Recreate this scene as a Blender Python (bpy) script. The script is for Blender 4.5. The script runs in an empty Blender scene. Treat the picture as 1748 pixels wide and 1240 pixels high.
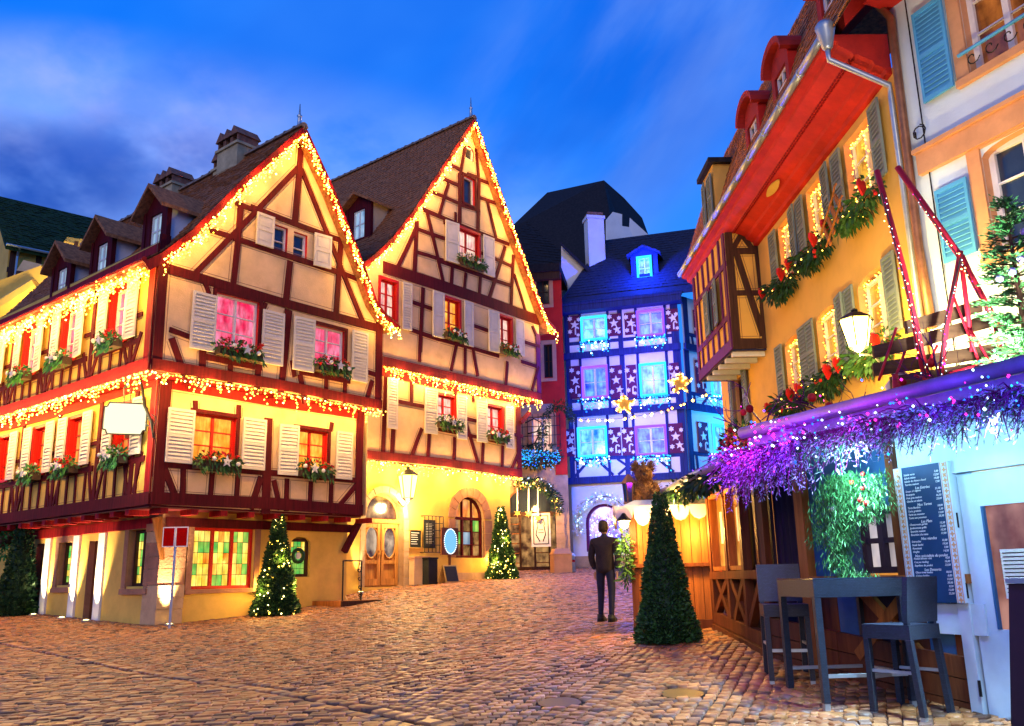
import bpy, bmesh, math, random
import numpy as np
from mathutils import Vector, Matrix
from mathutils.geometry import tessellate_polygon

# ------------------------------------------------------------------ camera
S = bpy.context.scene
C = S.collection
PW, PH, FPX = 1748.0, 1240.0, 1515.0
PITCH, ROLL, EYE = math.radians(13.7), math.radians(1.15), 1.25
cF = np.array([0, math.cos(PITCH), math.sin(PITCH)]); r0 = np.array([1., 0, 0]); u0 = np.cross(r0, cF)
cR = r0*math.cos(ROLL) - u0*math.sin(ROLL); cU = u0*math.cos(ROLL) + r0*math.sin(ROLL)
CAMP = np.array([0, 0, EYE])
cam = bpy.data.cameras.new('camera'); cam.sensor_width = 36; cam.lens = 36*FPX/PW; cam.clip_end = 2000; cam.clip_start = .1
camo = bpy.data.objects.new('camera', cam); C.objects.link(camo)
camo.matrix_world = Matrix(((cR[0], cU[0], -cF[0], 0), (cR[1], cU[1], -cF[1], 0), (cR[2], cU[2], -cF[2], EYE), (0, 0, 0, 1)))
S.camera = camo

# ------------------------------------------------------------------ sky, sun, exposure
SUN_EL, SUN_AZ = math.radians(14), math.radians(198)       # dusk glow from behind the camera
w = bpy.data.worlds.new('World'); S.world = w; w.use_nodes = True
nt = w.node_tree; nt.nodes.clear()
def N(nt, t, **k):
    n = nt.nodes.new(t)
    for a, b in k.items(): setattr(n, a, b)
    return n
out = N(nt, 'ShaderNodeOutputWorld'); bg = N(nt, 'ShaderNodeBackground'); nt.links.new(bg.outputs[0], out.inputs[0])
tc = N(nt, 'ShaderNodeTexCoord')
sky = N(nt, 'ShaderNodeTexSky', sky_type='NISHITA', sun_disc=False, sun_elevation=SUN_EL, sun_rotation=SUN_AZ)
sky.altitude = 200; sky.ozone_density = 6; sky.dust_density = .3
sep = N(nt, 'ShaderNodeSeparateXYZ'); nt.links.new(tc.outputs['Generated'], sep.inputs[0])
ramp = N(nt, 'ShaderNodeValToRGB'); nt.links.new(sep.outputs[2], ramp.inputs[0])
cr = ramp.color_ramp
cr.elements[0].position = 0.0; cr.elements[0].color = (.035, .22, .90, 1)
cr.elements[1].position = 1.0; cr.elements[1].color = (.003, .06, .42, 1)
e = cr.elements.new(.32); e.color = (.006, .20, .95, 1)
e = cr.elements.new(.55); e.color = (.003, .155, .82, 1)
sm = N(nt, 'ShaderNodeMix', data_type='RGBA', blend_type='MIX'); sm.inputs[0].default_value = .004
nt.links.new(ramp.outputs[0], sm.inputs[6]); nt.links.new(sky.outputs[0], sm.inputs[7])
# wind-drawn clouds: noise stretched along one direction
def cloud(scale, stretch, rot, lo, hi, det, off=(0, 0, 0), tex=False):
    mp = N(nt, 'ShaderNodeMapping', vector_type='TEXTURE' if tex else 'POINT'); mp.inputs['Rotation'].default_value = rot; mp.inputs['Scale'].default_value = stretch; mp.inputs['Location'].default_value = off
    nt.links.new(tc.outputs['Generated'], mp.inputs[0])
    no = N(nt, 'ShaderNodeTexNoise'); no.inputs['Scale'].default_value = scale; no.inputs['Detail'].default_value = det; no.inputs['Roughness'].default_value = .55
    nt.links.new(mp.outputs[0], no.inputs['Vector'])
    mr = N(nt, 'ShaderNodeMapRange', interpolation_type='SMOOTHSTEP'); mr.inputs[1].default_value = lo; mr.inputs[2].default_value = hi
    nt.links.new(no.outputs[0], mr.inputs[0]); return mr
def over(prev, fac, col, amt):
    mu = N(nt, 'ShaderNodeMath', operation='MULTIPLY'); mu.inputs[1].default_value = amt; nt.links.new(fac.outputs[0], mu.inputs[0])
    m = N(nt, 'ShaderNodeMix', data_type='RGBA'); nt.links.new(mu.outputs[0], m.inputs[0]); nt.links.new(prev.outputs[2], m.inputs[6]); m.inputs[7].default_value = (*col, 1); return m
def bank(px, py, wide, tall, mr, slant=0.):
    """keeps a cloud layer to one soft patch of sky around a direction"""
    d = cF + cR*(px-PW/2)/FPX - cU*(py-PH/2)/FPX; d = d/np.linalg.norm(d); e1 = np.cross(d, [0, 0, 1]); e1 /= np.linalg.norm(e1); e2 = np.cross(e1, d)
    e1, e2 = e1*math.cos(slant)+e2*math.sin(slant), e2*math.cos(slant)-e1*math.sin(slant)
    acc = None
    for e, w_ in ((e1, wide), (e2, tall)):
        dp = N(nt, 'ShaderNodeVectorMath', operation='DOT_PRODUCT'); nt.links.new(tc.outputs['Generated'], dp.inputs[0]); dp.inputs[1].default_value = tuple(e/w_)
        sq = N(nt, 'ShaderNodeMath', operation='MULTIPLY'); nt.links.new(dp.outputs['Value'], sq.inputs[0]); nt.links.new(dp.outputs['Value'], sq.inputs[1])
        if acc is None: acc = sq
        else: ad = N(nt, 'ShaderNodeMath', operation='ADD'); nt.links.new(acc.outputs[0], ad.inputs[0]); nt.links.new(sq.outputs[0], ad.inputs[1]); acc = ad
    ms = N(nt, 'ShaderNodeMapRange', interpolation_type='SMOOTHSTEP'); ms.inputs[1].default_value = 1.6; ms.inputs[2].default_value = 0.; nt.links.new(acc.outputs[0], ms.inputs[0])
    mu = N(nt, 'ShaderNodeMath', operation='MULTIPLY'); nt.links.new(ms.outputs[0], mu.inputs[0]); nt.links.new(mr.outputs[0], mu.inputs[1]); return mu
a_ = over(sm, cloud(1.7, (1, 1, 1.6), (0, .5, .3), .44, .70, 4, (.3, 0, .1)), (.06, .30, 1.0), .45)
a_ = over(a_, bank(330, 330, .42, .13, cloud(4.0, (1, 1, 1.8), (0, .3, 0), .30, .62, 6, (.9, .1, .4))), (.26, .45, 1.0), .75)
a_ = over(a_, bank(220, 235, .16, .09, cloud(5.5, (1, 1, 1.4), (0, .3, 0), .36, .66, 6, (2.9, .7, .4))), (.46, .50, .92), .75)
a_ = over(a_, bank(40, 300, .13, .055, cloud(5.0, (1, 1, 1.6), (0, .3, 0), .28, .60, 5, (1.2, 3.1, .4))), (.008, .060, .38), .95)
a_ = over(a_, bank(270, 285, .10, .05, cloud(6.0, (1, 1, 1.6), (0, .3, 0), .36, .62, 5, (5.2, 3.1, 1.4))), (.030, .10, .48), .8)
a_ = over(a_, bank(1070, 120, .30, .13, cloud(3.6, (2.6, 1, .55), (0, -.85, 0), .44, .70, 6, (1.7, .4, .2), True), .75), (.18, .34, .86), .6)
a_ = over(a_, bank(1000, 260, .40, .12, cloud(3.0, (2.4, 1, .6), (0, -.8, 0), .46, .68, 5, (4.2, 2.4, 1.2), True), .75), (.006, .080, .56), .45)
a_ = over(a_, bank(560, 60, .5, .12, cloud(3.0, (2.4, 1, .6), (0, -.5, 0), .46, .70, 5, (7.2, 1.4, 2.2), True), .4), (.004, .095, .66), .35)
nt.links.new(a_.outputs[2], bg.inputs[0]); bg.inputs[1].default_value = .60

sd = bpy.data.lights.new('sun', 'SUN'); sd.energy = .45; sd.angle = math.radians(25); sd.color = (1, .74, .46)
so = bpy.data.objects.new('sun', sd); C.objects.link(so)
_sdir = Vector((math.sin(SUN_AZ)*math.cos(SUN_EL), math.cos(SUN_AZ)*math.cos(SUN_EL), math.sin(SUN_EL)))
so.rotation_euler = _sdir.to_track_quat('Z', 'Y').to_euler()
so.location = (0, -5, 30)

vs = S.view_settings
vs.view_transform = 'Standard'; vs.look = 'None'; vs.gamma = 1; vs.exposure = 1.0; vs.use_curve_mapping = False
S.cycles.use_denoising = True
S.cycles.sample_clamp_indirect = 4
S.cycles.max_bounces = 5; S.cycles.diffuse_bounces = 2; S.cycles.glossy_bounces = 2; S.cycles.transmission_bounces = 4; S.cycles.transparent_max_bounces = 6
S.cycles.caustics_reflective = False; S.cycles.caustics_refractive = False

# ------------------------------------------------------------------ materials
rng = random.Random(7)
MATS = {}
def mat(name, col, rough=.75, var=.18, scale=2.5, bump=0., bscale=25., metal=0., emis=None, es=0., spec=.25, dark=None, dscale=.6, damt=.0):
    """procedural surface: colour varied by world-space noise, fine bump, optional stains"""
    m = bpy.data.materials.new(name); m.use_nodes = True; nt = m.node_tree; b = nt.nodes['Principled BSDF']
    b.inputs['Roughness'].default_value = rough; b.inputs['Metallic'].default_value = metal; b.inputs['Specular IOR Level'].default_value = spec
    g = N(nt, 'ShaderNodeNewGeometry')
    no = N(nt, 'ShaderNodeTexNoise'); no.inputs['Scale'].default_value = scale; no.inputs['Detail'].default_value = 5; no.inputs['Roughness'].default_value = .65
    nt.links.new(g.outputs['Position'], no.inputs['Vector'])
    r = N(nt, 'ShaderNodeValToRGB'); nt.links.new(no.outputs[0], r.inputs[0])
    r.color_ramp.elements[0].position = .3; r.color_ramp.elements[1].position = .7
    r.color_ramp.elements[0].color = (*[max(0, c*(1-var)) for c in col], 1); r.color_ramp.elements[1].color = (*[min(1, c*(1+var)) for c in col], 1)
    last = r.outputs[0]
    if damt > 0:
        n2 = N(nt, 'ShaderNodeTexNoise'); n2.inputs['Scale'].default_value = dscale; n2.inputs['Detail'].default_value = 7; n2.inputs['Roughness'].default_value = .7
        nt.links.new(g.outputs['Position'], n2.inputs['Vector'])
        mr = N(nt, 'ShaderNodeMapRange', interpolation_type='SMOOTHSTEP'); mr.inputs[1].default_value = .5; mr.inputs[2].default_value = .72; mr.inputs[4].default_value = damt
        nt.links.new(n2.outputs[0], mr.inputs[0])
        mx = N(nt, 'ShaderNodeMix', data_type='RGBA'); nt.links.new(mr.outputs[0], mx.inputs[0]); nt.links.new(last, mx.inputs[6]); mx.inputs[7].default_value = (*(dark or [c*.4 for c in col]), 1)
        last = mx.outputs[2]
    nt.links.new(last, b.inputs['Base Color'])
    if bump > 0:
        nb = N(nt, 'ShaderNodeTexNoise'); nb.inputs['Scale'].default_value = bscale; nb.inputs['Detail'].default_value = 4
        nt.links.new(g.outputs['Position'], nb.inputs['Vector'])
        bp = N(nt, 'ShaderNodeBump'); bp.inputs['Strength'].default_value = bump; bp.inputs['Distance'].default_value = .02
        nt.links.new(nb.outputs[0], bp.inputs['Height']); nt.links.new(bp.outputs[0], b.inputs['Normal'])
    if emis:
        b.inputs['Emission Color'].default_value = (*emis, 1); b.inputs['Emission Strength'].default_value = es
    MATS[name] = m; return m
def wood(name, col, rough=.6, axis='Z', grain=14., var=.45):
    """planks and beams: streaky grain"""
    m = bpy.data.materials.new(name); m.use_nodes = True; nt = m.node_tree; b = nt.nodes['Principled BSDF']
    b.inputs['Roughness'].default_value = rough; b.inputs['Specular IOR Level'].default_value = .15
    g = N(nt, 'ShaderNodeNewGeometry'); mp = N(nt, 'ShaderNodeMapping')
    mp.inputs['Scale'].default_value = {'Z': (1, 1, .08), 'X': (.12, .12, 1)}[axis]
    nt.links.new(g.outputs['Position'], mp.inputs[0])
    no = N(nt, 'ShaderNodeTexNoise'); no.inputs['Scale'].default_value = grain; no.inputs['Detail'].default_value = 6; no.inputs['Roughness'].default_value = .7
    nt.links.new(mp.outputs[0], no.inputs['Vector'])
    r = N(nt, 'ShaderNodeValToRGB'); nt.links.new(no.outputs[0], r.inputs[0])
    r.color_ramp.elements[0].position = .32; r.color_ramp.elements[1].position = .68
    r.color_ramp.elements[0].color = (*[c*(1-var) for c in col], 1); r.color_ramp.elements[1].color = (*[min(1, c*(1+var)) for c in col], 1)
    nt.links.new(r.outputs[0], b.inputs['Base Color'])
    bp = N(nt, 'ShaderNodeBump'); bp.inputs['Strength'].default_value = .35; bp.inputs['Distance'].default_value = .01
    nt.links.new(no.outputs[0], bp.inputs['Height']); nt.links.new(bp.outputs[0], b.inputs['Normal'])
    MATS[name] = m; return m
def glow(name, col, s, sample=True):
    m = bpy.data.materials.new(name); m.use_nodes = True; nt = m.node_tree; nt.nodes.clear()
    o = N(nt, 'ShaderNodeOutputMaterial'); em = N(nt, 'ShaderNodeEmission'); em.inputs[0].default_value = (*col, 1); em.inputs[1].default_value = s
    nt.links.new(em.outputs[0], o.inputs[0])
    if not sample: m.cycles.emission_sampling = 'NONE'
    MATS[name] = m; return m
def litpane(name, c1, c2, s, wave=6., gloss=.15):
    """a lit room seen through curtained glass, or painted reflections: folds and bright and dim patches"""
    m = bpy.data.materials.new(name); m.use_nodes = True; nt = m.node_tree; b = nt.nodes['Principled BSDF']
    b.inputs['Base Color'].default_value = (*[c*.25 for c in c1], 1); b.inputs['Roughness'].default_value = gloss
    g = N(nt, 'ShaderNodeNewGeometry')
    mp = N(nt, 'ShaderNodeMapping'); mp.inputs['Scale'].default_value = (1, 1, .25); nt.links.new(g.outputs['Position'], mp.inputs[0])
    no = N(nt, 'ShaderNodeTexNoise'); no.inputs['Scale'].default_value = wave; no.inputs['Detail'].default_value = 3; nt.links.new(mp.outputs[0], no.inputs['Vector'])
    n2 = N(nt, 'ShaderNodeTexNoise'); n2.inputs['Scale'].default_value = 2.6; n2.inputs['Detail'].default_value = 4; nt.links.new(g.outputs['Position'], n2.inputs['Vector'])
    r = N(nt, 'ShaderNodeValToRGB'); nt.links.new(n2.outputs[0], r.inputs[0])
    r.color_ramp.elements[0].position = .35; r.color_ramp.elements[1].position = .62
    r.color_ramp.elements[0].color = (*c1, 1); r.color_ramp.elements[1].color = (*c2, 1)
    mr = N(nt, 'ShaderNodeMapRange'); mr.inputs[1].default_value = .3; mr.inputs[2].default_value = .7; mr.inputs[3].default_value = s*.45; mr.inputs[4].default_value = s*1.3
    nt.links.new(no.outputs[0], mr.inputs[0])
    nt.links.new(r.outputs[0], b.inputs['Emission Color']); nt.links.new(mr.outputs[0], b.inputs['Emission Strength'])
    MATS[name] = m; return m

# ------------------------------------------------------------------ mesh building
class MB:
    def __init__(s): s.v = []; s.f = []; s.m = []
    def add(s, vs, fs, mi=0):
        k = len(s.v); s.v.extend([tuple(map(float, p)) for p in vs]); s.f.extend([tuple(k+i for i in f) for f in fs]); s.m.extend([mi]*len(fs)); return s
    def box(s, x0, x1, y0, y1, z0, z1, mi=0):
        return s.add([(x0,y0,z0),(x1,y0,z0),(x1,y1,z0),(x0,y1,z0),(x0,y0,z1),(x1,y0,z1),(x1,y1,z1),(x0,y1,z1)],
                     [(0,3,2,1),(4,5,6,7),(0,1,5,4),(1,2,6,5),(2,3,7,6),(3,0,4,7)], mi)
    def hexa(s, p, mi=0):        # 8 corners, bottom ring then top ring
        return s.add(p, [(0,3,2,1),(4,5,6,7),(0,1,5,4),(1,2,6,5),(2,3,7,6),(3,0,4,7)], mi)
    def bar(s, a, b, w, y0, y1, mi=0, w2=None):      # flat beam in a facade plane from (u,z) to (u,z)
        a = np.array(a, float); b = np.array(b, float); d = b-a; L = np.hypot(*d) or 1e-6; n = np.array([-d[1], d[0]])/L*w/2; n2 = n*((w2 or w)/w)
        q = [a-n, b-n2, b+n2, a+n]
        return s.prism(q, y0, y1, mi)
    def prism(s, poly, y0, y1, mi=0):                # polygon in (u,z), front at y0, back at y1
        n = len(poly); vs = [(p[0], y0, p[1]) for p in poly] + [(p[0], y1, p[1]) for p in poly]
        ar = sum(poly[i][0]*poly[(i+1)%n][1]-poly[(i+1)%n][0]*poly[i][1] for i in range(n))
        f = tuple(range(n)); bk = tuple(range(2*n-1, n-1, -1)); sd = [(i, n+i, n+(i+1)%n, (i+1)%n) for i in range(n)]
        if ar < 0: f = f[::-1]; bk = bk[::-1]; sd = [q[::-1] for q in sd]
        return s.add(vs, [f, bk]+sd, mi)
    def tube(s, pts, r, n=6, mi=0, caps=True):
        pts = [np.array(p, float) for p in pts]; k = len(pts); rs = r if isinstance(r, (list, tuple)) else [r]*k
        vs = []; prev = None
        for i, p in enumerate(pts):
            t = pts[min(i+1, k-1)]-pts[max(i-1, 0)]; t = t/(np.linalg.norm(t) or 1)
            if prev is None:
                ref = np.array([0, 0, 1.]) if abs(t[2]) < .9 else np.array([1., 0, 0]); a = np.cross(t, ref)
            else: a = prev - t*(prev@t)
            a = a/(np.linalg.norm(a) or 1); prev = a; b = np.cross(t, a)
            for j in range(n):
                th = 2*math.pi*j/n; vs.append(p+rs[i]*(a*math.cos(th)+b*math.sin(th)))
        fs = [(i*n+j, i*n+(j+1)%n, (i+1)*n+(j+1)%n, (i+1)*n+j) for i in range(k-1) for j in range(n)]
        if caps: fs += [tuple(range(n-1, -1, -1)), tuple((k-1)*n+j for j in range(n))]
        return s.add(vs, fs, mi)
    def lathe(s, prof, c=(0,0,0), n=12, mi=0):       # [(r,z)...]
        vs = [(c[0]+r*math.cos(2*math.pi*j/n), c[1]+r*math.sin(2*math.pi*j/n), c[2]+z) for r, z in prof for j in range(n)]; k = len(prof)
        fs = [(i*n+j, i*n+(j+1)%n, (i+1)*n+(j+1)%n, (i+1)*n+j) for i in range(k-1) for j in range(n)]
        fs += [tuple(range(n-1, -1, -1)), tuple((k-1)*n+j for j in range(n))]
        return s.add(vs, fs, mi)
    def octa(s, c, r, mi=0):
        x, y, z = c
        return s.add([(x+r,y,z),(x-r,y,z),(x,y+r,z),(x,y-r,z),(x,y,z+r),(x,y,z-r)], [(0,2,4),(2,1,4),(1,3,4),(3,0,4),(2,0,5),(1,2,5),(3,1,5),(0,3,5)], mi)
    def ball(s, c, r, mi=0, n=8):
        return s.lathe([(r*math.sin(math.pi*(i+.02)/(n/2+.04)), -r*math.cos(math.pi*(i+.02)/(n/2+.04))) for i in range(n//2+1)], c, n, mi)
    def quad(s, a, b, c, d, mi=0): return s.add([a,b,c,d], [(0,1,2,3)], mi)
    def leaf(s, c, L, wd, R, mi=0, dirv=None):       # small kite-shaped leaf
        g = R.gauss
        dx, dy, dz = (float(q) for q in dirv) if dirv is not None else (g(0,1), g(0,1), g(0,1))
        l = math.sqrt(dx*dx+dy*dy+dz*dz) or 1.; dx /= l; dy /= l; dz /= l
        ax, ay, az = g(0,1), g(0,1), g(0,1); tx, ty, tz = dy*az-dz*ay, dz*ax-dx*az, dx*ay-dy*ax
        l = (math.sqrt(tx*tx+ty*ty+tz*tz) or 1.)*2/wd; tx /= l; ty /= l; tz /= l
        x, y, z = float(c[0]), float(c[1]), float(c[2]); h = L*.5; k = len(s.v)
        s.v.extend(((x, y, z), (x+dx*h+tx, y+dy*h+ty, z+dz*h+tz), (x+dx*L, y+dy*L, z+dz*L), (x+dx*h-tx, y+dy*h-ty, z+dz*h-tz))); s.f.append((k, k+1, k+2, k+3)); s.m.append(mi); return s
    def star(s, c, r, y0, y1, mi=0, k=5, inner=.42, rot=0):
        p = [(c[0]+(r if i%2==0 else r*inner)*math.sin(math.pi*i/k+rot), c[1]+(r if i%2==0 else r*inner)*math.cos(math.pi*i/k+rot)) for i in range(2*k)]
        return s.prism(p, y0, y1, mi)
    def mesh(s, name, mats, smooth=False):
        me = bpy.data.meshes.new(name); me.from_pydata(s.v, [], s.f)
        for m in (mats if isinstance(mats, (list, tuple)) else [mats]): me.materials.append(MATS[m] if isinstance(m, str) else m)
        if any(s.m): me.polygons.foreach_set('material_index', s.m)
        if smooth: me.polygons.foreach_set('use_smooth', [True]*len(me.polygons))
        me.update(); return me

def link(name, me, parent=None, loc=(0,0,0), rz=0.):
    """one object; loc is in the world for a part of a root, local for a sub-part"""
    o = bpy.data.objects.new(name, me); C.objects.link(o)
    if parent is not None:
        o.parent = parent
        if parent.get('_root'): loc = Vector(loc)-parent.location
    o.location = loc; o.rotation_euler = (0, 0, rz); return o
def obj(name, mb, mats, parent=None, loc=(0,0,0), rz=0., smooth=False): return link(name, mb.mesh(name, mats, smooth), parent, loc, rz)
def tag(o, label=None, cat=None, group=None, kind=None):
    if label: o['label'] = label
    if cat: o['category'] = cat
    if group: o['group'] = group
    if kind: o['kind'] = kind
    return o
def thing(name, loc, label, cat, group=None):
    o = bpy.data.objects.new(name, None); C.objects.link(o); o.location = loc; o.empty_display_size = .2; o['_root'] = 1
    return tag(o, label, cat, group)
def lamp(name, kind, loc, energy, col, parent=None, radius=.08, aim=None, spot=None, blend=.5):
    l = bpy.data.lights.new(name, kind); l.energy = energy; l.color = col; l.shadow_soft_size = radius
    o = bpy.data.objects.new(name, l); C.objects.link(o)
    if kind == 'SPOT': l.spot_size = spot; l.spot_blend = blend
    if aim is not None: o.rotation_euler = (Vector(aim)-Vector(loc)).to_track_quat('-Z', 'Y').to_euler()
    if parent is not None: o.parent = parent; loc = Vector(loc)-parent.location
    o.location = loc; return o

# ------------------------------------------------------------------ where things stand
def ray(x, y): return cF + cR*(x-PW/2)/FPX - cU*(y-PH/2)/FPX
def at_depth(x, y, Y): r = ray(x, y); return CAMP + r*(Y/r[1])
class Fac:
    """a vertical wall plane: u runs to the viewer's right, local y into the wall, z up"""
    def __init__(s, O, az):
        a = math.radians(az); s.O = np.array([O[0], O[1], 0.]); s.d = np.array([math.sin(a), math.cos(a), 0]); s.n = np.array([s.d[1], -s.d[0], 0]); s.rz = math.atan2(s.d[1], s.d[0])
    def at(s, x, y, off=0.):
        r = ray(x, y); t = ((s.O+s.n*off-CAMP)@s.n)/(r@s.n); P = CAMP+r*t; return (float((P-s.O)@s.d), float(P[2]))
    def W(s, u, z, off=0.): return s.O+s.d*u+s.n*off+np.array([0, 0, z])
    def shifted(s, off): f = Fac.__new__(Fac); f.__dict__.update(s.__dict__); f.O = s.O+s.n*off; return f
class Zm:
    """coordinates read off an enlargement of the photograph"""
    def __init__(s, ox, oy, k): s.o = (ox, oy, k)
    def __call__(s, x, y): return (s.o[0]+x*s.o[2], s.o[1]+y*s.o[2])

# ground heights met at known feet of things (x, y, z)
_G = np.array([(4,7.8,.04),(3.1,8.5,.03),(3.1,9.8,.26),(2.9,10.4,.33),(2.9,12.8,.48),(2.1,12,.44),(1.7,17,.48),(-8.4,21.5,.34),(-4.8,25.9,.69),(-14.6,26.6,.62),
               (-4.2,28.2,1.09),(-.2,33,1.24),(3,40,1.67),(0,8,-.02),(-4,8,-.1),(-8,14,.0),(0,14,.30),(6.9,22,.9),(6.8,27,1.2),(7,40,1.7),(-5,16,.2),(0,22,.68)])
def _feat(x, y): x = np.clip(x, -18, 8); y = np.clip(y, 5, 42); return np.stack([np.ones_like(x), x, y, x*x, x*y, y*y], -1)
_gc = np.linalg.lstsq(_feat(_G[:,0], _G[:,1]), _G[:,2], rcond=None)[0]
_gs = 2.2 + _G[:,1]*.10
_K = np.exp(-((_G[:,None,0]-_G[None,:,0])**2+(_G[:,None,1]-_G[None,:,1])**2)/(2*_gs[None,:]**2))
_gw = np.linalg.solve(_K + np.eye(len(_G))*.08, _G[:,2]-_feat(_G[:,0], _G[:,1])@_gc)
def gz(x, y):
    x = np.asarray(x, float); y = np.asarray(y, float)
    k = np.exp(-((x[..., None]-_G[:,0])**2+(y[..., None]-_G[:,1])**2)/(2*_gs**2))
    return _feat(x, y)@_gc + k@_gw
def gp(x, y): return np.array([x, y, float(gz(x, y))])
def ground_at(px, py):
    r = ray(px, py); t = 4.
    for i in range(4000):
        P = CAMP+r*t
        if P[2] <= gz(P[0], P[1]): break
        t += .02
    return gp(P[0], P[1])
# ------------------------------------------------------------------ palette
mat('plaster_cream', (.70, .48, .25), .9, .16, 1.2, .4, 40, damt=.55, dark=(.46, .28, .13), dscale=.9)
mat('plaster_yellow', (.70, .44, .085), .9, .15, 1.2, .35, 40, damt=.4, dark=(.54, .29, .05), dscale=.9)
mat('plaster_gold', (.72, .40, .075), .9, .12, 1.0, .3, 30, damt=.35, dark=(.55, .28, .05), dscale=.5)
mat('plaster_white', (.72, .70, .66), .9, .10, 1.2, .25, 40, damt=.25, dark=(.5, .46, .4))
mat('plaster_pale_blue', (.62, .74, .76), .9, .06, 1.0, .2, 40)
mat('plaster_red', (.58, .022, .012), .9, .2, 1.2, .25, 40)
mat('infill_line', (.22, .10, .05), .9, .1)
wood('timber_red', (.075, .003, .006), .75, 'Z', 16)
wood('timber_bright_red', (.25, .006, .007), .7, 'Z', 16)
wood('timber_brown', (.055, .022, .012), .6, 'Z', 16)
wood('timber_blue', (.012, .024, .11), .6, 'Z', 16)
wood('timber_purple', (.10, .008, .075), .6, 'Z', 16)
mat('red_paint', (.50, .010, .006), .5, .15, 3)
mat('white_paint', (.74, .71, .66), .5, .08, 4)
mat('shutter_paint', (.60, .56, .48), .6, .10, 3, .1, 60)
mat('shutter_grey', (.16, .20, .17), .6, .12, 3, .1, 60)
mat('shutter_blue', (.08, .36, .62), .6, .10, 3, .1, 60)
mat('stone_red', (.36, .17, .09), .9, .3, 1.6, .5, 18, damt=.5, dark=(.15, .07, .04), dscale=2)
mat('stone_tan', (.46, .30, .16), .9, .25, 1.6, .5, 18, damt=.4, dark=(.2, .12, .06), dscale=2)
mat('sandstone', (.62, .30, .13), .85, .15, 2, .2, 30)
mat('roof_tile', (.33, .125, .042), .85, .55, 9, .3, 30)
mat('roof_tile_dark', (.016, .013, .013), .85, .55, 9, .3, 30)
mat('roof_tile_moss', (.014, .040, .010), 1.0, .7, 6, .3, 30)
mat('roof_slate', (.02, .024, .05), .8, .4, 9, .3, 30)
mat('ridge_tile', (.24, .17, .12), .85, .4, 9, .2, 30)
mat('iron', (.015, .014, .013), .45, .3, 8, metal=.6)
mat('zinc', (.42, .46, .46), .38, .15, 5, metal=.7)
mat('copper_pipe', (.30, .13, .06), .45, .25, 5, metal=.5)
mat('chimney_render', (.42, .33, .18), .9, .3, 3, .4, 20)
mat('brick_dull', (.22, .10, .06), .9, .4, 6, .4, 20)
mat('dark_glass', (.02, .03, .05), .08, .2, 3, spec=.6)
mat('lead', (.02, .02, .02), .5, .1)
mat('leaf_green', (.035, .105, .022), .6, .6, 9)
mat('leaf_dark', (.012, .045, .014), .6, .6, 9)
mat('leaf_bright', (.05, .22, .05), .55, .5, 9)
mat('petal_red', (.50, .012, .010), .55, .3, 9)
mat('petal_white', (.75, .70, .62), .55, .1, 9)
mat('gold', (.65, .38, .08), .35, .2, 6, metal=.4)
mat('trough', (.05, .03, .02), .8, .3, 6)
wood('oak_door', (.42, .18, .045), .45, 'Z', 12)
wood('wood_orange', (.30, .10, .022), .5, 'Z', 10)
wood('wood_brown', (.12, .035, .012), .5, 'Z', 10)
mat('black_board', (.012, .013, .012), .7, .3, 5)
mat('chalk', (.75, .75, .72), .9, .1)
mat('paper', (.68, .64, .52), .9, .12, 6)
glow('bulb_warm', (1, .56, .05), 9); glow('bulb_warm_hot', (1, .72, .22), 11); glow('bulb_amber', (1, .38, .02), 8)
glow('bulb_white', (.55, .78, 1), 3.2); glow('bulb_blue', (.01, .10, 1), 3); glow('bulb_cyan', (.02, .36, .85), 1.7); glow('bulb_violet', (.12, .035, 1), 2.0); glow('bulb_magenta', (.9, .02, .5), 2.5); glow('bulb_red', (1, .02, .02), 2)
litpane('pane_pink', (.85, .02, .10), (1, .26, .42), .55, 14)
litpane('pane_amber', (.90, .24, .015), (1, .55, .08), .62, 14)
litpane('pane_gold', (.80, .50, .03), (1, .78, .16), .75, 9)
litpane('pane_green', (.05, .55, .10), (.5, .8, .12), .45, 9)
litpane('pane_white', (.85, .36, .30), (1, .74, .56), .6, 12)
litpane('pane_orange', (.8, .16, .02), (1, .5, .10), .5)
litpane('pane_pale_blue', (.30, .50, .75), (.55, .75, .95), .35)
litpane('pane_shop', (.05, .018, .008), (.75, .38, .12), .42, 5)

# ------------------------------------------------------------------ shared builders
def wall_sheet(outline, holes, depth=.20):
    """wall face at y=0 in (u,z) with real openings; reveals go back by depth (material 1)"""
    mb = MB()
    loops = [[Vector((p[0], p[1], 0)) for p in outline]] + [[Vector((p[0], p[1], 0)) for p in h] for h in holes]
    flat = [p for l in loops for p in l]
    tris = tessellate_polygon(loops)
    vs = [(p.x, 0, p.y) for p in flat]; fs = []
    for t in tris:
        a, b, c = [flat[i] for i in t]
        fs.append(tuple(t) if (b-a).cross(c-a).z > 0 else (t[0], t[2], t[1]))
    mb.add(vs, fs)
    for h in holes:
        n = len(h); ar = sum(h[i][0]*h[(i+1)%n][1]-h[(i+1)%n][0]*h[i][1] for i in range(n)); hh = h if ar > 0 else h[::-1]
        mb.add([(p[0], 0, p[1]) for p in hh]+[(p[0], depth, p[1]) for p in hh], [(i, n+i, n+(i+1)%n, (i+1)%n) for i in range(n)], 1)
    return mb
def rect(u, z, w, h): return [(u-w/2, z), (u+w/2, z), (u+w/2, z+h), (u-w/2, z+h)]
def arch(u, z, w, h, k=10, rise=None):
    r = w/2; rise = r if rise is None else rise
    return [(u-r, z), (u+r, z)] + [(u+r*math.cos(math.pi*i/k), z+h-rise+rise*math.sin(math.pi*i/k)) for i in range(k+1)]

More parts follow.
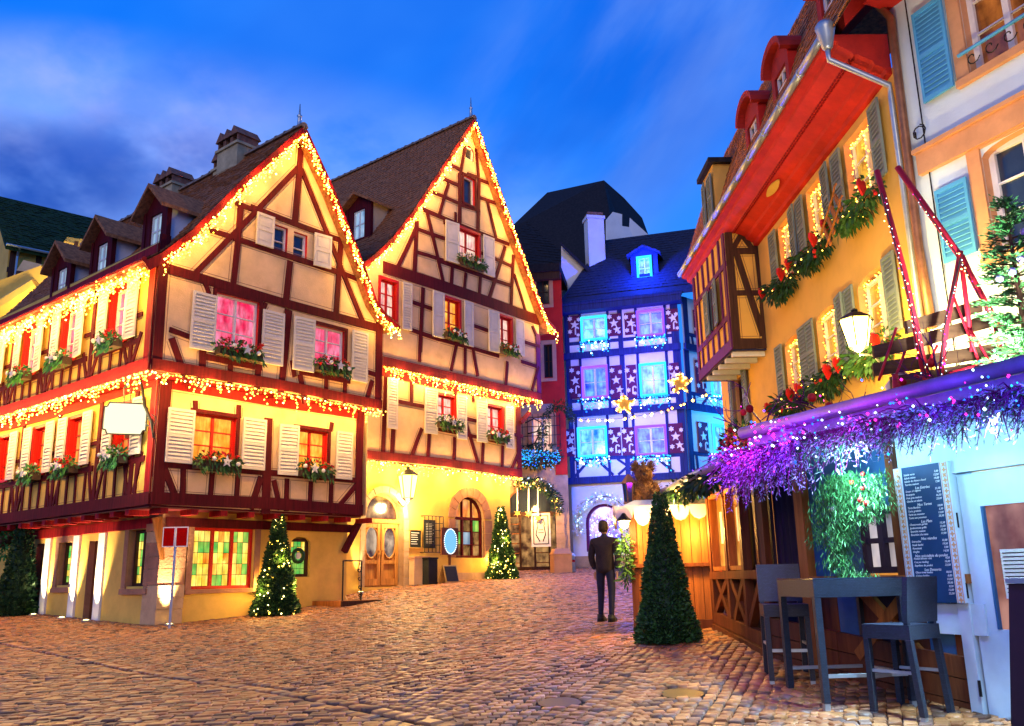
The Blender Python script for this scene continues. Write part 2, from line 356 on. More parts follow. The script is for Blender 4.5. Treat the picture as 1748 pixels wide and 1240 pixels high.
_shut = {}
def shutter_mesh(w, h, matname, slats=True):
    key = (round(w, 2), round(h, 2), matname, slats)
    if key in _shut: return _shut[key]
    mb = MB(); s = .055; t = .045
    mb.box(0, s, -t, 0, 0, h); mb.box(w-s, w, -t, 0, 0, h)
    for z0 in (0, h*.47, h-.07): mb.box(s, w-s, -t, 0, z0, z0+.07)
    if slats:
        for za, zb in ((.07, h*.47), (h*.47+.07, h-.07)):
            n = max(3, int((zb-za)/.085))
            for i in range(n):
                z = za+(i+.15)*(zb-za)/n; p = (zb-za)/n
                mb.hexa([(s,-.042,z),(w-s,-.042,z),(w-s,-.034,z-.012),(s,-.034,z-.012),(s,-.012,z+p*.95),(w-s,-.012,z+p*.95),(w-s,-.004,z+p*.9),(s,-.004,z+p*.9)])
        mb.box(s, w-s, -.003, 0, .07, h-.07)
    else:
        mb.box(s, w-s, -.028, 0, .07, h-.07); mb.box(s+.05, w-s-.05, -.036, -.028, .14, h*.47-.06); mb.box(s+.05, w-s-.05, -.036, -.028, h*.47+.13, h-.14)
    me = mb.mesh('shutter', matname); _shut[key] = me; return me
def shutter(root, fac, u, z, w, h, off, matname='shutter_paint', slats=True, tilt=0.):
    """left lower corner at (u,z)"""
    o = link('shutter', shutter_mesh(w, h, matname, slats), root, fac.W(u, z, off), fac.rz+tilt-rng.choice((0, .01, .03, .07, .12))); return o
def beam(root, fac, a, b, wd, off, matname='timber_red', proud=.035, line=True, name='beam', w2=None):
    """one timber from (u,z) to (u,z), proud of the infill, with the painted line that edges the infill beside it"""
    mb = MB(); a = np.array(a, float); b = np.array(b, float); mid = (a+b)/2; a = a-mid; b = b-mid
    if line:
        a = a+np.array([rng.uniform(-.012, .012), 0]); b = b+np.array([rng.uniform(-.012, .012), 0]); m2 = np.array([-(b-a)[1], (b-a)[0]])*rng.uniform(-.008, .008); w2 = w2 or wd*rng.uniform(.88, 1.12); pr_ = proud+rng.random()*.006
        mb.bar(a, m2, wd, -pr_, .05, 0, (wd+w2)/2); mb.bar(m2, b, (wd+w2)/2, -pr_, .05, 0, w2)
    else: mb.bar(a, b, wd, -proud-rng.random()*.004, .05, 0, w2)
    if line:
        d = b-a; L = np.hypot(*d); n = np.array([-d[1], d[0]])/L
        for sgn in (-1, 1):
            o = n*sgn*(wd/2+.055); mb.bar(a+o+d/L*.05, b+o-d/L*.05, .014, -.0025, .0005, 1)
    return obj(name, mb, [matname, 'infill_line'], root, fac.W(mid[0], mid[1], off), fac.rz)
def casement(root, fac, u, z, w, h, off, nx=2, ny=2, pane='pane_amber', frame='white_paint', back=.13, fw=.055, mw=.028, sill=None, panes_per=1, casing=None):
    """window set back in its opening: frame, glazing bars, each pane a sub-part"""
    mb = MB(); y = back
    mb.box(-w/2, -w/2+fw, y-.05, y+.02, 0, h); mb.box(w/2-fw, w/2, y-.05, y+.02, 0, h); mb.box(-w/2+fw, w/2-fw, y-.05, y+.02, 0, fw); mb.box(-w/2+fw, w/2-fw, y-.05, y+.02, h-fw, h)
    iw, ih = w-2*fw, h-2*fw
    for i in range(1, nx):
        x = -iw/2+iw*i/nx; t = fw*1.1 if (nx == 2 or i*2 == nx or nx == 3) else mw
        mb.box(x-t/2, x+t/2, y-.055, y+.018, fw, h-fw)
    for j in range(1, ny):
        zz = fw+ih*j/ny; mb.box(-w/2+fw, w/2-fw, y-.04, y+.016, zz-mw/2, zz+mw/2)
    o = obj('window', mb, frame, root, fac.W(u, z, off), fac.rz)
    pm = MB().add([(-iw/nx/2, 0, -ih/ny/2), (iw/nx/2, 0, -ih/ny/2), (iw/nx/2, 0, ih/ny/2), (-iw/nx/2, 0, ih/ny/2)], [(0,1,2,3)]).mesh('pane', pane)
    for i in range(nx):
        for j in range(ny):
            link('pane', pm, o, (-iw/2+iw*(i+.5)/nx, y+.012, fw+ih*(j+.5)/ny))
    if sill: obj('sill', MB().box(-w/2-.06, w/2+.06, -.08, back+.02, -.07, -.002), sill, o)
    if casing:
        c = MB(); t = .09
        c.box(-w/2-t, -w/2-.002, -.045, .03, -.09, h+t); c.box(w/2+.002, w/2+t, -.045, .03, -.09, h+t); c.box(-w/2-.002, w/2+.002, -.05, .03, h+.002, h+t); c.box(-w/2-.002, w/2+.002, -.06, .03, -.09, -.002)
        obj('casing', c, casing, o)
    return o
def foliage(mb, c, r, n, size, R, mi=0, flat=None, droop=0.):
    for i in range(n):
        while True:
            p = np.array([R.uniform(-1, 1) for _ in range(3)])
            if p@p <= 1: break
        q = np.array(c)+p*np.array(r); d = p*np.array([1, 1, 1])+np.array([R.gauss(0,.5), R.gauss(0,.5), R.gauss(0,.5)-droop])
        mb.leaf(q, size*R.uniform(.6, 1.3), size*R.uniform(.35, .55), R, mi, d)
def flower_box(fac, u, z, w, off, label, red=True, star='petal_white', group=None, seed=0, green='leaf_green', h=.34):
    R = random.Random(seed); L = fac.W(u, z, off)
    t = thing('flower_box', L, label, 'flower box', group)
    obj('trough', MB().box(-w/2, w/2, -.26, -.03, -.22, -.02), 'trough', t, L, fac.rz)
    mb = MB(); foliage(mb, (0, -.17, .0), (w*.58, .17, h*.55), int(260*w), .13, R, 0, droop=.3)
    for i in range(int(60*w)): mb.leaf((R.uniform(-w/2, w/2), -.28+R.uniform(-.06, .04), R.uniform(-.25, .05)), .2, .05, R, 0, (R.gauss(0,.3), -.4, -1))
    tag(obj('foliage', mb, green, t, L, fac.rz), kind='stuff')
    mb = MB()
    for i in range(int((26 if red else 10)*w)):
        c = (R.uniform(-w/2, w/2), -.22+R.uniform(-.12, .06), R.uniform(-.08, h*.6))
        for k in range(5): mb.leaf(c, .07, .055, R, 0)
        mb.octa(c, .026)
    tag(obj('flowers', mb, 'petal_red' if red else 'petal_white', t, L, fac.rz), kind='stuff')
    if star:
        s = MB(); x = R.uniform(-.2, .2)*w; s.star((x, -.02), .15, -.37, -.34); obj('star', s, star, t, L, fac.rz)
        [obj('bauble', MB().ball(c_, .058), 'petal_white', t, L, fac.rz, True) for c_ in ((x-.3*w, -.36, .02), (x+.27*w, -.36, -.06))]
    return t
def icicles(name, path, label, group, seed=0, step=.105, lo=.06, hi=.42, gap=.075, r=(.017, .027), mats=('bulb_warm', 'bulb_warm_hot', 'bulb_amber'), wts=(.62, .14, .24), jitter=.05, cat='string lights', watts=0., lcol=(1, .54, .12), push=(0, 0, 0)):
    """a light string along a path with drops of bulbs hanging from it"""
    R = random.Random(seed); P = [np.array(p, float) for p in path]; O = P[0]
    t = thing(name, O, label, cat, group)
    obj('cable', MB().tube([p-O for p in P], .008, 4), 'lead', t, O)
    mb = MB()
    for a, b in zip(P[:-1], P[1:]):
        L = np.linalg.norm(b-a); n = max(1, int(L/step))
        for i in range(n):
            c = a+(b-a)*(i+R.random())/n; dl = R.uniform(lo, hi)*(R.random()**.4); k = max(1, int(dl/gap))
            for j in range(k):
                q = c-np.array([0, 0, gap*(j+R.uniform(.2, .8))])+np.array([R.gauss(0, jitter)*.5, R.gauss(0, jitter)*.5, 0])
                x = R.random(); mi = 0 if x < wts[0] else 1 if x < wts[0]+wts[1] else 2
                mb.octa(q-O, R.uniform(*r), mi)
    tag(obj('bulbs', mb, list(mats), t, O), kind='stuff')
    if watts:                                    # the light the bulbs give together
        for a, b in zip(P[:-1], P[1:]):
            L = np.linalg.norm(b-a); n = max(1, round(L/1.1))
            for i in range(n): lamp('string_lamp', 'POINT', a+(b-a)*(i+.5)/n+np.array([0, 0, -.22])+np.array(push), watts*L/n, lcol, t, .12)
    return t
def tile_slope(mb, prof, along, L, tw=.19, course=.17, R=None, mi=0, jit=.012):
    """rows of plain tiles up a sloping profile (list of 3-D points from eave to ridge) extruded by L along a direction"""
    prof = [np.array(p, float) for p in prof]; along = np.array(along, float); R = R or rng
    seg = [np.linalg.norm(b-a) for a, b in zip(prof[:-1], prof[1:])]; tot = sum(seg); n = max(1, int(tot/course))
    def pt(s):
        for a, b, l in zip(prof[:-1], prof[1:], seg):
            if s <= l+1e-6: return a+(b-a)*s/l
            s -= l
        return prof[-1]
    m = max(1, int(L/tw))
    nr = np.cross(along, prof[-1]-prof[0]); nr /= np.linalg.norm(nr)
    if nr[2] < 0: nr = -nr
    for i in range(n):
        a = pt(i*tot/n); b = pt(min(tot, (i+1.25)*tot/n)); sh = (i%2)*.5
        for j in range(m):
            x0 = max(0, (j-sh))*L/m; x1 = min(L, (j+1-sh+(.5 if j == m-1 else 0))*L/m)
            if x1-x0 < .02: continue
            lift = nr*(.035+R.uniform(-jit, jit)); low = nr*(.012)
            g = along*.006
            p0 = a+along*x0+g+lift; p1 = a+along*x1-g+lift+nr*R.uniform(-jit, jit)*.5; p2 = b+along*x1-g+low; p3 = b+along*x0+g+low
            q0 = p0-nr*.03; q1 = p1-nr*.03
            mb.add([p0, p1, p2, p3, q0, q1], [(0,1,2,3), (4,5,1,0)], mi)
    return mb
# ------------------------------------------------------------------ ground
mat('ground_joint', (.028, .020, .015), .95, .4, 6, .4, 30)
mat('cobble', (.30, .115, .036), .50, .40, 3.5, .35, 22, damt=.5, dark=(.10, .05, .028), dscale=.8, spec=.35)
mat('cobble_worn', (.37, .16, .055), .42, .40, 3.5, .35, 22, spec=.35)
mat('cobble_grey', (.19, .105, .066), .48, .40, 3.5, .35, 22, spec=.35)
mat('cobble_dark', (.11, .055, .032), .55, .45, 3.5, .35, 22, spec=.3)
mat('slab_kerb', (.17, .13, .10), .75, .35, 3, .4, 22)
xs = np.unique(np.concatenate([np.linspace(-22, 12, 69), np.array([-200, -120, -80, -50, -35, 25, 40, 60, 90, 140, 200])]))
ys = np.unique(np.concatenate([np.linspace(2, 46, 89), np.array([-60, -30, -10, -2, 60, 90, 140, 220, 320])]))
X, Y = np.meshgrid(xs, ys); Z = gz(X, Y)
gm = MB(); gm.add(np.stack([X, Y, Z], -1).reshape(-1, 3), [(j*len(xs)+i, j*len(xs)+i+1, (j+1)*len(xs)+i+1, (j+1)*len(xs)+i) for j in range(len(ys)-1) for i in range(len(xs)-1)])
ground = obj('ground', gm, 'ground_joint', None, (0,0,0), 0, True); tag(ground, kind='structure')
# the channel of paired setts that crosses the square
CH0, CH1 = ground_at(4, 1102), ground_at(700, 1238)
chd = (CH1-CH0)[:2]; chd = chd/np.linalg.norm(chd); chn = np.array([-chd[1], chd[0]])
CH0 = CH0[:2]
def cobble_mesh(seed):
    R = random.Random(seed); mb = MB(); j = lambda a: a+R.uniform(-.05, .05)
    b = [(-.5,-.5),(.5,-.5),(.5,.5),(-.5,.5)]; t = [(j(x*.84), j(y*.82)) for x, y in b]; h = [R.uniform(.026, .032) for _ in range(4)]
    mb.add([(x*.98, y*.98, -.03) for x, y in b]+[(x*.97, y*.97, .018) for x, y in b]+[(t[i][0], t[i][1], h[i]) for i in range(4)],
           [(4,5,1,0)[::-1],(5,6,2,1)[::-1],(6,7,3,2)[::-1],(7,4,0,3)[::-1],(8,9,5,4)[::-1],(9,10,6,5)[::-1],(10,11,7,6)[::-1],(11,8,4,7)[::-1],(8,9,10,11)])
    return mb
CV = [cobble_mesh(k) for k in range(8)]
R = random.Random(11)
stones = []                       # x, y, angle, length, width
def side(x, y): return (np.array([x, y])-CH0)@chn        # >0 : beyond the channel
def inview(x, y, m=1.0): return y > 6.3 and abs(x) < .60*y+m and not (x > 3.3 and y > 9.2 and x > 3.3+.0*(y)) 
# near field: straight courses of long setts parallel to the view's width
ca = math.radians(-7); cd = np.array([math.cos(ca), math.sin(ca)]); cn = np.array([-cd[1], cd[0]])
for i in range(0, 190):
    v = i*.108; u = -16+R.random()*.2
    while u < 10:
        Ls = R.uniform(.13, .23); p = cd*(u+Ls/2)+cn*(v+2.0)
        if inview(p[0], p[1]) and side(*p) < -.16 and p[1] < 21: stones.append((p[0], p[1], ca+R.gauss(0, .03), Ls-.010, .100+R.uniform(-.005, .005)))
        u += Ls
# two setts that line the channel
for o_, L0 in ((-.115, .20), (.115, .20)):
    u = -6
    while u < 22:
        Ls = R.uniform(.15, .24); p = CH0+chd*(u+Ls/2)+chn*o_
        if inview(*p): stones.append((p[0], p[1], math.atan2(chd[1], chd[0]), Ls-.012, .15))
        u += Ls
# beyond it: segmental arcs laid in lanes
la = math.radians(68); ld = np.array([math.cos(la), math.sin(la)]); lr = np.array([ld[1], -ld[0]]); LW = 1.5; RR = LW/math.sqrt(2)
for lane in range(-16, 14):
    for k in range(0, 400):
        c = lr*(lane*LW) + ld*(k*.116 - 4.0)
        if not (4 < c[1] < 46): continue
        na = int(RR*math.pi/2/.118)
        for a in range(na):
            th = -math.pi/4 + math.pi/2*(a+.5)/na
            p = c + lr*RR*math.sin(th) + ld*RR*(math.cos(th)-.7)
            if p[1] > 41 or not inview(p[0], p[1]) or side(*p) < .2: continue
            if p[1] > 26 and p[0] < -6: continue
            stones.append((p[0], p[1], math.atan2(lr[1], lr[0])-th, .112*R.uniform(.88, 1.1), .104*R.uniform(.92, 1.04)))
COVERS = [ground_at(955, 1203), ground_at(1165, 1187)]
stones = [q for q in stones if all(math.hypot(q[0]-c[0], q[1]-c[1]) > .23 for c in COVERS)]
st = np.array(stones); order = np.argsort(st[:,1]); st = st[order]
# the 300 nearest in the frame are stones of their own, the rest one field
def pix(P):
    d = np.asarray(P)-CAMP; z = d@cF; return PW/2+FPX*(d@cR)/z, PH/2-FPX*(d@cU)/z, z
zz = gz(st[:,0], st[:,1]); px, py, pz = pix(np.stack([st[:,0], st[:,1], zz], -1))
infr = (px > -10) & (px < PW+10) & (py < PH+12) & (pz > 0)
idx = np.where(infr)[0]; near = idx[np.argsort(-py[idx])][:300]
near = set(near.tolist())
cms = [c.mesh('cobblestone', ['cobble', 'cobble_worn', 'cobble', 'cobble_grey', 'cobble', 'cobble_dark', 'cobble_worn', 'cobble'][k]) for k, c in enumerate(CV)]
eps = .05
tx = (gz(st[:,0]+eps, st[:,1])-gz(st[:,0]-eps, st[:,1]))/(2*eps); ty = (gz(st[:,0], st[:,1]+eps)-gz(st[:,0], st[:,1]-eps))/(2*eps)
VB, FB, MI = [], [], []; base = 0
cvv = [np.array(c.v) for c in CV]; cvf = [np.array(c.f) for c in CV]
for i, (x, y, a, l, wd) in enumerate(st):
    k = R.randrange(8); dz = R.gauss(0, .006)
    if i in near:
        o = bpy.data.objects.new('cobblestone', cms[k]); C.objects.link(o); o.parent = ground
        o.location = (x, y, zz[i]+dz); o.scale = (l, wd, 1); o.rotation_euler = (math.atan(ty[i]), -math.atan(tx[i]), a)
        continue
    v = cvv[k]*np.array([l, wd, 1]); ca_, sa_ = math.cos(a), math.sin(a)
    vx = v[:,0]*ca_-v[:,1]*sa_; vy = v[:,0]*sa_+v[:,1]*ca_
    VB.append(np.stack([x+vx, y+vy, zz[i]+dz+v[:,2]+vx*tx[i]+vy*ty[i]], -1)); FB.append(cvf[k]+base); MI.append(np.full(len(cvf[k]), R.choice((0, 0, 0, 1, 1, 2, 3)))); base += len(v)
VB = np.concatenate(VB); FB = np.concatenate(FB); MI = np.concatenate(MI)
me = bpy.data.meshes.new('cobble_field'); me.vertices.add(len(VB)); me.vertices.foreach_set('co', VB.ravel())
me.loops.add(FB.size); me.loops.foreach_set('vertex_index', FB.ravel().astype(np.int32)); me.polygons.add(len(FB)); me.polygons.foreach_set('loop_start', np.arange(len(FB), dtype=np.int32)*4)
[me.materials.append(MATS[k]) for k in ('cobble', 'cobble_worn', 'cobble_grey', 'cobble_dark')]; me.polygons.foreach_set('material_index', MI.astype(np.int32)); me.update(); me.validate()
cf = link('cobble_field', me, ground); tag(cf, kind='stuff')
# ------------------------------------------------------------------ the corner house with two lit faces
z1, z2, z3, z4, z5, z6, z7, z8 = Zm(0,200,.3548), Zm(0,600,.4033), Zm(260,180,.4033), Zm(240,640,.371), Zm(560,180,.3387), Zm(600,580,.3548), Zm(860,280,.3226), Zm(860,620,.371)
def qbox(fac, zm, off, xl, xr, yt, yb):
    xm, ym = (xl+xr)/2, (yt+yb)/2
    u0 = fac.at(*zm(xl, ym), off)[0]; u1 = fac.at(*zm(xr, ym), off)[0]; za = fac.at(*zm(xm, yt), off)[1]; zb = fac.at(*zm(xm, yb), off)[1]
    return ((u0+u1)/2, zb, u1-u0, za-zb)          # centre u, bottom z, width, height
def beams(root, fac, zm, off, lst, **k):
    for b in lst:
        beam(root, fac, fac.at(*zm(b[0], b[1]), off), fac.at(*zm(b[2], b[3]), off), b[4] if len(b) > 4 else .16, off, **k)
def solve_corner(px, py, fac):
    s = .3
    for _ in range(40): s = -fac.at(px, py, s)[0]
    return s
AO = at_depth(265, 1070, 21.5); GA = Fac(AO, 39.5); LA = Fac(AO, 129.5)
s1 = solve_corner(256, 866, GA); s2 = solve_corner(262, 560, GA)
F1, F2, F3 = 3.08, 6.07, 9.02
ur1 = GA.at(617, 880, s1)[0]; ur2 = GA.at(650, 700, s2)[0]
house = thing('half_timbered_house', (AO[0], AO[1], float(AO[2])), 'nearest half timbered house with dark red timbers, cream plaster and two lit faces', 'house', 'half timbered houses on the square')
LEN = 11.4
VO = s2+.42                                              # plane of the verge
rp_l = [GA.at(*z3(*p), VO) for p in ((-22, 655), (55, 615), (180, 522), (400, 300), (645, 88))]
rp_r = [GA.at(*z3(*p), VO) for p in ((645, 88), (760, 340), (880, 640), (945, 820), (985, 880), (1045, 928))]
apex = rp_l[-1]; rp_l = [(u, z) for u, z in rp_l]
def prof_z(pts, u):
    for (a, b), (c, d) in zip(pts[:-1], pts[1:]):
        if a <= u <= c: return b+(d-b)*(u-a)/(c-a)
    return pts[0][1] if u < pts[0][0] else pts[-1][1]
# --- windows of the gable
GW = [('f2', qbox(GA, z3, s2, 262, 448, 812, 1045), 'pane_pink'), ('f2', qbox(GA, z3, s2, 675, 812, 940, 1110), 'pane_pink'),
      ('f2', qbox(GA, z3, s2, 508, 572, 510, 635), 'dark_glass'), ('f2', qbox(GA, z3, s2, 597, 655, 542, 668), 'dark_glass'),
      ('f1', qbox(GA, z4, s1, 236, 436, 185, 405), 'pane_amber'), ('f1', qbox(GA, z4, s1, 712, 858, 255, 440), 'pane_amber')]
hole = lambda q: rect(q[0], q[1], q[2], q[3])
top = [(u, z-.12) for u, z in rp_l[1:] if u > -s2+.02]; topr = [(u, z-.12) for u, z in rp_r[1:] if u < ur2-.02]
outl = [(-s2, F2), (ur2, F2), (ur2, prof_z(rp_r, ur2)-.12)] + topr[::-1] + [(apex[0], apex[1]-.12)] + top[:-1][::-1] + [(-s2, prof_z(rp_l, -s2)-.12)]
def wall(root, fac, off, outline, holes, mats, depth=.2):
    mb = wall_sheet(outline, holes, depth); return obj('wall', mb, mats, root, fac.W(0, 0, off), fac.rz)
wall(house, GA, s2, outl, [hole(q) for f, q, p in GW if f == 'f2'], ['plaster_cream', 'red_paint'])
wall(house, GA, s1, [(-s1, F1), (ur1, F1), (ur1, F2), (-s1, F2)], [hole(q) for f, q, p in GW if f == 'f1'], ['plaster_cream', 'red_paint'])
for i, (f, q, p) in enumerate(GW):
    casement(house, GA, q[0], q[1], q[2], q[3], s2 if f == 'f2' else s1, 2 if q[2] > .7 else 1, 3 if q[2] > .7 else 2, p, 'white_paint' if f == 'f2' else 'red_paint', back=.14, casing='timber_red' if q[2] > .7 else None)
for q, f, sl in ((qbox(GA, z3, s2, 157, 260, 797, 1040), s2, 1), (qbox(GA, z3, s2, 457, 548, 875, 1100), s2, 1), (qbox(GA, z3, s2, 590, 675, 903, 1128), s2, 1), (qbox(GA, z3, s2, 838, 904, 960, 1172), s2, 1),
              (qbox(GA, z3, s2, 433, 508, 465, 600), s2, 0), (qbox(GA, z3, s2, 678, 745, 552, 690), s2, 0),
              (qbox(GA, z4, s1, 112, 236, 158, 408), s1, 1), (qbox(GA, z4, s1, 460, 565, 203, 438), s1, 1), (qbox(GA, z4, s1, 628, 712, 232, 464), s1, 1), (qbox(GA, z4, s1, 892, 965, 264, 482), s1, 1)):
    shutter(house, GA, q[0]-q[2]/2, q[1], q[2], q[3], f+.06, slats=bool(sl))
# --- timbers of the gable
beams(house, GA, z3, s2, [(68, 693, 965, 946, .24), (630, 150, 604, 492, .17), (618, 262, 172, 722, .15), (628, 268, 898, 938, .15), (415, 430, 812, 578, .15), (352, 415, 420, 440, .13),
    (342, 562, 800, 712, .15), (374, 425, 342, 762, .17), (797, 580, 776, 892, .17), (582, 660, 564, 842, .17), (238, 528, 340, 560, .13), (806, 712, 896, 748, .13),
    (218, 742, 240, 800, .12), (72, 950, 168, 986, .13), (78, 985, 142, 1165, .16), (212, 1038, 208, 1200, .17), (210, 1062, 462, 1112, .15), (330, 1100, 326, 1205, .13), (447, 1105, 440, 1225, .17),
    (576, 868, 540, 1245, .20), (480, 838, 462, 880, .12), (588, 1080, 600, 1150, .12), (622, 1140, 648, 1262, .15), (622, 1128, 835, 1170, .14), (735, 1150, 732, 1260, .12), (815, 1165, 810, 1275, .13), (903, 1128, 955, 1145, .13), (930, 1165, 896, 1275, .14), (560, 870, 585, 880, .12)])
beam(house, GA, (-s2+.13, F2+.1), (-s2+.13, F3+.35), .26, s2); beam(house, GA, (ur2-.13, F2+.1), (ur2-.13, F3-.1), .24, s2)
beam(house, GA, (-s2, F2+.13), (ur2, F2+.13), .26, s2, proud=.06)
beams(house, GA, z4, s1, [(102, 412, 1002, 488, .15), (105, 428, 172, 592, .16), (196, 425, 190, 592, .13), (328, 450, 316, 605, .13), (446, 455, 436, 612, .13), (552, 470, 505, 618, .16), (588, 200, 572, 640, .24),
    (612, 485, 640, 622, .14), (672, 478, 668, 628, .13), (782, 490, 776, 632, .13), (878, 480, 870, 640, .13), (990, 508, 888, 630, .14), (252, 120, 250, 175, .12), (452, 140, 448, 200, .12), (880, 220, 872, 260, .12)])
beam(house, GA, (-s1+.15, F1+.2), (-s1+.15, F2-.02), .30, s1); beam(house, GA, (ur1-.13, F1+.2), (ur1-.13, F2-.02), .24, s1)
beam(house, GA, (-s1, F1+.14), (ur1, F1+.14), .28, s1, proud=.06); beam(house, GA, (-s1, F2-.13), (ur1, F2-.13), .24, s1, proud=.03, matname='timber_bright_red')
# jetty floors and their joist ends
mb = MB(); mb.box(-s2, ur2, 0, s2-s1+.3, F2-.05, F2); obj('jetty', mb, 'timber_bright_red', house, GA.W(0, 0, s2), GA.rz)
mb = MB(); mb.box(-s1, ur1, .02, s1+.2, F1-.06, F1); obj('jetty', mb, 'timber_red', house, GA.W(0, 0, s1), GA.rz)
je = MB().box(-.09, .09, -.02, .5, -.19, -.062).mesh('joist_end', 'timber_bright_red')
for i in range(9): link('joist_end', je, house, GA.W(-s1+.35+i*.78, F1, s1), GA.rz)
beam(house, GA, (.05, F1-.32), (6.0, F1-.32), .22, .03, matname='timber_red', line=False, name='sill_beam')
# --- ground floor of the gable
bw = qbox(GA, z4, 0, 237, 520, 705, 985); gw_ = qbox(GA, z4, 0, 690, 780, 745, 930); urg = GA.at(592, 900, 0)[0]
wall(house, GA, 0, [(.3, -.4), (urg, -.4), (urg, F1), (.3, F1)], [hole(bw), arch(gw_[0], gw_[1], gw_[2], gw_[3], 8, .18)], ['plaster_yellow', 'plaster_yellow'], .25)
def leaded(root, fac, q, off, nx, ny, bays, panes, frame, back=.16):
    u, z, wd, h = q; mb = MB(); t = .075; y = back
    mb.box(-wd/2, wd/2, y-.06, y+.02, 0, t); mb.box(-wd/2, wd/2, y-.06, y+.02, h-t, h)
    for i in range(bays+1):
        x = -wd/2+t/2+(wd-t)*i/bays; mb.box(x-t/2, x+t/2, y-.065, y+.018, t, h-t)
    o = obj('window', mb, frame, root, fac.W(u, z, off), fac.rz); bwid = (wd-t)/bays-t; R = random.Random(int(u*100)); ih = h-2*t
    cache = {}
    for b in range(bays):
        x0 = -wd/2+t+b*(wd-t)/bays
        for i in range(nx):
            for j in range(ny):
                pm = R.choice(panes)
                if pm not in cache: cache[pm] = MB().add([(-bwid/nx/2+.006, 0, -ih/ny/2+.006), (bwid/nx/2-.006, 0, -ih/ny/2+.006), (bwid/nx/2-.006, 0, ih/ny/2-.006), (-bwid/nx/2+.006, 0, ih/ny/2-.006)], [(0,1,2,3)]).mesh('pane', pm)
                link('pane', cache[pm], o, (x0+bwid*(i+.5)/nx, y+.004, t+ih*(j+.5)/ny))
    obj('leading', MB().box(-wd/2+.02, wd/2-.02, y+.008, y+.02, .02, h-.02), 'lead', o)
    return o
leaded(house, GA, bw, 0, 3, 5, 3, ['pane_gold', 'pane_gold', 'pane_gold', 'pane_amber', 'pane_green'], 'red_paint')
for zz_, c in ((.06, None),):
    mb = MB(); mb.box(bw[0]-bw[2]/2-.16, bw[0]+bw[2]/2+.16, -.05, .1, bw[1]+bw[3]+.005, bw[1]+bw[3]+.18); mb.box(bw[0]-bw[2]/2-.16, bw[0]-bw[2]/2-.005, -.045, .1, bw[1]-.12, bw[1]+bw[3]+.004); mb.box(bw[0]+bw[2]/2+.005, bw[0]+bw[2]/2+.16, -.045, .1, bw[1]-.12, bw[1]+bw[3]+.004); mb.box(bw[0]-bw[2]/2-.16, bw[0]+bw[2]/2+.16, -.08, .1, bw[1]-.10, bw[1]-.005)
    obj('window_surround', mb, 'stone_red', house, GA.W(0, 0, 0), GA.rz)
leaded(house, GA, (gw_[0], gw_[1], gw_[2], gw_[3]-.05), 0, 4, 6, 1, ['pane_green', 'pane_green', 'pane_gold'], 'timber_brown')
# corner pillar of stone drums with its raking timber post
mb = MB(); R = random.Random(3)
zlow = float(AO[2])-.25
cpil = MB(); z = zlow
while z < F1-.4:
    h = R.uniform(.26, .40); h = min(h, F1-.35-z+.01); wv = R.uniform(-.015, .015)
    b = MB(); x0, x1, y0, y1 = -.06+wv, .62+wv, -.06-wv, .62
    b.add([(x0,y0,0),(x1,y0,0),(x1,y1,0),(x0,y1,0),(x0,y0,h-.012),(x1,y0,h-.012),(x1,y1,h-.012),(x0,y1,h-.012)], [(0,3,2,1),(4,5,6,7),(0,1,5,4),(1,2,6,5),(2,3,7,6),(3,0,4,7)])
    obj('stone', b, 'stone_tan' if R.random() < .6 else 'stone_red', house, GA.W(0, z, 0), GA.rz); z += h
obj('mortar', MB().box(-.03, .60, -.03, .6, zlow, F1-.06), 'stone_tan', house, GA.W(0, 0, 0), GA.rz)
beam(house, GA, GA.at(*z4(75, 655), .12), GA.at(*z4(100, 850), .12), .20, .12, matname='wood_orange', line=False, name='brace', w2=.06, proud=.06)
beam(house, GA, GA.at(*z4(1008, 670), .2), GA.at(*z4(935, 815), .2), .16, .2, matname='timber_red', line=False, name='brace', proud=.08)
mb = MB(); mb.box(urg, urg+.02, .0, 5, -.3, F1); obj('wall', mb, 'plaster_yellow', house, GA.W(0, 0, -.002), GA.rz)
mb = MB(); mb.box(ur2-.02, ur2, 0, LEN, F1, F3+1); obj('wall', mb, 'plaster_cream', house, GA.W(0, 0, s1-.01), GA.rz)

# --- long side: L plane, u from -10.8 to the corner
UL = -10.9
LW2 = [LA.at(*z1(*p), s2)[0] for p in ((572, 1000), (332, 1120), (142, 1200))]
LW1 = [LA.at(*z2(*p), s1)[0] for p in ((522, 415), (320, 410), (165, 460))]
LW2.append(LW2[-1]-(LW2[0]-LW2[-1])/2); LW1.append(LW1[-1]-(LW1[0]-LW1[-1])/2)
w2z, w1z, wh, ww = 7.05, 4.35, 1.25, .80
Lq2 = [(u, w2z, ww, wh+.1) for u in LW2 if u > UL+.5]; Lq1 = [(u, w1z, ww, wh) for u in LW1 if u > UL+.5]
wall(house, LA, s2, [(UL, F2), (s2, F2), (s2, F3+.15), (UL, F3+.15)], [hole(q) for q in Lq2], ['plaster_yellow', 'red_paint'])
wall(house, LA, s1, [(UL, F1), (s1, F1), (s1, F2), (UL, F2)], [hole(q) for q in Lq1], ['plaster_yellow', 'red_paint'])
for qs, off, pane in ((Lq2, s2, 'pane_pink'), (Lq1, s1, 'pane_orange')):
    for q in qs:
        casement(house, LA, *q, off, 2, 3, pane, 'red_paint' if off == s1 else 'white_paint', back=.16, casing='red_paint')
        for sx in (-1, 1):
            u0 = q[0]+sx*(q[2]/2+.06) - (.50 if sx < 0 else 0)
            shutter(house, LA, u0, q[1]-.06, .50, q[3]+.14, off+.06)
        beam(house, LA, (q[0]-1.1, q[1]-.18), (q[0]+1.1, q[1]-.18), .14, off, matname='timber_red')
R = random.Random(21)
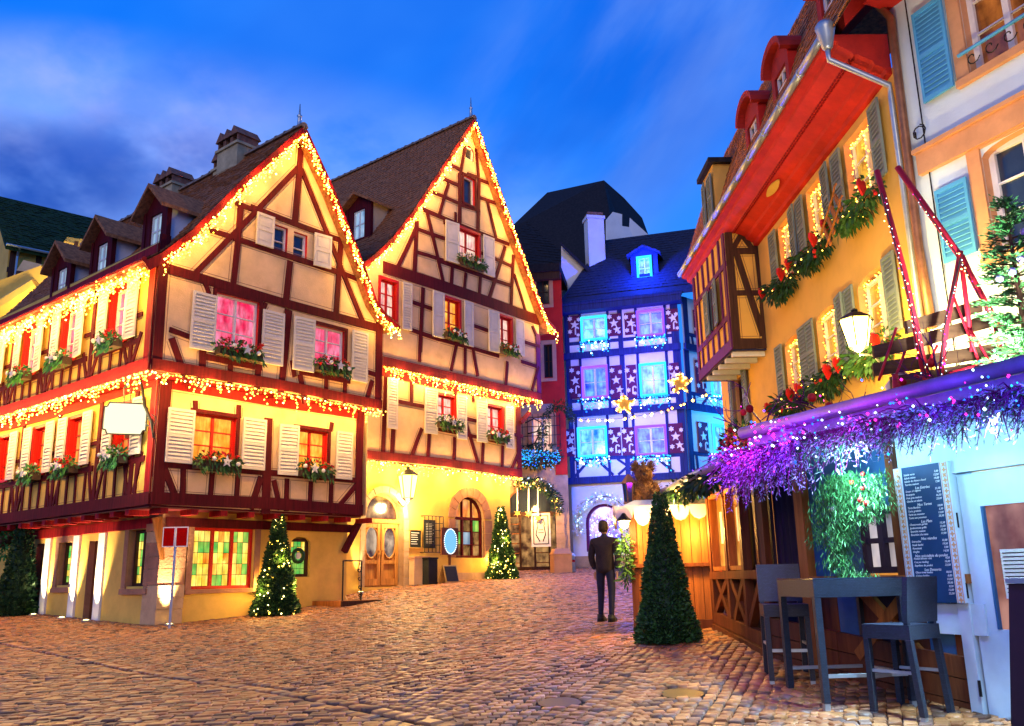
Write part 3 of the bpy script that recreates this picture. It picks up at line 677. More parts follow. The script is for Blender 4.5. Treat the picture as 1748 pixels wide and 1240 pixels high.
for off, za, zb, qs in ((s2, F2, F3+.1, Lq2), (s1, F1, F2, Lq1)):
    u1 = off
    beam(house, LA, (UL, za+.14), (off, za+.14), .28, off, proud=.055, matname='timber_bright_red' if off == s2 else 'timber_red')
    beam(house, LA, (UL, zb-.10), (off, zb-.10), .22, off, proud=.04, matname='timber_bright_red')
    beam(house, LA, (off-.15, za+.2), (off-.15, zb-.1), .28, off, matname='timber_bright_red')
    us = sorted([q[0] for q in qs]+[UL, off])
    for q in qs:                                      # small posts below the sills
        for k, du in enumerate((-.75, -.25, .25, .75)): beam(house, LA, (q[0]+du, za+.27), (q[0]+du+R.uniform(-.03, .03), q[1]-.24), .10, off)
    for a, b in zip(us[:-1], us[1:]):                 # storey posts and raking braces between windows
        m = (a+b)/2 if b != off else b-.95
        if a == UL: continue
        beam(house, LA, (m, za+.27), (m, zb-.2), .15, off)
        beam(house, LA, (m+.14, za+.3), (m+.44, q[1]-.25+.25), .10, off); beam(house, LA, (m-.14, za+.3), (m-.42, q[1]), .10, off)
        beam(house, LA, (m-.42, q[1]+.45), (m+.42, q[1]+.45), .10, off)
for i in range(15): link('joist_end', je, house, LA.W(UL+.3+i*.74, F1, s1), LA.rz)
mb = MB(); mb.box(UL, s2-.004, .003, s2-s1+.3, F2-.056, F2-.004); obj('jetty', mb, 'timber_bright_red', house, LA.W(0, 0, s2), LA.rz)
mb = MB(); mb.box(UL, s1-.004, .024, s1+.2, F1-.066, F1-.005); obj('jetty', mb, 'timber_red', house, LA.W(0, 0, s1), LA.rz)
beam(house, LA, (UL, F1-.32), (-.05, F1-.32), .24, .03, matname='timber_bright_red', line=False, name='sill_beam')
# ground floor of the long side
gl = qbox(LA, z2, 0, 545, 622, 755, 995); gs = qbox(LA, z2, 0, 250, 305, 810, 990); gd = qbox(LA, z2, 0, 372, 415, 795, 1125); gd2 = qbox(LA, z2, 0, 150, 190, 800, 1110)
gdh = [rect(gd[0], .1, max(gd[2], .75), 2.35), rect(gd2[0], .2, max(gd2[2], .8), 2.3)]
gl = (gl[0], gl[1], max(.7, gl[2]), gl[3]); gs = (gs[0], gs[1], max(.6, gs[2]), gs[3])
wall(house, LA, 0, [(UL, -.4), (.0, -.4), (.0, F1), (UL, F1)], [hole(gl), hole(gs)]+gdh, ['plaster_yellow', 'stone_red'], .28)
leaded(house, LA, gl, 0, 3, 6, 2, ['pane_gold', 'pane_green', 'pane_gold'], 'timber_brown', .2); leaded(house, LA, gs, 0, 3, 6, 1, ['pane_gold', 'pane_gold', 'pane_green'], 'timber_brown', .2)
def surround(root, fac, q, off, m, t=.2, y=-.05):
    u, z, wd, h = q; mb = MB(); mb.box(u-wd/2-t, u-wd/2-.004, y, .1, z-.05, z+h+t); mb.box(u+wd/2+.004, u+wd/2+t, y, .1, z-.05, z+h+t); mb.box(u-wd/2-.004, u+wd/2+.004, y-.003, .1, z+h+.004, z+h+t); mb.box(u-wd/2-t, u+wd/2+t, y-.04, .1, z-.19, z-.055)
    return obj('window_surround', mb, m, root, fac.W(0, 0, off), fac.rz)
surround(house, LA, gl, 0, 'stone_red'); surround(house, LA, gs, 0, 'stone_red')
def plank_door(root, fac, u, z, wd, h, off, m, back=.18, n=5):
    o = obj('door', MB().box(-wd/2, wd/2, back, back+.05, 0, h), m, root, fac.W(u, z, off), fac.rz)
    pm = MB().box(-wd/n/2+.006, wd/n/2-.006, back-.02, back+.01, .02, h-.02).mesh('plank', m)
    for i in range(n): link('plank', pm, o, (-wd/2+wd*(i+.5)/n, 0, 0))
    obj('handle', MB().tube([(wd*.35, back-.03, h*.45), (wd*.35, back-.08, h*.45), (wd*.35, back-.08, h*.53), (wd*.35, back-.03, h*.53)], .012, 6), 'iron', o); return o
plank_door(house, LA, gd[0], .1, max(gd[2], .75), 2.35, 0, 'wood_brown'); plank_door(house, LA, gd2[0], .2, max(gd2[2], .8), 2.3, 0, 'wood_brown')
# --- roof
def roof_body(root, fac, pl, pr, off0, length, th, m, name='roof', edge='timber_brown'):
    prof = pl+pr[1:]; n = len(prof); low = [(u, z-th) for u, z in prof]
    mb = MB(); mb.prism(prof+low[::-1], 0, length, 0)
    o = obj(name, mb, m, root, fac.W(0, 0, off0), fac.rz); return o
roofA = roof_body(house, GA, rp_l, rp_r, VO, LEN, .16, 'roof_tile')
R = random.Random(5); mb = MB(); V3 = lambda f, u, z, off: f.W(u, z, off)
tile_slope(mb, [GA.W(u, z, VO)-GA.W(0,0,VO) for u, z in rp_l], -GA.n, LEN, R=R)
tile_slope(mb, [GA.W(u, z, VO)-GA.W(0,0,VO) for u, z in rp_r[::-1]], -GA.n, LEN, R=R)
tag(obj('roof_tiles', mb, 'roof_tile', house, GA.W(0,0,VO)), kind='stuff')
rt = MB(); rt.prism([(-.13, -.02), (.13, -.02), (.08, .09), (0, .12), (-.08, .09)], 0, .36); rtm = rt.mesh('ridge_tile', 'ridge_tile')
rb = MB(); rb.prism([(-.14, -.03), (.14, -.03), (.09, .10), (0, .145), (-.09, .10)], 0, .06); rbm = rb.mesh('mortar_bed', 'ridge_tile')
def ridge(root, fac, ap, off, length):
    n = int(length/.42)
    for i in range(n):
        link('ridge_tile', rtm, root, fac.W(ap[0], ap[1], off-i*.42), fac.rz); link('ridge_tile', rbm, root, fac.W(ap[0], ap[1]+.01, off-i*.42-.37), fac.rz)
ridge(house, GA, apex, VO, LEN)
# bargeboards under the verge
for pts in (rp_l, rp_r):
    for (a, b), (c, d) in zip(pts[:-1], pts[1:]):
        beam(house, GA, (a, b-.15), (c, d-.15), .22, VO-.02, matname='timber_bright_red', line=False, name='bargeboard', proud=.03)
def finial(root, p, h, m='zinc'):
    obj('finial', MB().lathe([(.10, 0), (.07, h*.1), (.05, h*.45), (.08, h*.5), (.03, h*.58), (.012, h)], (0,0,0), 8), m, root, p, 0, True)
finial(house, GA.W(apex[0], apex[1]+.02, VO-.25), .75)
# dormers on the slope over the long side
def slope_hit(px, py, fac, a, b, off):
    P0 = fac.W(a[0], a[1], off); e1 = fac.W(b[0], b[1], off)-P0; e2 = -fac.n; nn = np.cross(e1, e2); r = ray(px, py); t = ((P0-CAMP)@nn)/(r@nn); return CAMP+r*t
def dormer(root, P, fac, wd, h, gable, depth, wall_m, roof_m, pane='pane_pale_blue', frame='timber_red', cheek='plaster_white'):
    """front face centred at foot P, facing the facade's normal"""
    mb = MB(); ww_, wh_ = wd*.50, h*.72
    o = obj('dormer', wall_sheet([(-wd/2, 0), (wd/2, 0), (wd/2, h), (0, h+gable), (-wd/2, h)], [rect(0, h*.16, ww_, wh_)], .1), [frame, frame], root, P, fac.rz)
    obj('cheek', MB().add([(-wd/2, 0, 0), (-wd/2, 0, h), (-wd/2, depth, h)], [(0,1,2)]), cheek, o); obj('cheek', MB().add([(wd/2, 0, 0), (wd/2, 0, h), (wd/2, depth, h)], [(0,2,1)]), cheek, o)
    for sx in (-1, 1): obj('post', MB().box(sx*wd/2-.06, sx*wd/2+.06, -.03, .09, 0, h), frame, o)
    r = MB(); ov = .22
    for sx in (-1, 1):
        e = (sx*(wd/2+ov), h-ov*gable/(wd/2)); r.hexa([(e[0], -.28, e[1]), (0, -.28, h+gable), (0, depth+1.0, h+gable), (e[0], depth+.3, e[1]), (e[0], -.28, e[1]+.10), (0, -.28, h+gable+.10), (0, depth+1.0, h+gable+.10), (e[0], depth+.3, e[1]+.10)])
    obj('roof', r, roof_m, o)
    f = MB(); f.box(-ww_/2, ww_/2, .05, .09, h*.16, h*.16+.05); f.box(-ww_/2, ww_/2, .05, .09, h*.16+wh_-.05, h*.16+wh_)
    for x in (-ww_/2, -.025, ww_/2-.05): f.box(x, x+.05, .048, .092, h*.16+.05, h*.16+wh_-.05)
    f.box(-ww_/2, ww_/2, .05, .088, h*.16+wh_*.5-.02, h*.16+wh_*.5+.02); obj('window', f, 'white_paint', o)
    obj('pane', MB().add([(-ww_/2, .085, h*.16), (ww_/2, .085, h*.16), (ww_/2, .085, h*.16+wh_), (-ww_/2, .085, h*.16+wh_)], [(0,1,2,3)]), pane, o)
    return o
for p, k in (((738, 660), 1.0), ((478, 790), 1.0), ((283, 905), 1.0)):
    P = slope_hit(*z1(*p), GA, rp_l[2], rp_l[3], VO); dormer(house, P, LA, 1.05, 1.2, .5, .95, 'timber_red', 'roof_tile')
# chimneys with tent-shaped tile caps
def chimney(root, P, wx, wy, h, rz, m='chimney_render', caps=3):
    o = obj('chimney', MB().box(-wx/2, wx/2, -wy/2, wy/2, -1.2, h).box(-wx/2-.06, wx/2+.06, -wy/2-.06, wy/2+.06, h, h+.08), m, root, P, rz)
    for i in range(caps):
        x = -wx/2+wx*(i+.5)/caps; c = MB(); s = wx/caps/2*.95
        c.box(x-s, x-s+.05, -wy/2, wy/2, h+.08, h+.34); c.box(x+s-.05, x+s, -wy/2, wy/2, h+.08, h+.34)
        c.prism([(x-s-.06, h+.32), (x+s+.06, h+.32), (x, h+.62)], -wy/2-.06, wy/2+.06); obj('cap', c, 'brick_dull', o)
    return o
def ridge_point(fac, ap, px):        # the ridge point that shows at column px
    lo, hi = 0., 30.
    for _ in range(60):
        m = (lo+hi)/2; x = pix(fac.W(ap[0], ap[1], VO-m))[0]
        if x > px: lo = m
        else: hi = m
    return fac.W(ap[0], ap[1], VO-lo)
P = ridge_point(GA, apex, 405); chimney(house, P, 1.05, .7, .30, LA.rz, caps=3); P2 = ridge_point(GA, apex, 383); chimney(house, P2, .4, .5, -.15, LA.rz, caps=1)
P = ridge_point(GA, apex, 295); chimney(house, P, 1.1, .7, .15, LA.rz, caps=3)

# --- flower boxes of this house
for i, (q, off, lab) in enumerate(((GW[0][1], s2, 'flower box under the upper pink window next to the house corner'), (GW[1][1], s2, 'flower box under the upper pink window farther from the house corner'),
        (GW[4][1], s1, 'flower box with white star under the amber window next to the house corner'), (GW[5][1], s1, 'flower box under the amber window above the small green window'))):
    flower_box(GA, q[0], q[1]+.02, q[2]*.98, off+.05, lab, True, 'petal_white', 'flower boxes on the gable of the nearest house', 40+i)
nm = ['nearest to the corner', 'second from the corner', 'third from the corner', 'farthest from the corner']
for j, (qs, off, fl) in enumerate(((Lq2, s2, 'upper'), (Lq1, s1, 'lower'))):
    for i, q in enumerate(qs):
        if i == 3: continue
        flower_box(LA, q[0], q[1]-.02, .85, off+.05, f'flower box on the {fl} storey of the yellow long side, {nm[i]}', (i+j) % 2 == 0, 'petal_white', 'flower boxes on the long side of the nearest house', 60+i+10*j, 'leaf_bright')
# --- strings of warm lights
gl_ = 'warm light strings on the half timbered houses'
icicles('string_lights', [GA.W(u, z-.20, VO+.05) for u, z in rp_l[1:]], 'warm light string along the left gable edge of the nearest house', gl_, 1, hi=.60, step=.05, watts=20, push=GA.n*.05)
icicles('string_lights', [GA.W(u, z-.20, VO+.05) for u, z in rp_r], 'warm light string along the right gable edge of the nearest house', gl_, 2, hi=.60, step=.05, watts=20, push=GA.n*.05)
icicles('string_lights', [GA.W(-s2-.1, F2-.03, s2+.06), GA.W(ur2+.1, F2-.03, s2+.06)], 'warm icicle lights along the middle floor of the nearest gable', gl_, 3, hi=.5, step=.075, watts=46, push=GA.n*.18)
icicles('string_lights', [LA.W(UL, F2-.03, s2+.06), LA.W(s2, F2-.03, s2+.06)], 'warm icicle lights along the middle floor of the yellow long side', gl_, 4, hi=.55, step=.055, watts=52, push=LA.n*.18)
eu, ez = rp_l[0]
eave = [GA.W(eu+.05, ez-.10, VO-LEN), GA.W(eu+.05, ez-.10, VO-.1)]
icicles('string_lights', eave, 'dense warm lights along the eave above the yellow long side', gl_, 5, hi=.66, step=.032, jitter=.16, watts=50, push=LA.n*.12)
gut = MB(); g0, g1 = GA.W(eu-.06, ez+.0, VO-LEN), GA.W(eu-.06, ez+.0, VO); gut.tube([(0,0,0), g1-g0], .07, 8); obj('gutter', gut, 'timber_bright_red', house, g0)
# up-lights let into the paving
for i, (p, lab) in enumerate((((150, 1062), 'ground spotlight at the far end of the yellow long side'), ((262, 1064), 'ground spotlight at the foot of the stone corner pillar'), ((108, 1061), 'ground spotlight beside the small leaded window'), ((60, 1052), 'ground spotlight next to the brown plank door'))):
    x = p[0]; g = LA.at(*((x, p[1])), .25); P = LA.W(g[0], 0, .30); P[2] = float(gz(P[0], P[1]))+.05
    if i == 1: P = AO + (GA.n*.30 + GA.d*.18); P[2] = float(gz(P[0], P[1]))+.05
    t = thing('ground_spotlight', P, lab, 'spotlight', 'spotlights in the paving by the corner house')
    obj('housing', MB().lathe([(.10, -.06), (.11, .0), (.09, .015), (.085, .004)], (0,0,0), 12), 'zinc', t, P); obj('lens', MB().lathe([(.075, .006), (.05, .02), (.001, .024)], (0,0,0), 12), 'bulb_warm_hot', t, P, 0, True)
    aim = P + np.array([0, 0, 1.5]) + (LA.n*-.24 if i != 1 else GA.n*-.22)
    lamp('beam_lamp', 'SPOT', P+np.array([0, 0, .05]), 1100, (1, .80, .42), t, .04, aim, math.radians(46), 1.)

for px_, py_ in ((74, 1000), (123, 1000), (166, 1005)):
    u = LA.at(px_, py_, .06)[0]; obj('pilaster', MB().box(u-.17, u+.17, -.06, .0, -.2, F1-.46), 'plaster_white', house, LA.W(0, 0, 0), LA.rz)
# ------------------------------------------------------------------ the taller house with the arched door
GB = Fac(AO-GA.n*1.0, 39.5); LB = Fac(AO-GA.n*1.0, 129.5)
b1, b2 = .14, .34
uB0 = urg+.9; Bz1 = GB.at(700, 792, b1)[1]; Bz2 = GB.at(800, 656, b2)[1]; Bz3 = GB.at(780, 500, b2)[1]
uBg = GB.at(872, 930, 0)[0]; uB1 = GB.at(889, 770, b1)[0]; uB2 = GB.at(922, 640, b2)[0]
houseB = thing('half_timbered_house', (float(GB.W(uB0,0)[0]), float(GB.W(uB0,0)[1]), 1.0), 'taller half timbered house with steep gable above the arched wooden door', 'house', 'half timbered houses on the square')
VB_ = b2+.40
bp_l = [GB.at(*z5(*p), VB_) for p in ((180, 790), (250, 738), (335, 655), (445, 512), (740, 62))]
bp_r = [GB.at(*z5(*p), VB_) for p in ((740, 62), (880, 460), (1000, 790), (1075, 1000), (1105, 1075), (1148, 1122))]
apB = bp_l[-1]
BW = [('t', qbox(GB, z5, b2, 648, 758, 635, 795), 'pane_white', 2, 2), ('t', qbox(GB, z5, b2, 682, 738, 365, 500), 'dark_glass', 1, 1),
      ('t', qbox(GB, z5, b2, 262, 342, 885, 1075), 'pane_white', 2, 3), ('t', qbox(GB, z5, b2, 577, 660, 980, 1160), 'pane_amber', 2, 3), ('t', qbox(GB, z5, b2, 853, 922, 1070, 1235), 'pane_white', 2, 3),
      ('m', qbox(GB, z6, b1, 402, 495, 272, 405), 'pane_white', 2, 3), ('m', qbox(GB, z6, b1, 645, 722, 325, 465), 'pane_white', 2, 3)]
top = [(u, z-.12) for u, z in bp_l[1:] if u > uB0-.3]; topr = [(u, z-.12) for u, z in bp_r[1:] if u < uB2-.02]
outl = [(uB0-.3, Bz2), (uB2, Bz2), (uB2, prof_z(bp_r, uB2)-.12)] + topr[::-1] + [(apB[0], apB[1]-.12)] + top[:-1][::-1] + [(uB0-.3, prof_z(bp_l, uB0-.3)-.12)]
small = qbox(GB, z5, b2, 692, 734, 205, 275)
wall(houseB, GB, b2, outl, [hole(q[1]) for q in BW if q[0] == 't']+[arch(small[0], small[1], small[2], small[3], 8)], ['plaster_cream', 'red_paint'])
wall(houseB, GB, b1, [(uB0-.3, Bz1), (uB1, Bz1), (uB1, Bz2), (uB0-.3, Bz2)], [hole(q[1]) for q in BW if q[0] == 'm'], ['plaster_cream', 'red_paint'])
for f, q, p, nx, ny in BW:
    casement(houseB, GB, *q, b2 if f == 't' else b1, nx, ny, p, 'white_paint' if p == 'dark_glass' else 'red_paint', back=.13, casing='red_paint' if p != 'dark_glass' else 'timber_red')
casement(houseB, GB, small[0], small[1], small[2], small[3]-.05, b2, 1, 1, 'dark_glass', 'white_paint', .1)
for q, f, sl in ((qbox(GB, z5, b2, 585, 646, 592, 795), b2, 0), (qbox(GB, z5, b2, 776, 830, 665, 860), b2, 0), (qbox(GB, z5, b2, 368, 412, 898, 1135), b2, 1), (qbox(GB, z5, b2, 520, 576, 943, 1172), b2, 0), (qbox(GB, z5, b2, 680, 724, 993, 1215), b2, 0),
              (qbox(GB, z5, b2, 802, 850, 1040, 1245), b2, 0), (qbox(GB, z5, b2, 940, 980, 1085, 1262), b2, 0), (qbox(GB, z6, b1, 165, 214, 187, 430), b1, 1), (qbox(GB, z6, b1, 345, 400, 238, 455), b1, 1), (qbox(GB, z6, b1, 500, 545, 272, 480), b1, 1),
              (qbox(GB, z6, b1, 596, 642, 297, 495), b1, 1), (qbox(GB, z6, b1, 735, 771, 325, 525), b1, 1)):
    shutter(houseB, GB, q[0]-q[2]/2, q[1], q[2], q[3], f+.06, slats=bool(sl))
T = .13
beams(houseB, GB, z5, b2, [(275, 815, 1065, 1085, .42), (690, 200, 664, 350, T), (744, 220, 756, 360, T), (700, 345, 762, 365, .12), (660, 345, 662, 595, .15), (760, 370, 752, 632, .15), (660, 500, 762, 530, .14), (618, 303, 665, 325, T), (575, 368, 658, 405, T), (762, 375, 830, 402, T),
    (512, 433, 658, 495, T), (762, 465, 862, 500, T), (468, 522, 912, 702, .16), (452, 625, 585, 672, T), (772, 745, 932, 815, T), (438, 738, 580, 782, T), (560, 785, 775, 860, .14), (775, 860, 930, 912, T),
    (605, 395, 558, 552, T), (498, 545, 580, 895, .14), (446, 612, 348, 818, .14), (448, 535, 434, 845, .15), (800, 482, 846, 672, T), (892, 712, 808, 975, .14), (932, 755, 920, 1015, .14), (936, 850, 996, 1045, .13),
    (626, 800, 618, 910, T), (692, 845, 685, 935, T), (766, 862, 760, 960, T), (580, 590, 645, 615, T), (640, 540, 640, 590, .10),
    (478, 920, 462, 1245, .15), (412, 988, 480, 1012, T), (480, 1012, 522, 1026, T), (722, 1108, 804, 1136, T), (405, 1128, 560, 1180, .14), (560, 1180, 860, 1265, .14), (980, 1190, 1062, 1216, T), (1028, 1112, 1066, 1205, T)], matname='timber_red')
beams(houseB, GB, z6, b2, [(330, -20, 325, 108, .14), (503, 25, 478, 150, T), (545, 30, 545, 165, T), (578, 20, 606, 178, T), (748, 105, 740, 225, T), (815, 105, 905, 135, T), (898, 130, 866, 245, T)], matname='timber_red')
beam(houseB, GB, (uB2-.12, Bz2+.1), (uB2-.12, Bz3-.6), .24, b2, matname='timber_purple'); beam(houseB, GB, (uB0-.3, Bz2+.13), (uB2, Bz2+.13), .28, b2, proud=.055)
beams(houseB, GB, z6, b1, [(216, 180, 192, 575, .16), (288, 190, 286, 305, T), (215, 296, 345, 322, T), (336, 428, 284, 575, .14), (372, 440, 364, 590, .14), (495, 470, 490, 605, .13), (548, 395, 612, 612, .14), (545, 380, 598, 392, T), (385, 425, 735, 500, .13), (632, 495, 625, 620, T), (726, 510, 722, 632, T), (771, 455, 822, 466, T), (815, 515, 766, 630, .14), (165, 160, 150, 565, .16), (495, 240, 498, 275, .12), (580, 265, 585, 300, .12)])
beam(houseB, GB, (uB1-.13, Bz1+.1), (uB1-.13, Bz2-.05), .24, b1); beam(houseB, GB, (uB0-.3, Bz1+.12), (uB1, Bz1+.12), .26, b1, proud=.05); beam(houseB, GB, (uB0-.3, Bz2-.15), (uB1, Bz2-.15), .26, b1, proud=.03, matname='timber_bright_red')
beams(houseB, GB, z6, b1+.06, [(858, 350, 815, 400, .16)], line=False, name='brace')
obj('jetty', MB().box(uB0-.3, uB2, 0, .5, Bz2-.05, Bz2), 'timber_bright_red', houseB, GB.W(0, 0, b2), GB.rz); obj('jetty', MB().box(uB0-.3, uB1, .01, .4, Bz1-.06, Bz1-.002), 'timber_red', houseB, GB.W(0, 0, b1), GB.rz)
# ground floor
dq = qbox(GB, z6, 0, 62, 248, 735, 1190); aw = qbox(GB, z6, 0, 497, 637, 757, 1050); gq = qbox(GB, z6, 0, 345, 415, 860, 1005)
wall(houseB, GB, 0, [(uB0-.6, -.4), (uBg, -.4), (uBg, Bz1), (uB0-.6, Bz1)], [arch(dq[0], dq[1], dq[2], dq[3]), arch(aw[0], aw[1], aw[2], aw[3])], ['plaster_yellow', 'stone_tan'], .3)
def arch_stones(root, fac, u, z, wd, h, off, m, t=.28, jamb=True, y=-.05):
    """separate voussoirs and jamb blocks round an arched opening"""
    r = wd/2; zc = z+h-r; n = 9; R = random.Random(int(abs(u)*50))
    for i in range(n):
        a0, a1 = math.pi*i/n+.012, math.pi*(i+1)/n-.012; k = 3; tt = t*R.uniform(.95, 1.05)
        p = [(r*math.cos(a0+(a1-a0)*j/k), r*math.sin(a0+(a1-a0)*j/k)) for j in range(k+1)]; o = [((r+tt)*math.cos(a0+(a1-a0)*j/k), (r+tt)*math.sin(a0+(a1-a0)*j/k)) for j in range(k+1)]
        obj('voussoir', MB().prism(p+o[::-1], y+R.uniform(-.01, .01), .05), m, root, fac.W(u, zc, off), fac.rz)
    if jamb:
        zz0 = z; 
        while zz0 < zc-.05:
            hh = min(R.uniform(.28, .45), zc-zz0)
            for sx in (-1, 1):
                t2 = t*R.uniform(.9, 1.2); obj('stone', MB().box(min(sx*r, sx*(r+t2)), max(sx*r, sx*(r+t2)), y, .05, .006, hh-.006), m, root, fac.W(u, zz0, off), fac.rz)
            zz0 += hh
arch_stones(houseB, GB, dq[0], dq[1], dq[2], dq[3], 0, 'stone_tan', .2); arch_stones(houseB, GB, aw[0], aw[1], aw[2], aw[3], 0, 'stone_red', .34)
litpane('pane_leaded', (.06, .03, .02), (.85, .62, .38), .40, 5)
# arched double door with oval glass
u, z, wd, h = dq; r = wd/2
dd = obj('door', MB().prism(arch(0, 0, wd, h), .22, .27), 'oak_door', houseB, GB.W(u, z, 0), GB.rz)
hl = h-r-.15
for sx in (-1, 1):
    x0, x1 = (.02, r-.08) if sx > 0 else (-r+.08, -.02)
    f = MB(); f.box(x0, x0+.12, .15, .22, .05, hl); f.box(x1-.12, x1, .15, .22, .05, hl); f.box(x0+.12, x1-.12, .155, .22, .05, .25); f.box(x0+.12, x1-.12, .155, .22, hl-.14, hl); f.box(x0+.12, x1-.12, .155, .22, hl*.36, hl*.42)
    lf = obj('door_leaf', f, 'oak_door', dd); xm = (x0+x1)/2
    obj('panel', MB().prism([(xm+(x1-x0)*.30*math.cos(a*.5236), hl*.21+hl*.11*math.sin(a*.5236)) for a in range(12)], .19, .22), 'oak_door', lf) if False else None
    gl = MB(); gl.prism([(xm+(x1-x0)*.36*math.cos(a*.3927), hl*.70+hl*.24*math.sin(a*.3927)) for a in range(16)], .185, .215); obj('door_glass', gl, 'pane_leaded', dd)
    rg = MB(); P = [(xm+(x1-x0)*.38*math.cos(a*.3927), .18, hl*.70+hl*.255*math.sin(a*.3927)) for a in range(17)]; rg.tube(P, .03, 6, caps=False); obj('moulding', rg, 'oak_door', dd)
    obj('handle', MB().tube([(sx*.06, .15, hl*.5), (sx*.06, .10, hl*.5), (sx*.06, .10, hl*.5+.14), (sx*.06, .15, hl*.5+.14)], .014, 6), 'gold', dd)
mb = MB(); mb.box(-r+.02, r-.02, .13, .22, hl+.01, hl+.12); obj('transom', mb, 'oak_door', dd)
zc = h-r
fan = MB(); fan.prism([(.86*r*math.cos(math.pi*i/12), hl+.16+(h-hl-.28)*math.sin(math.pi*i/12)) for i in range(13)], .18, .215); obj('fanlight', fan, 'pane_shop', dd)
# arched window
u, z, wd, h = aw; r = wd/2
fr = MB()
for i in range(12):
    a0, a1 = math.pi*i/12, math.pi*(i+1)/12
    fr.prism([((r-.07)*math.cos(a0), h-r+(r-.07)*math.sin(a0)), (r*math.cos(a0), h-r+r*math.sin(a0)), (r*math.cos(a1), h-r+r*math.sin(a1)), ((r-.07)*math.cos(a1), h-r+(r-.07)*math.sin(a1))], .1, .2)
for x in (-r, r-.07): fr.box(x, x+.07, .1, .2, 0, h-r)
fr.box(-r+.07, r-.07, .1, .2, 0, .08); fr.box(-r+.07, r-.07, .095, .2, h-r-.05, h-r+.05)
for x in (-.33, .33): fr.box(x*r-.03, x*r+.03, .1, .2, .08, h-r-.05); fr.box(x*r-.02, x*r+.02, .11, .2, h-r+.05, h-.12)
for k in (1, 2): fr.box(-r+.07, r-.07, .12, .19, (h-r)*k/3-.015, (h-r)*k/3+.015)
ao = obj('window', fr, 'timber_red', houseB, GB.W(u, z, 0), GB.rz)
for i in range(3):
    for k in range(3):
        x0 = -r+2*r*i/3; hh = (h-r)/3
        obj('pane', MB().quad((x0, .195, hh*k), (x0+2*r/3, .195, hh*k), (x0+2*r/3, .195, hh*(k+1)), (x0, .195, hh*(k+1))), ['pane_shop', 'pane_green', 'pane_shop', 'pane_pale_blue', 'pane_shop'][(i*2+k) % 5], ao)
obj('pane', MB().add([(r*math.cos(math.pi*i/12), .196, h-r+r*math.sin(math.pi*i/12)) for i in range(13)], [tuple(range(13))]), 'pane_orange', ao)
# stone base course under the arched window
R = random.Random(9); us = GB.at(*z6(470, 1100), 0)[0]
u_ = us
while u_ < uBg-.05:
    l = min(R.uniform(.4, .7), uBg-u_)
    for zk, hh in ((.6, .46), (1.07, .44)):
        obj('stone', MB().box(.006, l-.006, -.05+R.uniform(-.01, .01), .04, .006, hh-.006), 'stone_tan', houseB, GB.W(u_, zk, 0), GB.rz)
    u_ += l
# roof
LENB = 10.5
roof_body(houseB, GB, bp_l, bp_r, VB_, LENB, .16, 'roof_tile')
mb = MB(); R = random.Random(6); o_ = GB.W(0, 0, VB_)
tile_slope(mb, [GB.W(u, z, VB_)-o_ for u, z in bp_l], -GB.n, LENB, R=R); tile_slope(mb, [GB.W(u, z, VB_)-o_ for u, z in bp_r[::-1]], -GB.n, LENB, R=R)
tag(obj('roof_tiles', mb, 'roof_tile', houseB, o_), kind='stuff'); ridge(houseB, GB, apB, VB_, LENB)
for pts in (bp_l, bp_r):
    for (a, b), (c, d) in zip(pts[:-1], pts[1:]): beam(houseB, GB, (a, b-.15), (c, d-.15), .20, VB_-.02, matname='timber_bright_red', line=False, name='bargeboard', proud=.03)
finial(houseB, GB.W(apB[0], apB[1]+.02, VB_-.2), .9)
P = slope_hit(*z5(152, 705), GB, bp_l[3], bp_l[4], VB_); dormer(houseB, P, LB, 1.2, 1.5, .35, 1.3, 'timber_red', 'roof_tile', cheek='plaster_cream')
obj('wall', MB().box(uB2-.02, uB2, .02, LENB, Bz2, Bz3), 'plaster_cream', houseB, GB.W(0, 0, b2), GB.rz); obj('wall', MB().box(uB1-.02, uB1, .02, LENB, Bz1, Bz2-.06), 'plaster_cream', houseB, GB.W(0, 0, b1), GB.rz); obj('wall', MB().box(uBg-.02, uBg, .02, LENB, -.3, Bz1), 'stone_tan', houseB, GB.W(0, 0, 0), GB.rz)
obj('wall', MB().box(uB0-.32, uB0-.30, .02, LENB, Bz1, Bz3), 'plaster_cream', houseB, GB.W(0, 0, b2), GB.rz)
# flower boxes
for i, (k, off, lab) in enumerate(((0, b2, 'flower box with gold star under the attic window of the taller gable'), (3, b2, 'flower box under the amber upper window of the taller gable'), (4, b2, 'flower box under the upper window at the right edge of the taller gable'),
        (5, b1, 'flower box with white star under the lower window left of the taller house'), (6, b1, 'flower box under the lower window at the right edge of the taller house'))):
    q = BW[k][1]; flower_box(GB, q[0], q[1]+.02, q[2]*1.15, off+.05, lab, i in (1, 2, 4), 'gold' if i == 0 else 'petal_white', 'flower boxes on the taller house', 80+i)
icicles('string_lights', [GB.W(u, z-.20, VB_+.05) for u, z in bp_l], 'warm light string along the left gable edge of the taller house', gl_, 11, hi=.5, step=.055, watts=27, push=GB.n*.05)
icicles('string_lights', [GB.W(u, z-.20, VB_+.05) for u, z in bp_r], 'warm light string along the right gable edge of the taller house', gl_, 12, hi=.5, step=.055, watts=27, push=GB.n*.05)
icicles('string_lights', [GB.W(uB0+.05, Bz2-.03, b2+.05), GB.W(uB2, Bz2-.03, b2+.05)], 'warm icicle lights along the upper floor of the taller house', gl_, 13, hi=.65, step=.06, watts=46, push=GB.n*.18)
icicles('string_lights', [GB.W(uB0, Bz1-.03, b1+.05), GB.W(uB1, Bz1-.03, b1+.05)], 'warm icicle lights above the arched door of the taller house', gl_, 14, hi=.5, step=.07, watts=52, push=GB.n*.2)
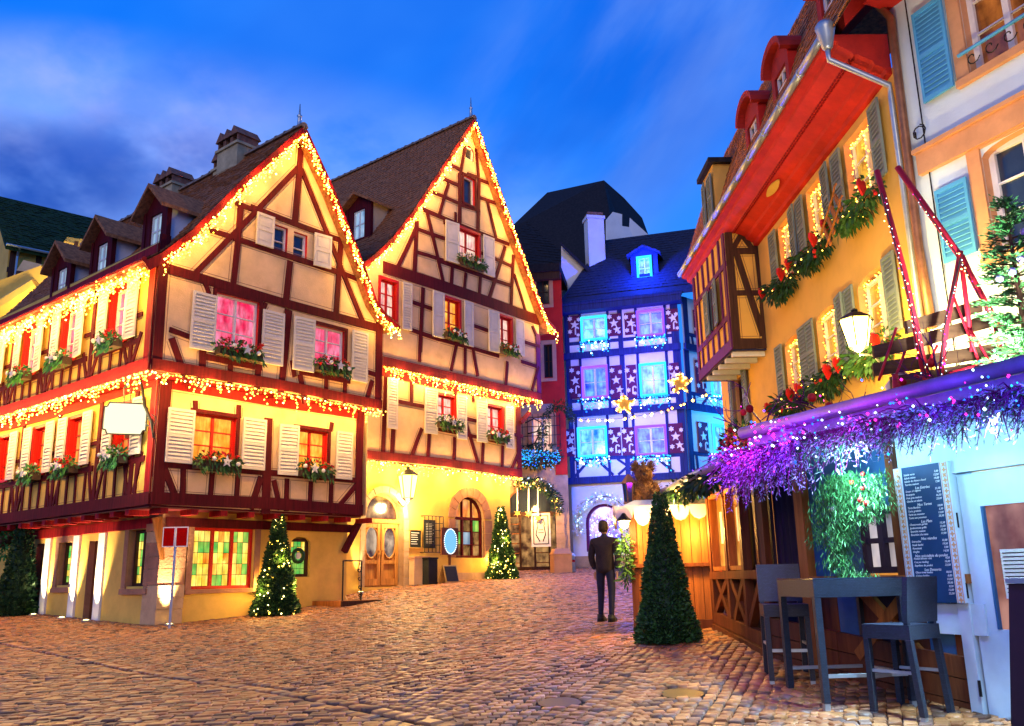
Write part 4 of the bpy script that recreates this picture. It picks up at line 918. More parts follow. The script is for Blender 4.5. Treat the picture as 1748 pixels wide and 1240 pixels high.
# wall lantern over the door
P = GB.W(GB.at(*z6(272, 690), .45)[0], GB.at(*z6(272, 690), .45)[1], .45)
def lantern(name, P, h, wd, label, energy, col, bulb, arm, fac, sides=6, group=None):
    t = thing(name, P, label, 'lantern', group)
    obj('glass', MB().lathe([(wd*.30, -h/2), (wd*.5, h*.22), (wd*.48, h*.24)], (0,0,0), sides), bulb, t, P)
    f = MB()
    for j in range(sides):
        a = 2*math.pi*j/sides; f.tube([(wd*.31*math.cos(a), wd*.31*math.sin(a), -h/2), (wd*.52*math.cos(a), wd*.52*math.sin(a), h*.24)], .014, 4)
    obj('cage', f, 'iron', t, P); obj('cap', MB().lathe([(wd*.60, h*.24), (wd*.5, h*.30), (wd*.22, h*.44), (wd*.10, h*.47), (wd*.12, h*.52), (.01, h*.58)], (0,0,0), sides), 'iron', t, P)
    obj('foot', MB().lathe([(.02, -h*.64), (wd*.14, -h*.60), (wd*.32, -h*.5), (wd*.30, -h*.49)], (0,0,0), sides), 'iron', t, P)
    if arm is not None: obj('bracket', MB().tube([np.array(p)-P for p in arm], .022, 6), 'iron', t, P)
    lamp('lantern_lamp', 'POINT', P+np.array([0, 0, -h*.75]), energy, col, t, .15); return t
lantern('wall_lantern', P, .95, .62, 'glowing glass wall lantern above the arched wooden door', 260, (1, .72, .30), 'bulb_warm', [P+np.array([0, 0, -.6]), P+np.array([0, 0, -.75])-GB.n*.2, GB.W(GB.at(*z6(272, 690), .45)[0], P[2]-.55, .0)], GB)
# small lamps by the door jamb
# ------------------------------------------------------------------ red house with the arched shop, behind
GC = Fac((2.35, 39.0), 100)
houseC = thing('red_house', tuple(GC.W(0, 1.5)), 'narrow red house with stone archway shop squeezed between two houses', 'house')
ca_ = qbox(GC, z6, 0, 735, 985, 705, 1110); cwu = qbox(GC, z7, 0, 172, 240, 608, 742); cwm = qbox(GC, z7, 0, 212, 258, 955, 1130); cwl = qbox(GC, z6, 0, 868, 968, 375, 545)
zce = GC.at(930, 468)[1]; zcs = GC.at(930, 812)[1]; zcm = GC.at(930, 690)[1]
wall(houseC, GC, 0, [(-6.5, zcm), (0, zcm), (0, zce), (-6.5, zce)], [hole(cwu), hole(cwm)], ['plaster_red', 'sandstone'])
u0c = GC.at(*z6(978, 450), 0)[0]
wall(houseC, GC, .02, [(-6.5, -.2), (0, -.2), (0, zcm), (-6.5, zcm)], [arch(ca_[0], ca_[1]-.2, ca_[2], ca_[3]+.2, 12), hole(cwl)], ['stone_tan', 'stone_red'], .5)
obj('wall', MB().box(u0c, 0, -.03, 0, zcs, zcm), 'plaster_red', houseC, GC.W(0, 0, .02), GC.rz)
for q, p in ((cwu, 'dark_glass'), (cwm, 'dark_glass'), (cwl, 'pane_white')):
    casement(houseC, GC, *q, .0, 2, 2, p, 'timber_brown' if p != 'pane_white' else 'white_paint', back=.15); surround(houseC, GC, q, .0 if q is not cwl else .02, 'sandstone', .18)
arch_stones(houseC, GC, ca_[0], ca_[1]-.2, ca_[2], ca_[3]+.2, .02, 'stone_tan', .35)
# shop front inside the arch
u, z, wd, h = ca_
sf = obj('shop_front', MB().box(-wd/2, wd/2, .42, .46, 0, h-wd/2+.1), 'pane_shop', houseC, GC.W(u, z-.2, .02), GC.rz)
fr = MB()
for x in (-.5, -.22, .06, .34, .48): fr.box(x*wd-.04, x*wd+.04, .34, .42, 0, h-wd/2+.1)
fr.box(-wd/2, wd/2, .335, .42, h-wd/2+.05, h-wd/2+.25); fr.box(-wd/2, wd/2, .335, .42, 0, .35)
obj('frame', fr, 'timber_brown', sf); obj('tympanum', MB().prism([(wd/2*math.cos(math.pi*i/12), h-wd/2+.2+wd/2*math.sin(math.pi*i/12)) for i in range(13)], .40, .46), 'dark_glass', sf)
R = random.Random(2)
for i, x in enumerate((-.36, .2)):
    for k in range(5): obj('shelf', MB().box(x*wd-.28, x*wd+.28, .38, .419, .5+k*.42, .54+k*.42), 'wood_orange', sf)
# hanging ornaments in the arch
def hanging_deco(fac, zm, x, yt, yb, off, label):
    a = fac.W(*fac.at(*zm(x, yt), off), off); b = fac.W(*fac.at(*zm(x, yb), off), off)
    t = thing('hanging_ornament', b, label, 'ornament', 'ornaments hanging in the archway')
    obj('ribbon', MB().tube([a-b, (0, 0, .1)], .03, 5), 'petal_white', t, b); o = MB()
    for k in range(3): o.star((0, 0), .18, -.02+k*.0, .02, 0, 6, .35, k*.3) if k == 0 else None
    obj('star', o, 'gold', t, b, fac.rz)
for i, (x, yt, yb, l) in enumerate(((752, 735, 865, 'leftmost white ribbon hanging in the stone archway'), (798, 715, 835, 'white ribbon with gold star, second from left in the archway'), (852, 705, 838, 'white ribbon third from left in the stone archway'), (897, 715, 860, 'rightmost white ribbon hanging in the stone archway'))): hanging_deco(GC, z6, x, yt, yb, .25, l)
lamp('arch_fill_lamp', 'POINT', GC.W(ca_[0], ca_[1]+ca_[3]*.75, .9), 240, (1, .55, .16), houseC, .15)  # added without a fixture, to warm the stones of the arch
# poster in the shop
P = GC.at(*z6(910, 915), .2); L = GC.W(P[0], P[1], .1)
t = thing('hanging_poster', L, 'white poster with black line drawing hanging in the stone archway', 'poster'); obj('sheet', MB().box(-.42, .42, -.02, .0, -.72, .72), 'paper', t, L, GC.rz)
pr = MB()
for (a, b) in (((-.32, -.6), (.32, -.6)), ((.32, -.6), (.32, .6)), ((.32, .6), (-.32, .6)), ((-.32, .6), (-.32, -.6))): pr.bar(a, b, .04, -.024, -.0205)
for i in range(9): a = .5236*(i-1.5); pr.bar((.17*math.cos(a), .28+.17*math.sin(a)), (.17*math.cos(a+.5236), .28+.17*math.sin(a+.5236)), .03, -.0245, -.021)
for x0, z0, x1, z1, w_ in ((-.14, .16, -.22, -.2, .04), (.14, .16, .2, -.2, .04), (-.22, -.2, -.05, -.5, .05), (.2, -.2, .08, -.5, .05), (-.1, .0, .1, .0, .03), (-.12, -.12, .12, -.12, .03), (-.07, .32, -.03, .32, .04), (.05, .32, .09, .32, .04)): pr.bar((x0, z0), (x1, z1), w_, -.0236, -.021)
obj('print', pr, 'lead', t, L, GC.rz)
# light garland round the archway
def arc_pts(fac, q, off, grow, a0=0., a1=1., k=24):
    u, z, wd, h = q; r = wd/2+grow; zc = z+h-wd/2
    return [fac.W(u+r*math.cos(math.pi*(a0+(a1-a0)*i/k)), zc+r*math.sin(math.pi*(a0+(a1-a0)*i/k)), off) for i in range(k+1)]
def garland(name, path, label, cat, r, n, size, seed, green='leaf_dark', bulbs=('bulb_warm',), nb=60, br=.02, group=None, droop=.2, red=0):
    R = random.Random(seed); P = [np.array(p, float) for p in path]; O = P[0]; t = thing(name, O, label, cat, group); mb = MB(); bb = MB(); rd = MB()
    seg = [np.linalg.norm(b-a) for a, b in zip(P[:-1], P[1:])]; tot = sum(seg)
    def pt():
        s = R.random()*tot
        for a, b, l in zip(P[:-1], P[1:], seg):
            if s <= l: return a+(b-a)*s/l
            s -= l
        return P[-1]
    obj('wire', MB().tube([p-O for p in P], .012, 5), 'lead', t, O)
    for i in range(n):
        d = np.array([R.gauss(0,1), R.gauss(0,1), R.gauss(0,1)]); d /= np.linalg.norm(d); c = pt()-O+d*r*R.random()**.6; mb.leaf(c, size*R.uniform(.6, 1.3), size*.35, R, 0, d+np.array([0, 0, -droop]))
    tag(obj('foliage', mb, green, t, O), kind='stuff')
    for i in range(nb):
        d = np.array([R.gauss(0,1), R.gauss(0,1), R.gauss(0,1)]); d /= np.linalg.norm(d); bb.octa(pt()-O+d*r*R.uniform(.6, 1.1), br*R.uniform(.8, 1.3), R.randrange(len(bulbs)))
    if nb: tag(obj('bulbs', bb, list(bulbs), t, O), kind='stuff')
    if red:
        for i in range(red):
            d = np.array([R.gauss(0,1), R.gauss(0,1), R.gauss(0,1)]); d /= np.linalg.norm(d); b = MB(); b.ball((0,0,0), R.uniform(.04, .06)); obj('bauble', b, 'petal_red', t, np.array(pt()+d*r), 0, True)
    return t
garland('arch_garland', arc_pts(GC, (ca_[0], ca_[1]-.2, ca_[2], ca_[3]+.2), .25, .15, 0, .62), 'fir garland with tiny lights around the stone archway', 'garland', .22, 900, .16, 3, bulbs=('bulb_warm', 'bulb_white'), nb=50, br=.022)
# blue lit planter in front of the white window, under an iron grille
P = GC.W(*GC.at(*z6(903, 560), .35), .35); t = thing('blue_lit_planter', P, 'window planter covered in glowing blue lights on the stone wall', 'planter')
R = random.Random(8); mb = MB(); bb = MB()
foliage(mb, (0, 0, 0), (1.0, .3, .55), 500, .2, R)
for i in range(260): bb.octa((R.uniform(-1, 1)*.95, -R.random()*.3, (1-abs(R.gauss(0, .5)))*.45-.35+R.uniform(-.25, .2)), R.uniform(.018, .03), 0 if R.random() < .7 else 1)
obj('trough', MB().box(-.9, .9, -.1, .25, -.35, -.1), 'trough', t, P, GC.rz); tag(obj('foliage', mb, 'leaf_dark', t, P, GC.rz), kind='stuff'); tag(obj('bulbs', bb, ['bulb_cyan', 'bulb_blue'], t, P, GC.rz), kind='stuff')
mb = MB()
for i in range(9): mb.box(-1+i*.24, -.975+i*.24, -.03, 0, 0, 1.5)
for k in range(4): mb.box(-1, .96, -.034, .004, .1+k*.42, .125+k*.42)
o = link('iron_grille', mb.mesh('iron_grille', 'iron'), None, GC.W(GC.at(*z6(905, 520), .2)[0], GC.at(*z6(905, 520), .2)[1], .2), GC.rz); tag(o, 'dark iron grille in front of the white window above the archway', 'grille')

# ------------------------------------------------------------------ blue lit house at the end of the square
GD = Fac((2.56, 40.22), 107)
d0 = 0.; d1u = GD.at(1166, 660)[0]
ez_ = GD.at(1060, 520)[1]; zb_ = GD.at(1070, 822)[1]
houseD = thing('blue_lit_house', tuple(GD.W(0, 1.6)), 'half timbered house washed in blue and violet light at the end of the square', 'house')
GDW = Fac(GD.W(d1u, 0), 52); wl = 4.2
FLD = [zb_, zb_+(ez_-zb_)*.345, zb_+(ez_-zb_)*.675, ez_]
FLD[1] = GD.at(1060, 707)[1]; FLD[2] = GD.at(1060, 608)[1]
dw = [[qbox(GD, z8, .1, 345, 472, 298, 428), qbox(GD, z8, .1, 610, 746, 292, 420)], [qbox(GD, z8, .2, 364, 476, 18, 158), qbox(GD, z8, .2, 630, 746, 5, 148)], [qbox(GD, z7, .3, 414, 542, 812, 930), qbox(GD, z7, .3, 710, 845, 778, 908)]]
boards = [[qbox(GD, z8, .1, *b) for b in ((287, 326, 305, 430), (486, 540, 297, 427), (545, 600, 297, 425), (762, 826, 278, 415))], [qbox(GD, z8, .2, *b) for b in ((306, 354, 15, 165), (492, 546, 12, 165), (566, 612, 10, 160), (764, 808, 0, 128))],
          [qbox(GD, z7, .3, *b) for b in ((344, 404, 805, 920), (552, 622, 795, 912), (640, 700, 790, 905), (862, 925, 770, 888))]]
mat('board_maroon', (.10, .008, .045), .7, .2, 3)
litpane('pane_cyan', (.0, .14, .62), (.20, .68, 1), .85, 9); litpane('pane_violet', (.01, .03, .60), (.12, .34, 1), .85, 9)
litpane('pane_tree', (.06, .03, .5), (.55, .42, 1), .9, 18)
def light_frame(root_name, fac, q, off, m, label, t=.05):
    u, z, wd, h = q; L = fac.W(u, z, off); th = thing('light_outline', L, label, 'light frame', 'light frames round the windows of the blue house')
    f = MB(); f.box(-wd/2-t, -wd/2+t, -.10, -.04, -t, h+t); f.box(wd/2-t, wd/2+t, -.10, -.04, -t, h+t); f.box(-wd/2+t, wd/2-t, -.10, -.04, -t, t); f.box(-wd/2+t, wd/2-t, -.10, -.04, h-t, h+t)
    obj('light_tube', f, m, th, L, fac.rz); return th
def candy(mb, x, z, s):
    mb.bar((x, z-s*.5), (x, z+s*.2), s*.16, -.02, 0); pts = [(x+s*.2+s*.2*math.cos(a), z+s*.2+s*.22*math.sin(a)) for a in (math.pi, 2.4, 1.57, .8, 0)]
    for a, b in zip(pts[:-1], pts[1:]): mb.bar(a, b, s*.16, -.021, 0)
def deco_board(root, fac, q, off, seed):
    R = random.Random(seed); u, z, wd, h = q; o = obj('decorated_board', MB().box(-wd/2, wd/2, -.05, 0, 0, h), 'board_maroon', root, fac.W(u, z, off), fac.rz)
    L_ = [('s', .0, .55, .20), ('f', -.18, .85, .11), ('f', .2, .78, .09), ('f', -.2, .22, .10), ('c', .12, .25, .42), ('f', .2, .1, .08)]
    for k, x, zz_, s in L_:
        m = MB(); x = x*wd/.55+R.uniform(-.03, .03); zc = zz_*h+R.uniform(-.05, .05)
        if R.random() < .3 and k == 'c': k = 's'; s = .17
        if k == 's': m.star((x, zc), s*1.1, -.07, -.051, 0, 5, .42, R.uniform(-.2, .2))
        elif k == 'f': m.star((x, zc), s*1.2, -.07, -.051, 0, 6, .6)
        else: candy(m, x-.05, zc, s*.9); m.v = [(a, b-.051, c) for a, b, c in m.v]
        obj('ornament', m, 'petal_white', o)
names = ['lowest', 'middle', 'top']
for k in range(3):
    off = .1*(k+1); za, zb = FLD[k], FLD[k+1]
    wall(houseD, GD, off, [(d0, za), (d1u, za), (d1u, zb), (d0, zb)], [hole(q) for q in dw[k]], ['plaster_white', 'timber_blue'])
    beam(houseD, GD, (d0-.1, za+.12), (d1u+.05, za+.12), .30, off, matname='timber_blue', proud=.10, line=False); beam(houseD, GD, (d0, dw[k][0][1]-.10), (d1u, dw[k][1][1]-.10), .16, off, matname='timber_blue', line=False)
    for x in (d0+.12, (d0+d1u)/2, d1u-.16): beam(houseD, GD, (x, za+.25), (x, zb), .22 if x != d1u-.16 else .34, off, matname='timber_blue', line=False)
    for q in dw[k]:
        for dx in (-.5, .5): beam(houseD, GD, (q[0]+dx*q[2]*1.15, za+.25), (q[0]+dx*q[2]*1.15, zb), .12, off, matname='timber_blue', line=False)
        if k == 0:
            beam(houseD, GD, (q[0]-.7*q[2], za+.3), (q[0]-.15*q[2], q[1]-.18), .12, off, matname='timber_blue', line=False); beam(houseD, GD, (q[0]+.7*q[2], za+.3), (q[0]+.15*q[2], q[1]-.18), .12, off, matname='timber_blue', line=False)
    if k == 0:
        m = (d0+d1u)/2
        for sx in (-1, 1): beam(houseD, GD, (m-sx*.45, za+.3), (m+sx*.45, dw[k][0][1]-.2), .11, off, matname='timber_blue', line=False)
    for i, q in enumerate(dw[k]):
        cy = (i+k) % 2 == 0
        casement(houseD, GD, *q, off, 2, 2, 'pane_cyan' if cy else 'pane_violet', 'white_paint', back=.1, fw=.08)
        light_frame('f', GD, q, off, 'bulb_cyan' if cy else 'bulb_violet', f'glowing {"cyan" if cy else "violet"} light frame round the {names[k]} storey window, {"left" if i == 0 else "right"} of the blue house front')
        p0 = GD.W(q[0]-q[2]*.62, q[1]-.05, off+.16); p1 = GD.W(q[0]+q[2]*.62, q[1]-.05, off+.16)
        icicles('icicle_lights', [p0, p1], f'{"cyan" if cy else "pale blue"} icicle lights below the {names[k]} {"left" if i == 0 else "right"} window of the blue house', 'icicle lights under the windows of the blue house', 30+k*2+i, .07, .3, .85, .11, (.030, .050), ('bulb_cyan', 'bulb_white', 'bulb_blue'), (.55, .25, .2), .10)
    for i, b in enumerate(boards[k]): deco_board(houseD, GD, b, off+.02, k*10+i)
    # the return wing
    wall(houseD, GDW, off, [(-off*.45, za), (wl, za), (wl, zb), (-off*.45, zb)], [rect(2.3, dw[k][0][1], 1.25, dw[k][0][3])], ['plaster_white', 'timber_blue'])
    casement(houseD, GDW, 2.3, dw[k][0][1], 1.25, dw[k][0][3], off, 2, 2, 'pane_cyan', 'white_paint', back=.1, fw=.08)
    beam(houseD, GDW, (-.1, za+.12), (wl, za+.12), .30, off, matname='timber_blue', proud=.10, line=False); beam(houseD, GDW, (0, dw[k][0][1]-.10), (wl, dw[k][0][1]-.10), .16, off, matname='timber_blue', line=False); beam(houseD, GDW, (.12, za+.25), (.12, zb), .30, off, matname='timber_blue', line=False)
    deco_board(houseD, GDW, (.95, dw[k][0][1]-.05, .65, dw[k][0][3]+.1), off+.02, 50+k)
    beam(houseD, GDW, (1.0, za+.3), (1.4, dw[k][0][1]-.15), .11, off, matname='timber_blue', line=False); beam(houseD, GDW, (.5, za+.3), (.45, dw[k][0][1]-.15), .11, off, matname='timber_blue', line=False)
    light_frame('f', GDW, (2.3, dw[k][0][1], 1.25, dw[k][0][3]), off, 'bulb_cyan', f'glowing cyan light frame round the {names[k]} storey window on the angled wing')
    icicles('icicle_lights', [GDW.W(1.3, dw[k][0][1]-.05, off+.15), GDW.W(3.4, dw[k][0][1]-.05, off+.15)], f'cyan icicle lights under the {names[k]} window of the angled wing', 'icicle lights under the windows of the blue house', 50+k, .08, .2, .8, .11, (.030, .050), ('bulb_cyan', 'bulb_white', 'bulb_blue'), (.6, .2, .2), .10)
# ground floor
dsw = qbox(GD, z8, 0, 378, 545, 648, 862)
wall(houseD, GD, 0, [(d0, .2), (d1u, .2), (d1u, FLD[0]), (d0, FLD[0])], [arch(dsw[0], dsw[1], dsw[2], dsw[3], 12)], ['plaster_white', 'timber_purple'], .35); wall(houseD, GDW, 0, [(0, .2), (wl, .2), (wl, FLD[0]), (0, FLD[0])], [], ['plaster_white', 'plaster_white'])
u, z, wd, h = dsw
o = obj('window', MB().prism(arch(0, 0, wd, h, 12), .28, .32), 'pane_tree', houseD, GD.W(u, z, 0), GD.rz)
fr = MB()
for i in range(16):
    a0, a1 = math.pi*i/16, math.pi*(i+1)/16; r = wd/2
    fr.prism([((r-.1)*math.cos(a0), h-r+(r-.1)*math.sin(a0)), (r*math.cos(a0), h-r+r*math.sin(a0)), (r*math.cos(a1), h-r+r*math.sin(a1)), ((r-.1)*math.cos(a1), h-r+(r-.1)*math.sin(a1))], .05, .28)
fr.box(-r, -r+.1, .05, .28, 0, h-r); fr.box(r-.1, r, .05, .28, 0, h-r); fr.box(-r, r, .0, .28, -.05, .08); obj('frame', fr, 'timber_purple', o)
R = random.Random(14); bb = MB()
for i in range(240): bb.octa((R.uniform(-r+.12, r-.12), .25-R.random()*.06, R.uniform(.12, h-.5)), R.uniform(.012, .03), R.randrange(3))
tag(obj('fairy_lights', bb, ['bulb_violet', 'bulb_white', 'bulb_blue'], o), kind='stuff')
garland('arch_garland', arc_pts(GD, dsw, .12, .32, -.12, 1.12, 30), 'white frosted light garland arching over the violet shop window', 'garland', .2, 900, .16, 33, 'petal_white', ('bulb_white', 'bulb_cyan'), 110, .024)
R = random.Random(4); u_ = d0
while u_ < d1u-.05:
    l = min(R.uniform(.6, 1.0), d1u-u_)
    for zk, hh in ((1.2, .5), (1.71, .48)): obj('stone', MB().box(.006, l-.006, -.06+R.uniform(-.01, .01), .02, .006, hh-.006), 'stone_tan', houseD, GD.W(u_, zk, 0), GD.rz)
    u_ += l
lamp('wall_wash_lamp', 'POINT', GD.W(2.2, zb_+1.2, 2.6), 520, (.02, .12, 1), houseD, .3); lamp('wall_wash_lamp', 'POINT', GD.W(3.6, zb_+5.0, 2.8), 600, (.04, .05, 1), houseD, .3); lamp('wall_wash_lamp', 'POINT', GDW.W(2.4, zb_+2.5, 2.2), 420, (.01, .30, 1), houseD, .3)
# roof: eaves, steep front slope with a lit dormer
pe = [GD.W(d0-.25, ez_-.02, .75), GD.W(d1u+.3, ez_-.02, .75)]
bk = 3.6; rz_ = GD.at(1130, 398, -bk)[1]
uL = GD.at(1030, 420, -bk)[0]; uR = GD.at(1200, 385, -bk)[0]
mb = MB()
pl0, pl1, pl2, pl3 = pe[0], GD.W(d1u+4.5, ez_-.02, .75), GD.W(uR+3, rz_, -bk), GD.W(uL, rz_, -bk)
mid0 = GD.W(d0+.15, ez_+.55, .2); mid1 = GD.W(d1u+4.5, ez_+.55, .2)
O = pe[0]
mb.add([p-O for p in (pl0, pl1, mid1, mid0, pl2, pl3)], [(0,1,2,3), (3,2,4,5)]); mb.add([p-O for p in (pl0, mid0, pl3, GD.W(d0-.25, ez_, -bk))], [(0,1,2,3)]); obj('roof', mb, 'roof_slate', houseD, O)
mb = MB(); tile_slope(mb, [mid0-O, pl3+ (mid0-pl0)*0-O], GD.d, d1u+4, tw=.25, course=.26, R=random.Random(3)); tag(obj('roof_tiles', mb, 'roof_slate', houseD, O), kind='stuff')
gm_ = MB(); gm_.tube([(0,0,0), pe[1]-pe[0]], .12, 8); obj('gutter', gm_, 'timber_blue', houseD, pe[0]+np.array([0,0,.05])); obj('cornice', MB().box(d0-.2, d1u+.25, -.55, .1, -.35, -.08), 'timber_blue', houseD, GD.W(0, ez_, .3), GD.rz)
P = GD.W(*GD.at(1102, 484, -.7), -.7); dm = dormer(houseD, P, GD, 1.15, 1.45, .3, 1.6, 'timber_blue', 'roof_slate', 'pane_cyan', 'timber_blue', 'timber_blue')
q = GD.at(1102, 484, -.7); light_frame('f', GD, (q[0], q[1]+.22, .62, 1.05), -.62, 'bulb_cyan', 'small cyan light frame on the dark roof dormer of the blue house')
lamp('dormer_lamp', 'POINT', GD.W(q[0], q[1]+.8, .4), 700, (.008, .05, 1), houseD, .15)

# ------------------------------------------------------------------ dark roofs and white gable behind
def Q(px, py, Y): return np.array(at_depth(px, py, Y))
def mesh_pts(faces, O): 
    mb = MB()
    for f in faces: mb.add([np.array(p)-O for p in f], [tuple(range(len(f)))])
    return mb
houseE = thing('steep_roofed_house', tuple(Q(980, 985, 47)), 'old house with huge dark hipped roof rising behind the blue lit house', 'house'); O = np.array(houseE.location)
rl, rr = Q(934, 329, 52), Q(1031, 308, 50); el, er = Q(845, 452, 45.5), Q(1000, 470, 45); ml, mr_ = Q(868, 392, 49), Q(1052, 430, 46.2); hr = Q(1096, 372, 53); hr2 = Q(1108, 404, 53.4); bl = Q(820, 452, 56)
obj('roof', mesh_pts([(el, er, mr_, rr, rl, ml), (mr_, Q(1075, 432, 49), hr2, hr, Q(1065, 338, 51.5), rr), (el, ml, rl, bl)], O), 'roof_tile_dark', houseE, O)
mb = MB(); e_ = (er-el); L_ = np.linalg.norm(e_); tile_slope(mb, [el+(rl-el)*0-O, rl-O], e_/L_, L_*.98, tw=.3, course=.3, R=random.Random(8), jit=.02); tag(obj('roof_tiles', mb, 'roof_tile_dark', houseE, O), kind='stuff')
obj('wall', mesh_pts([(Q(1034, 480, 46.6), Q(1110, 480, 47.5), Q(1108, 402, 47.5), Q(1075, 372, 47.2), Q(1074, 388, 47.2), Q(1062, 386, 47), Q(1062, 366, 47), Q(1046, 362, 46.8), Q(1034, 376, 46.6))], O), 'plaster_white', houseE, O)
obj('wall', mesh_pts([(Q(845, 452, 45.5), Q(845, 985, 45.5), Q(1000, 985, 45), Q(1000, 470, 45))], O), 'plaster_red', houseE, O)
chim = Q(1018, 480, 42); ch = obj('chimney', MB().box(-.42, .42, -.35, .35, -2, 3.25).box(-.48, .48, -.41, .41, 3.25, 3.4), 'plaster_white', houseE, chim + np.array([0, 0, -.05]), 0.2); obj('cap', MB().box(-.40, .40, -.33, .33, 3.4, 3.6), 'brick_dull', ch)
houseH = thing('white_gabled_house', tuple(Q(985, 985, 42)), 'slim white gable wall standing between the red house and the dark roofs', 'house'); O = np.array(houseH.location)
obj('wall', mesh_pts([(Q(958, 560, 41.6), Q(962, 985, 41.6), Q(1040, 985, 41.6), Q(1040, 560, 41.6), Q(1008, 470, 41.6), Q(958, 416, 41.6))], O), 'plaster_white', houseH, O)
a, b = Q(957, 413, 41.2), Q(1016, 470, 41.2); obj('roof', mesh_pts([(a, b, b+np.array([.5, 5, .2]), a+np.array([.5, 5, .2])), (a, a+np.array([0, 0, -.2]), b+np.array([0, 0, -.2]), b)], O), 'roof_tile_dark', houseH, O)
# eave of the red house
obj('roof', MB().box(-6.5, .0, -.45, 3, zce, zce+.35), 'roof_tile_dark', houseC, GC.W(0, 0, 0), GC.rz); obj('cornice', MB().box(-6.5, -.02, -.3, 0, zce-.35, zce-.004), 'timber_brown', houseC, GC.W(0, 0, 0), GC.rz)
# ------------------------------------------------------------------ ochre house on the right with the red coved eave
GF = Fac((7., 15.), 178.8); za_, zb2, zc_, zd_ = Zm(1300,240,.19355), Zm(1300,420,.19355), Zm(1150,380,.2258), Zm(1140,0,.3387)
ze_, zf_ = Zm(1460,0,.3388), Zm(1200,600,.1613)
houseF = thing('ochre_house', tuple(GF.W(0, .9)), 'ochre plastered house with red coved eave and garlanded windows on the right', 'house')
uF0, uF1 = -13.0, .66; zsof = 10.05
def pu(zm, x, y, off=0., fac=GF): return fac.at(*zm(x, y), off)[0]
lowW = [(pu(zb2, 215, 1000), pu(zb2, 360, 950)), (pu(zb2, 495, 790), pu(zb2, 692, 700)), (pu(zb2, 858, 480), pu(zb2, 1115, 380))]
upW = [(pu(za_, 160, 950), pu(za_, 275, 850)), (pu(za_, 405, 620), pu(za_, 562, 500)), (pu(za_, 745, 250), pu(za_, 1010, 120))]
lq = [((a+b)/2, 5.45, b-a, 1.45) for a, b in lowW]; uq = [((a+b)/2, 8.35, b-a, 1.5) for a, b in upW]
gq1 = qbox(GF, zf_, 0, 355, 455, 260, 790)
wall(houseF, GF, 0, [(uF0, -.2), (uF1, -.2), (uF1, zsof+.1), (uF0, zsof+.1)], [arch(*q, 8, .16) for q in lq]+[hole(q) for q in uq]+[hole(gq1)], ['plaster_gold', 'sandstone'], .24)
litpane('pane_fairy', (.55, .22, .02), (.95, .55, .06), .42, 9)
def window_lights(fac, q, off, label, seed, group):
    R = random.Random(seed); u, z, wd, h = q; L = fac.W(u, z, off); t = thing('window_fairy_lights', L, label, 'fairy lights', group); mb = MB()
    for x in (-.5, .5, .05):
        n = int(h/.075)
        for i in range(n): mb.octa((x*wd*.82+R.gauss(0, .02), .10+R.gauss(0, .015), h*(i+R.random())/n*.97), R.uniform(.014, .024), R.randrange(2))
    for i in range(int(wd/.07)): mb.octa((-wd*.42+i*.07*.84, .1, h*.96-R.random()*.1), R.uniform(.014, .022), R.randrange(2))
    tag(obj('bulbs', mb, ['bulb_warm', 'bulb_amber'], t, L, fac.rz), kind='stuff'); obj('cable', MB().tube([(-wd*.41, .11, 0), (-wd*.41, .11, h*.96), (wd*.41, .11, h*.96), (wd*.41, .11, 0)], .006, 4), 'lead', t, L, fac.rz); return t
ordw = ['farthest', 'middle', 'nearest']
for k, (qs, st) in enumerate(((lq, 'lower'), (uq, 'upper'))):
    for i, q in enumerate(qs):
        casement(houseF, GF, q[0], q[1], q[2], q[3]-(.08 if k == 0 else 0), 0, 2, 3, 'pane_fairy', 'white_paint', back=.2, fw=.07, sill='sandstone')
        for sx in (-1, 1):
            sw = .52; u0 = q[0]+q[2]/2+.04 if sx > 0 else q[0]-q[2]/2-.04-sw
            if u0+sw > uF1: sw = uF1-u0-.05
            shutter(houseF, GF, u0, q[1]-.03, sw, q[3]+.02, .06, 'shutter_grey')
        window_lights(GF, q, 0, f'warm fairy lights hung round the {ordw[i]} {st} window of the ochre house', 70+k*3+i, 'fairy lights in the windows of the ochre house')
        a, b = GF.W(q[0]-q[2]/2-.25, q[1]-.15, .25), GF.W(q[0]+q[2]/2+.25, q[1]-.15, .25)
        t = garland('window_garland', [a, (a+b)/2+np.array([0, 0, -.18]), b], f'fir garland with red ornaments under the {ordw[i]} {st} window of the ochre house', 'garland', .26, 520, .19, 90+k*3+i, 'leaf_green' if i == 2 else 'leaf_dark', ('bulb_warm',), 14, .016, 'garlands under the windows of the ochre house', .8, red=4)
        # red heart-shaped candle discs
        for e in (0, 1):
            P = (b if e else a)+GF.n*.22+np.array([0, 0, -.03]); h_ = obj('heart', MB().prism([(0, -.17), (.15, .0), (.13, .12), (.06, .15), (0, .09), (-.06, .15), (-.13, .12), (-.15, 0)], -.02, .02), 'petal_red', t, P, GF.rz-.9); obj('heart_centre', MB().prism([(0, -.08), (.07, .0), (.06, .06), (0, .04), (-.06, .06), (-.07, 0)], -.03, -.021), 'petal_white', h_)
casement(houseF, GF, *gq1, 0, 2, 2, 'dark_glass', 'timber_brown', .15); w_ = .5
shutter(houseF, GF, gq1[0]-gq1[2]/2-.45, gq1[1]-.1, .42, gq1[3]+.2, .06, 'shutter_grey'); shutter(houseF, GF, gq1[0]+gq1[2]/2+.04, gq1[1]-.1, .42, gq1[3]+.2, .06, 'shutter_grey')
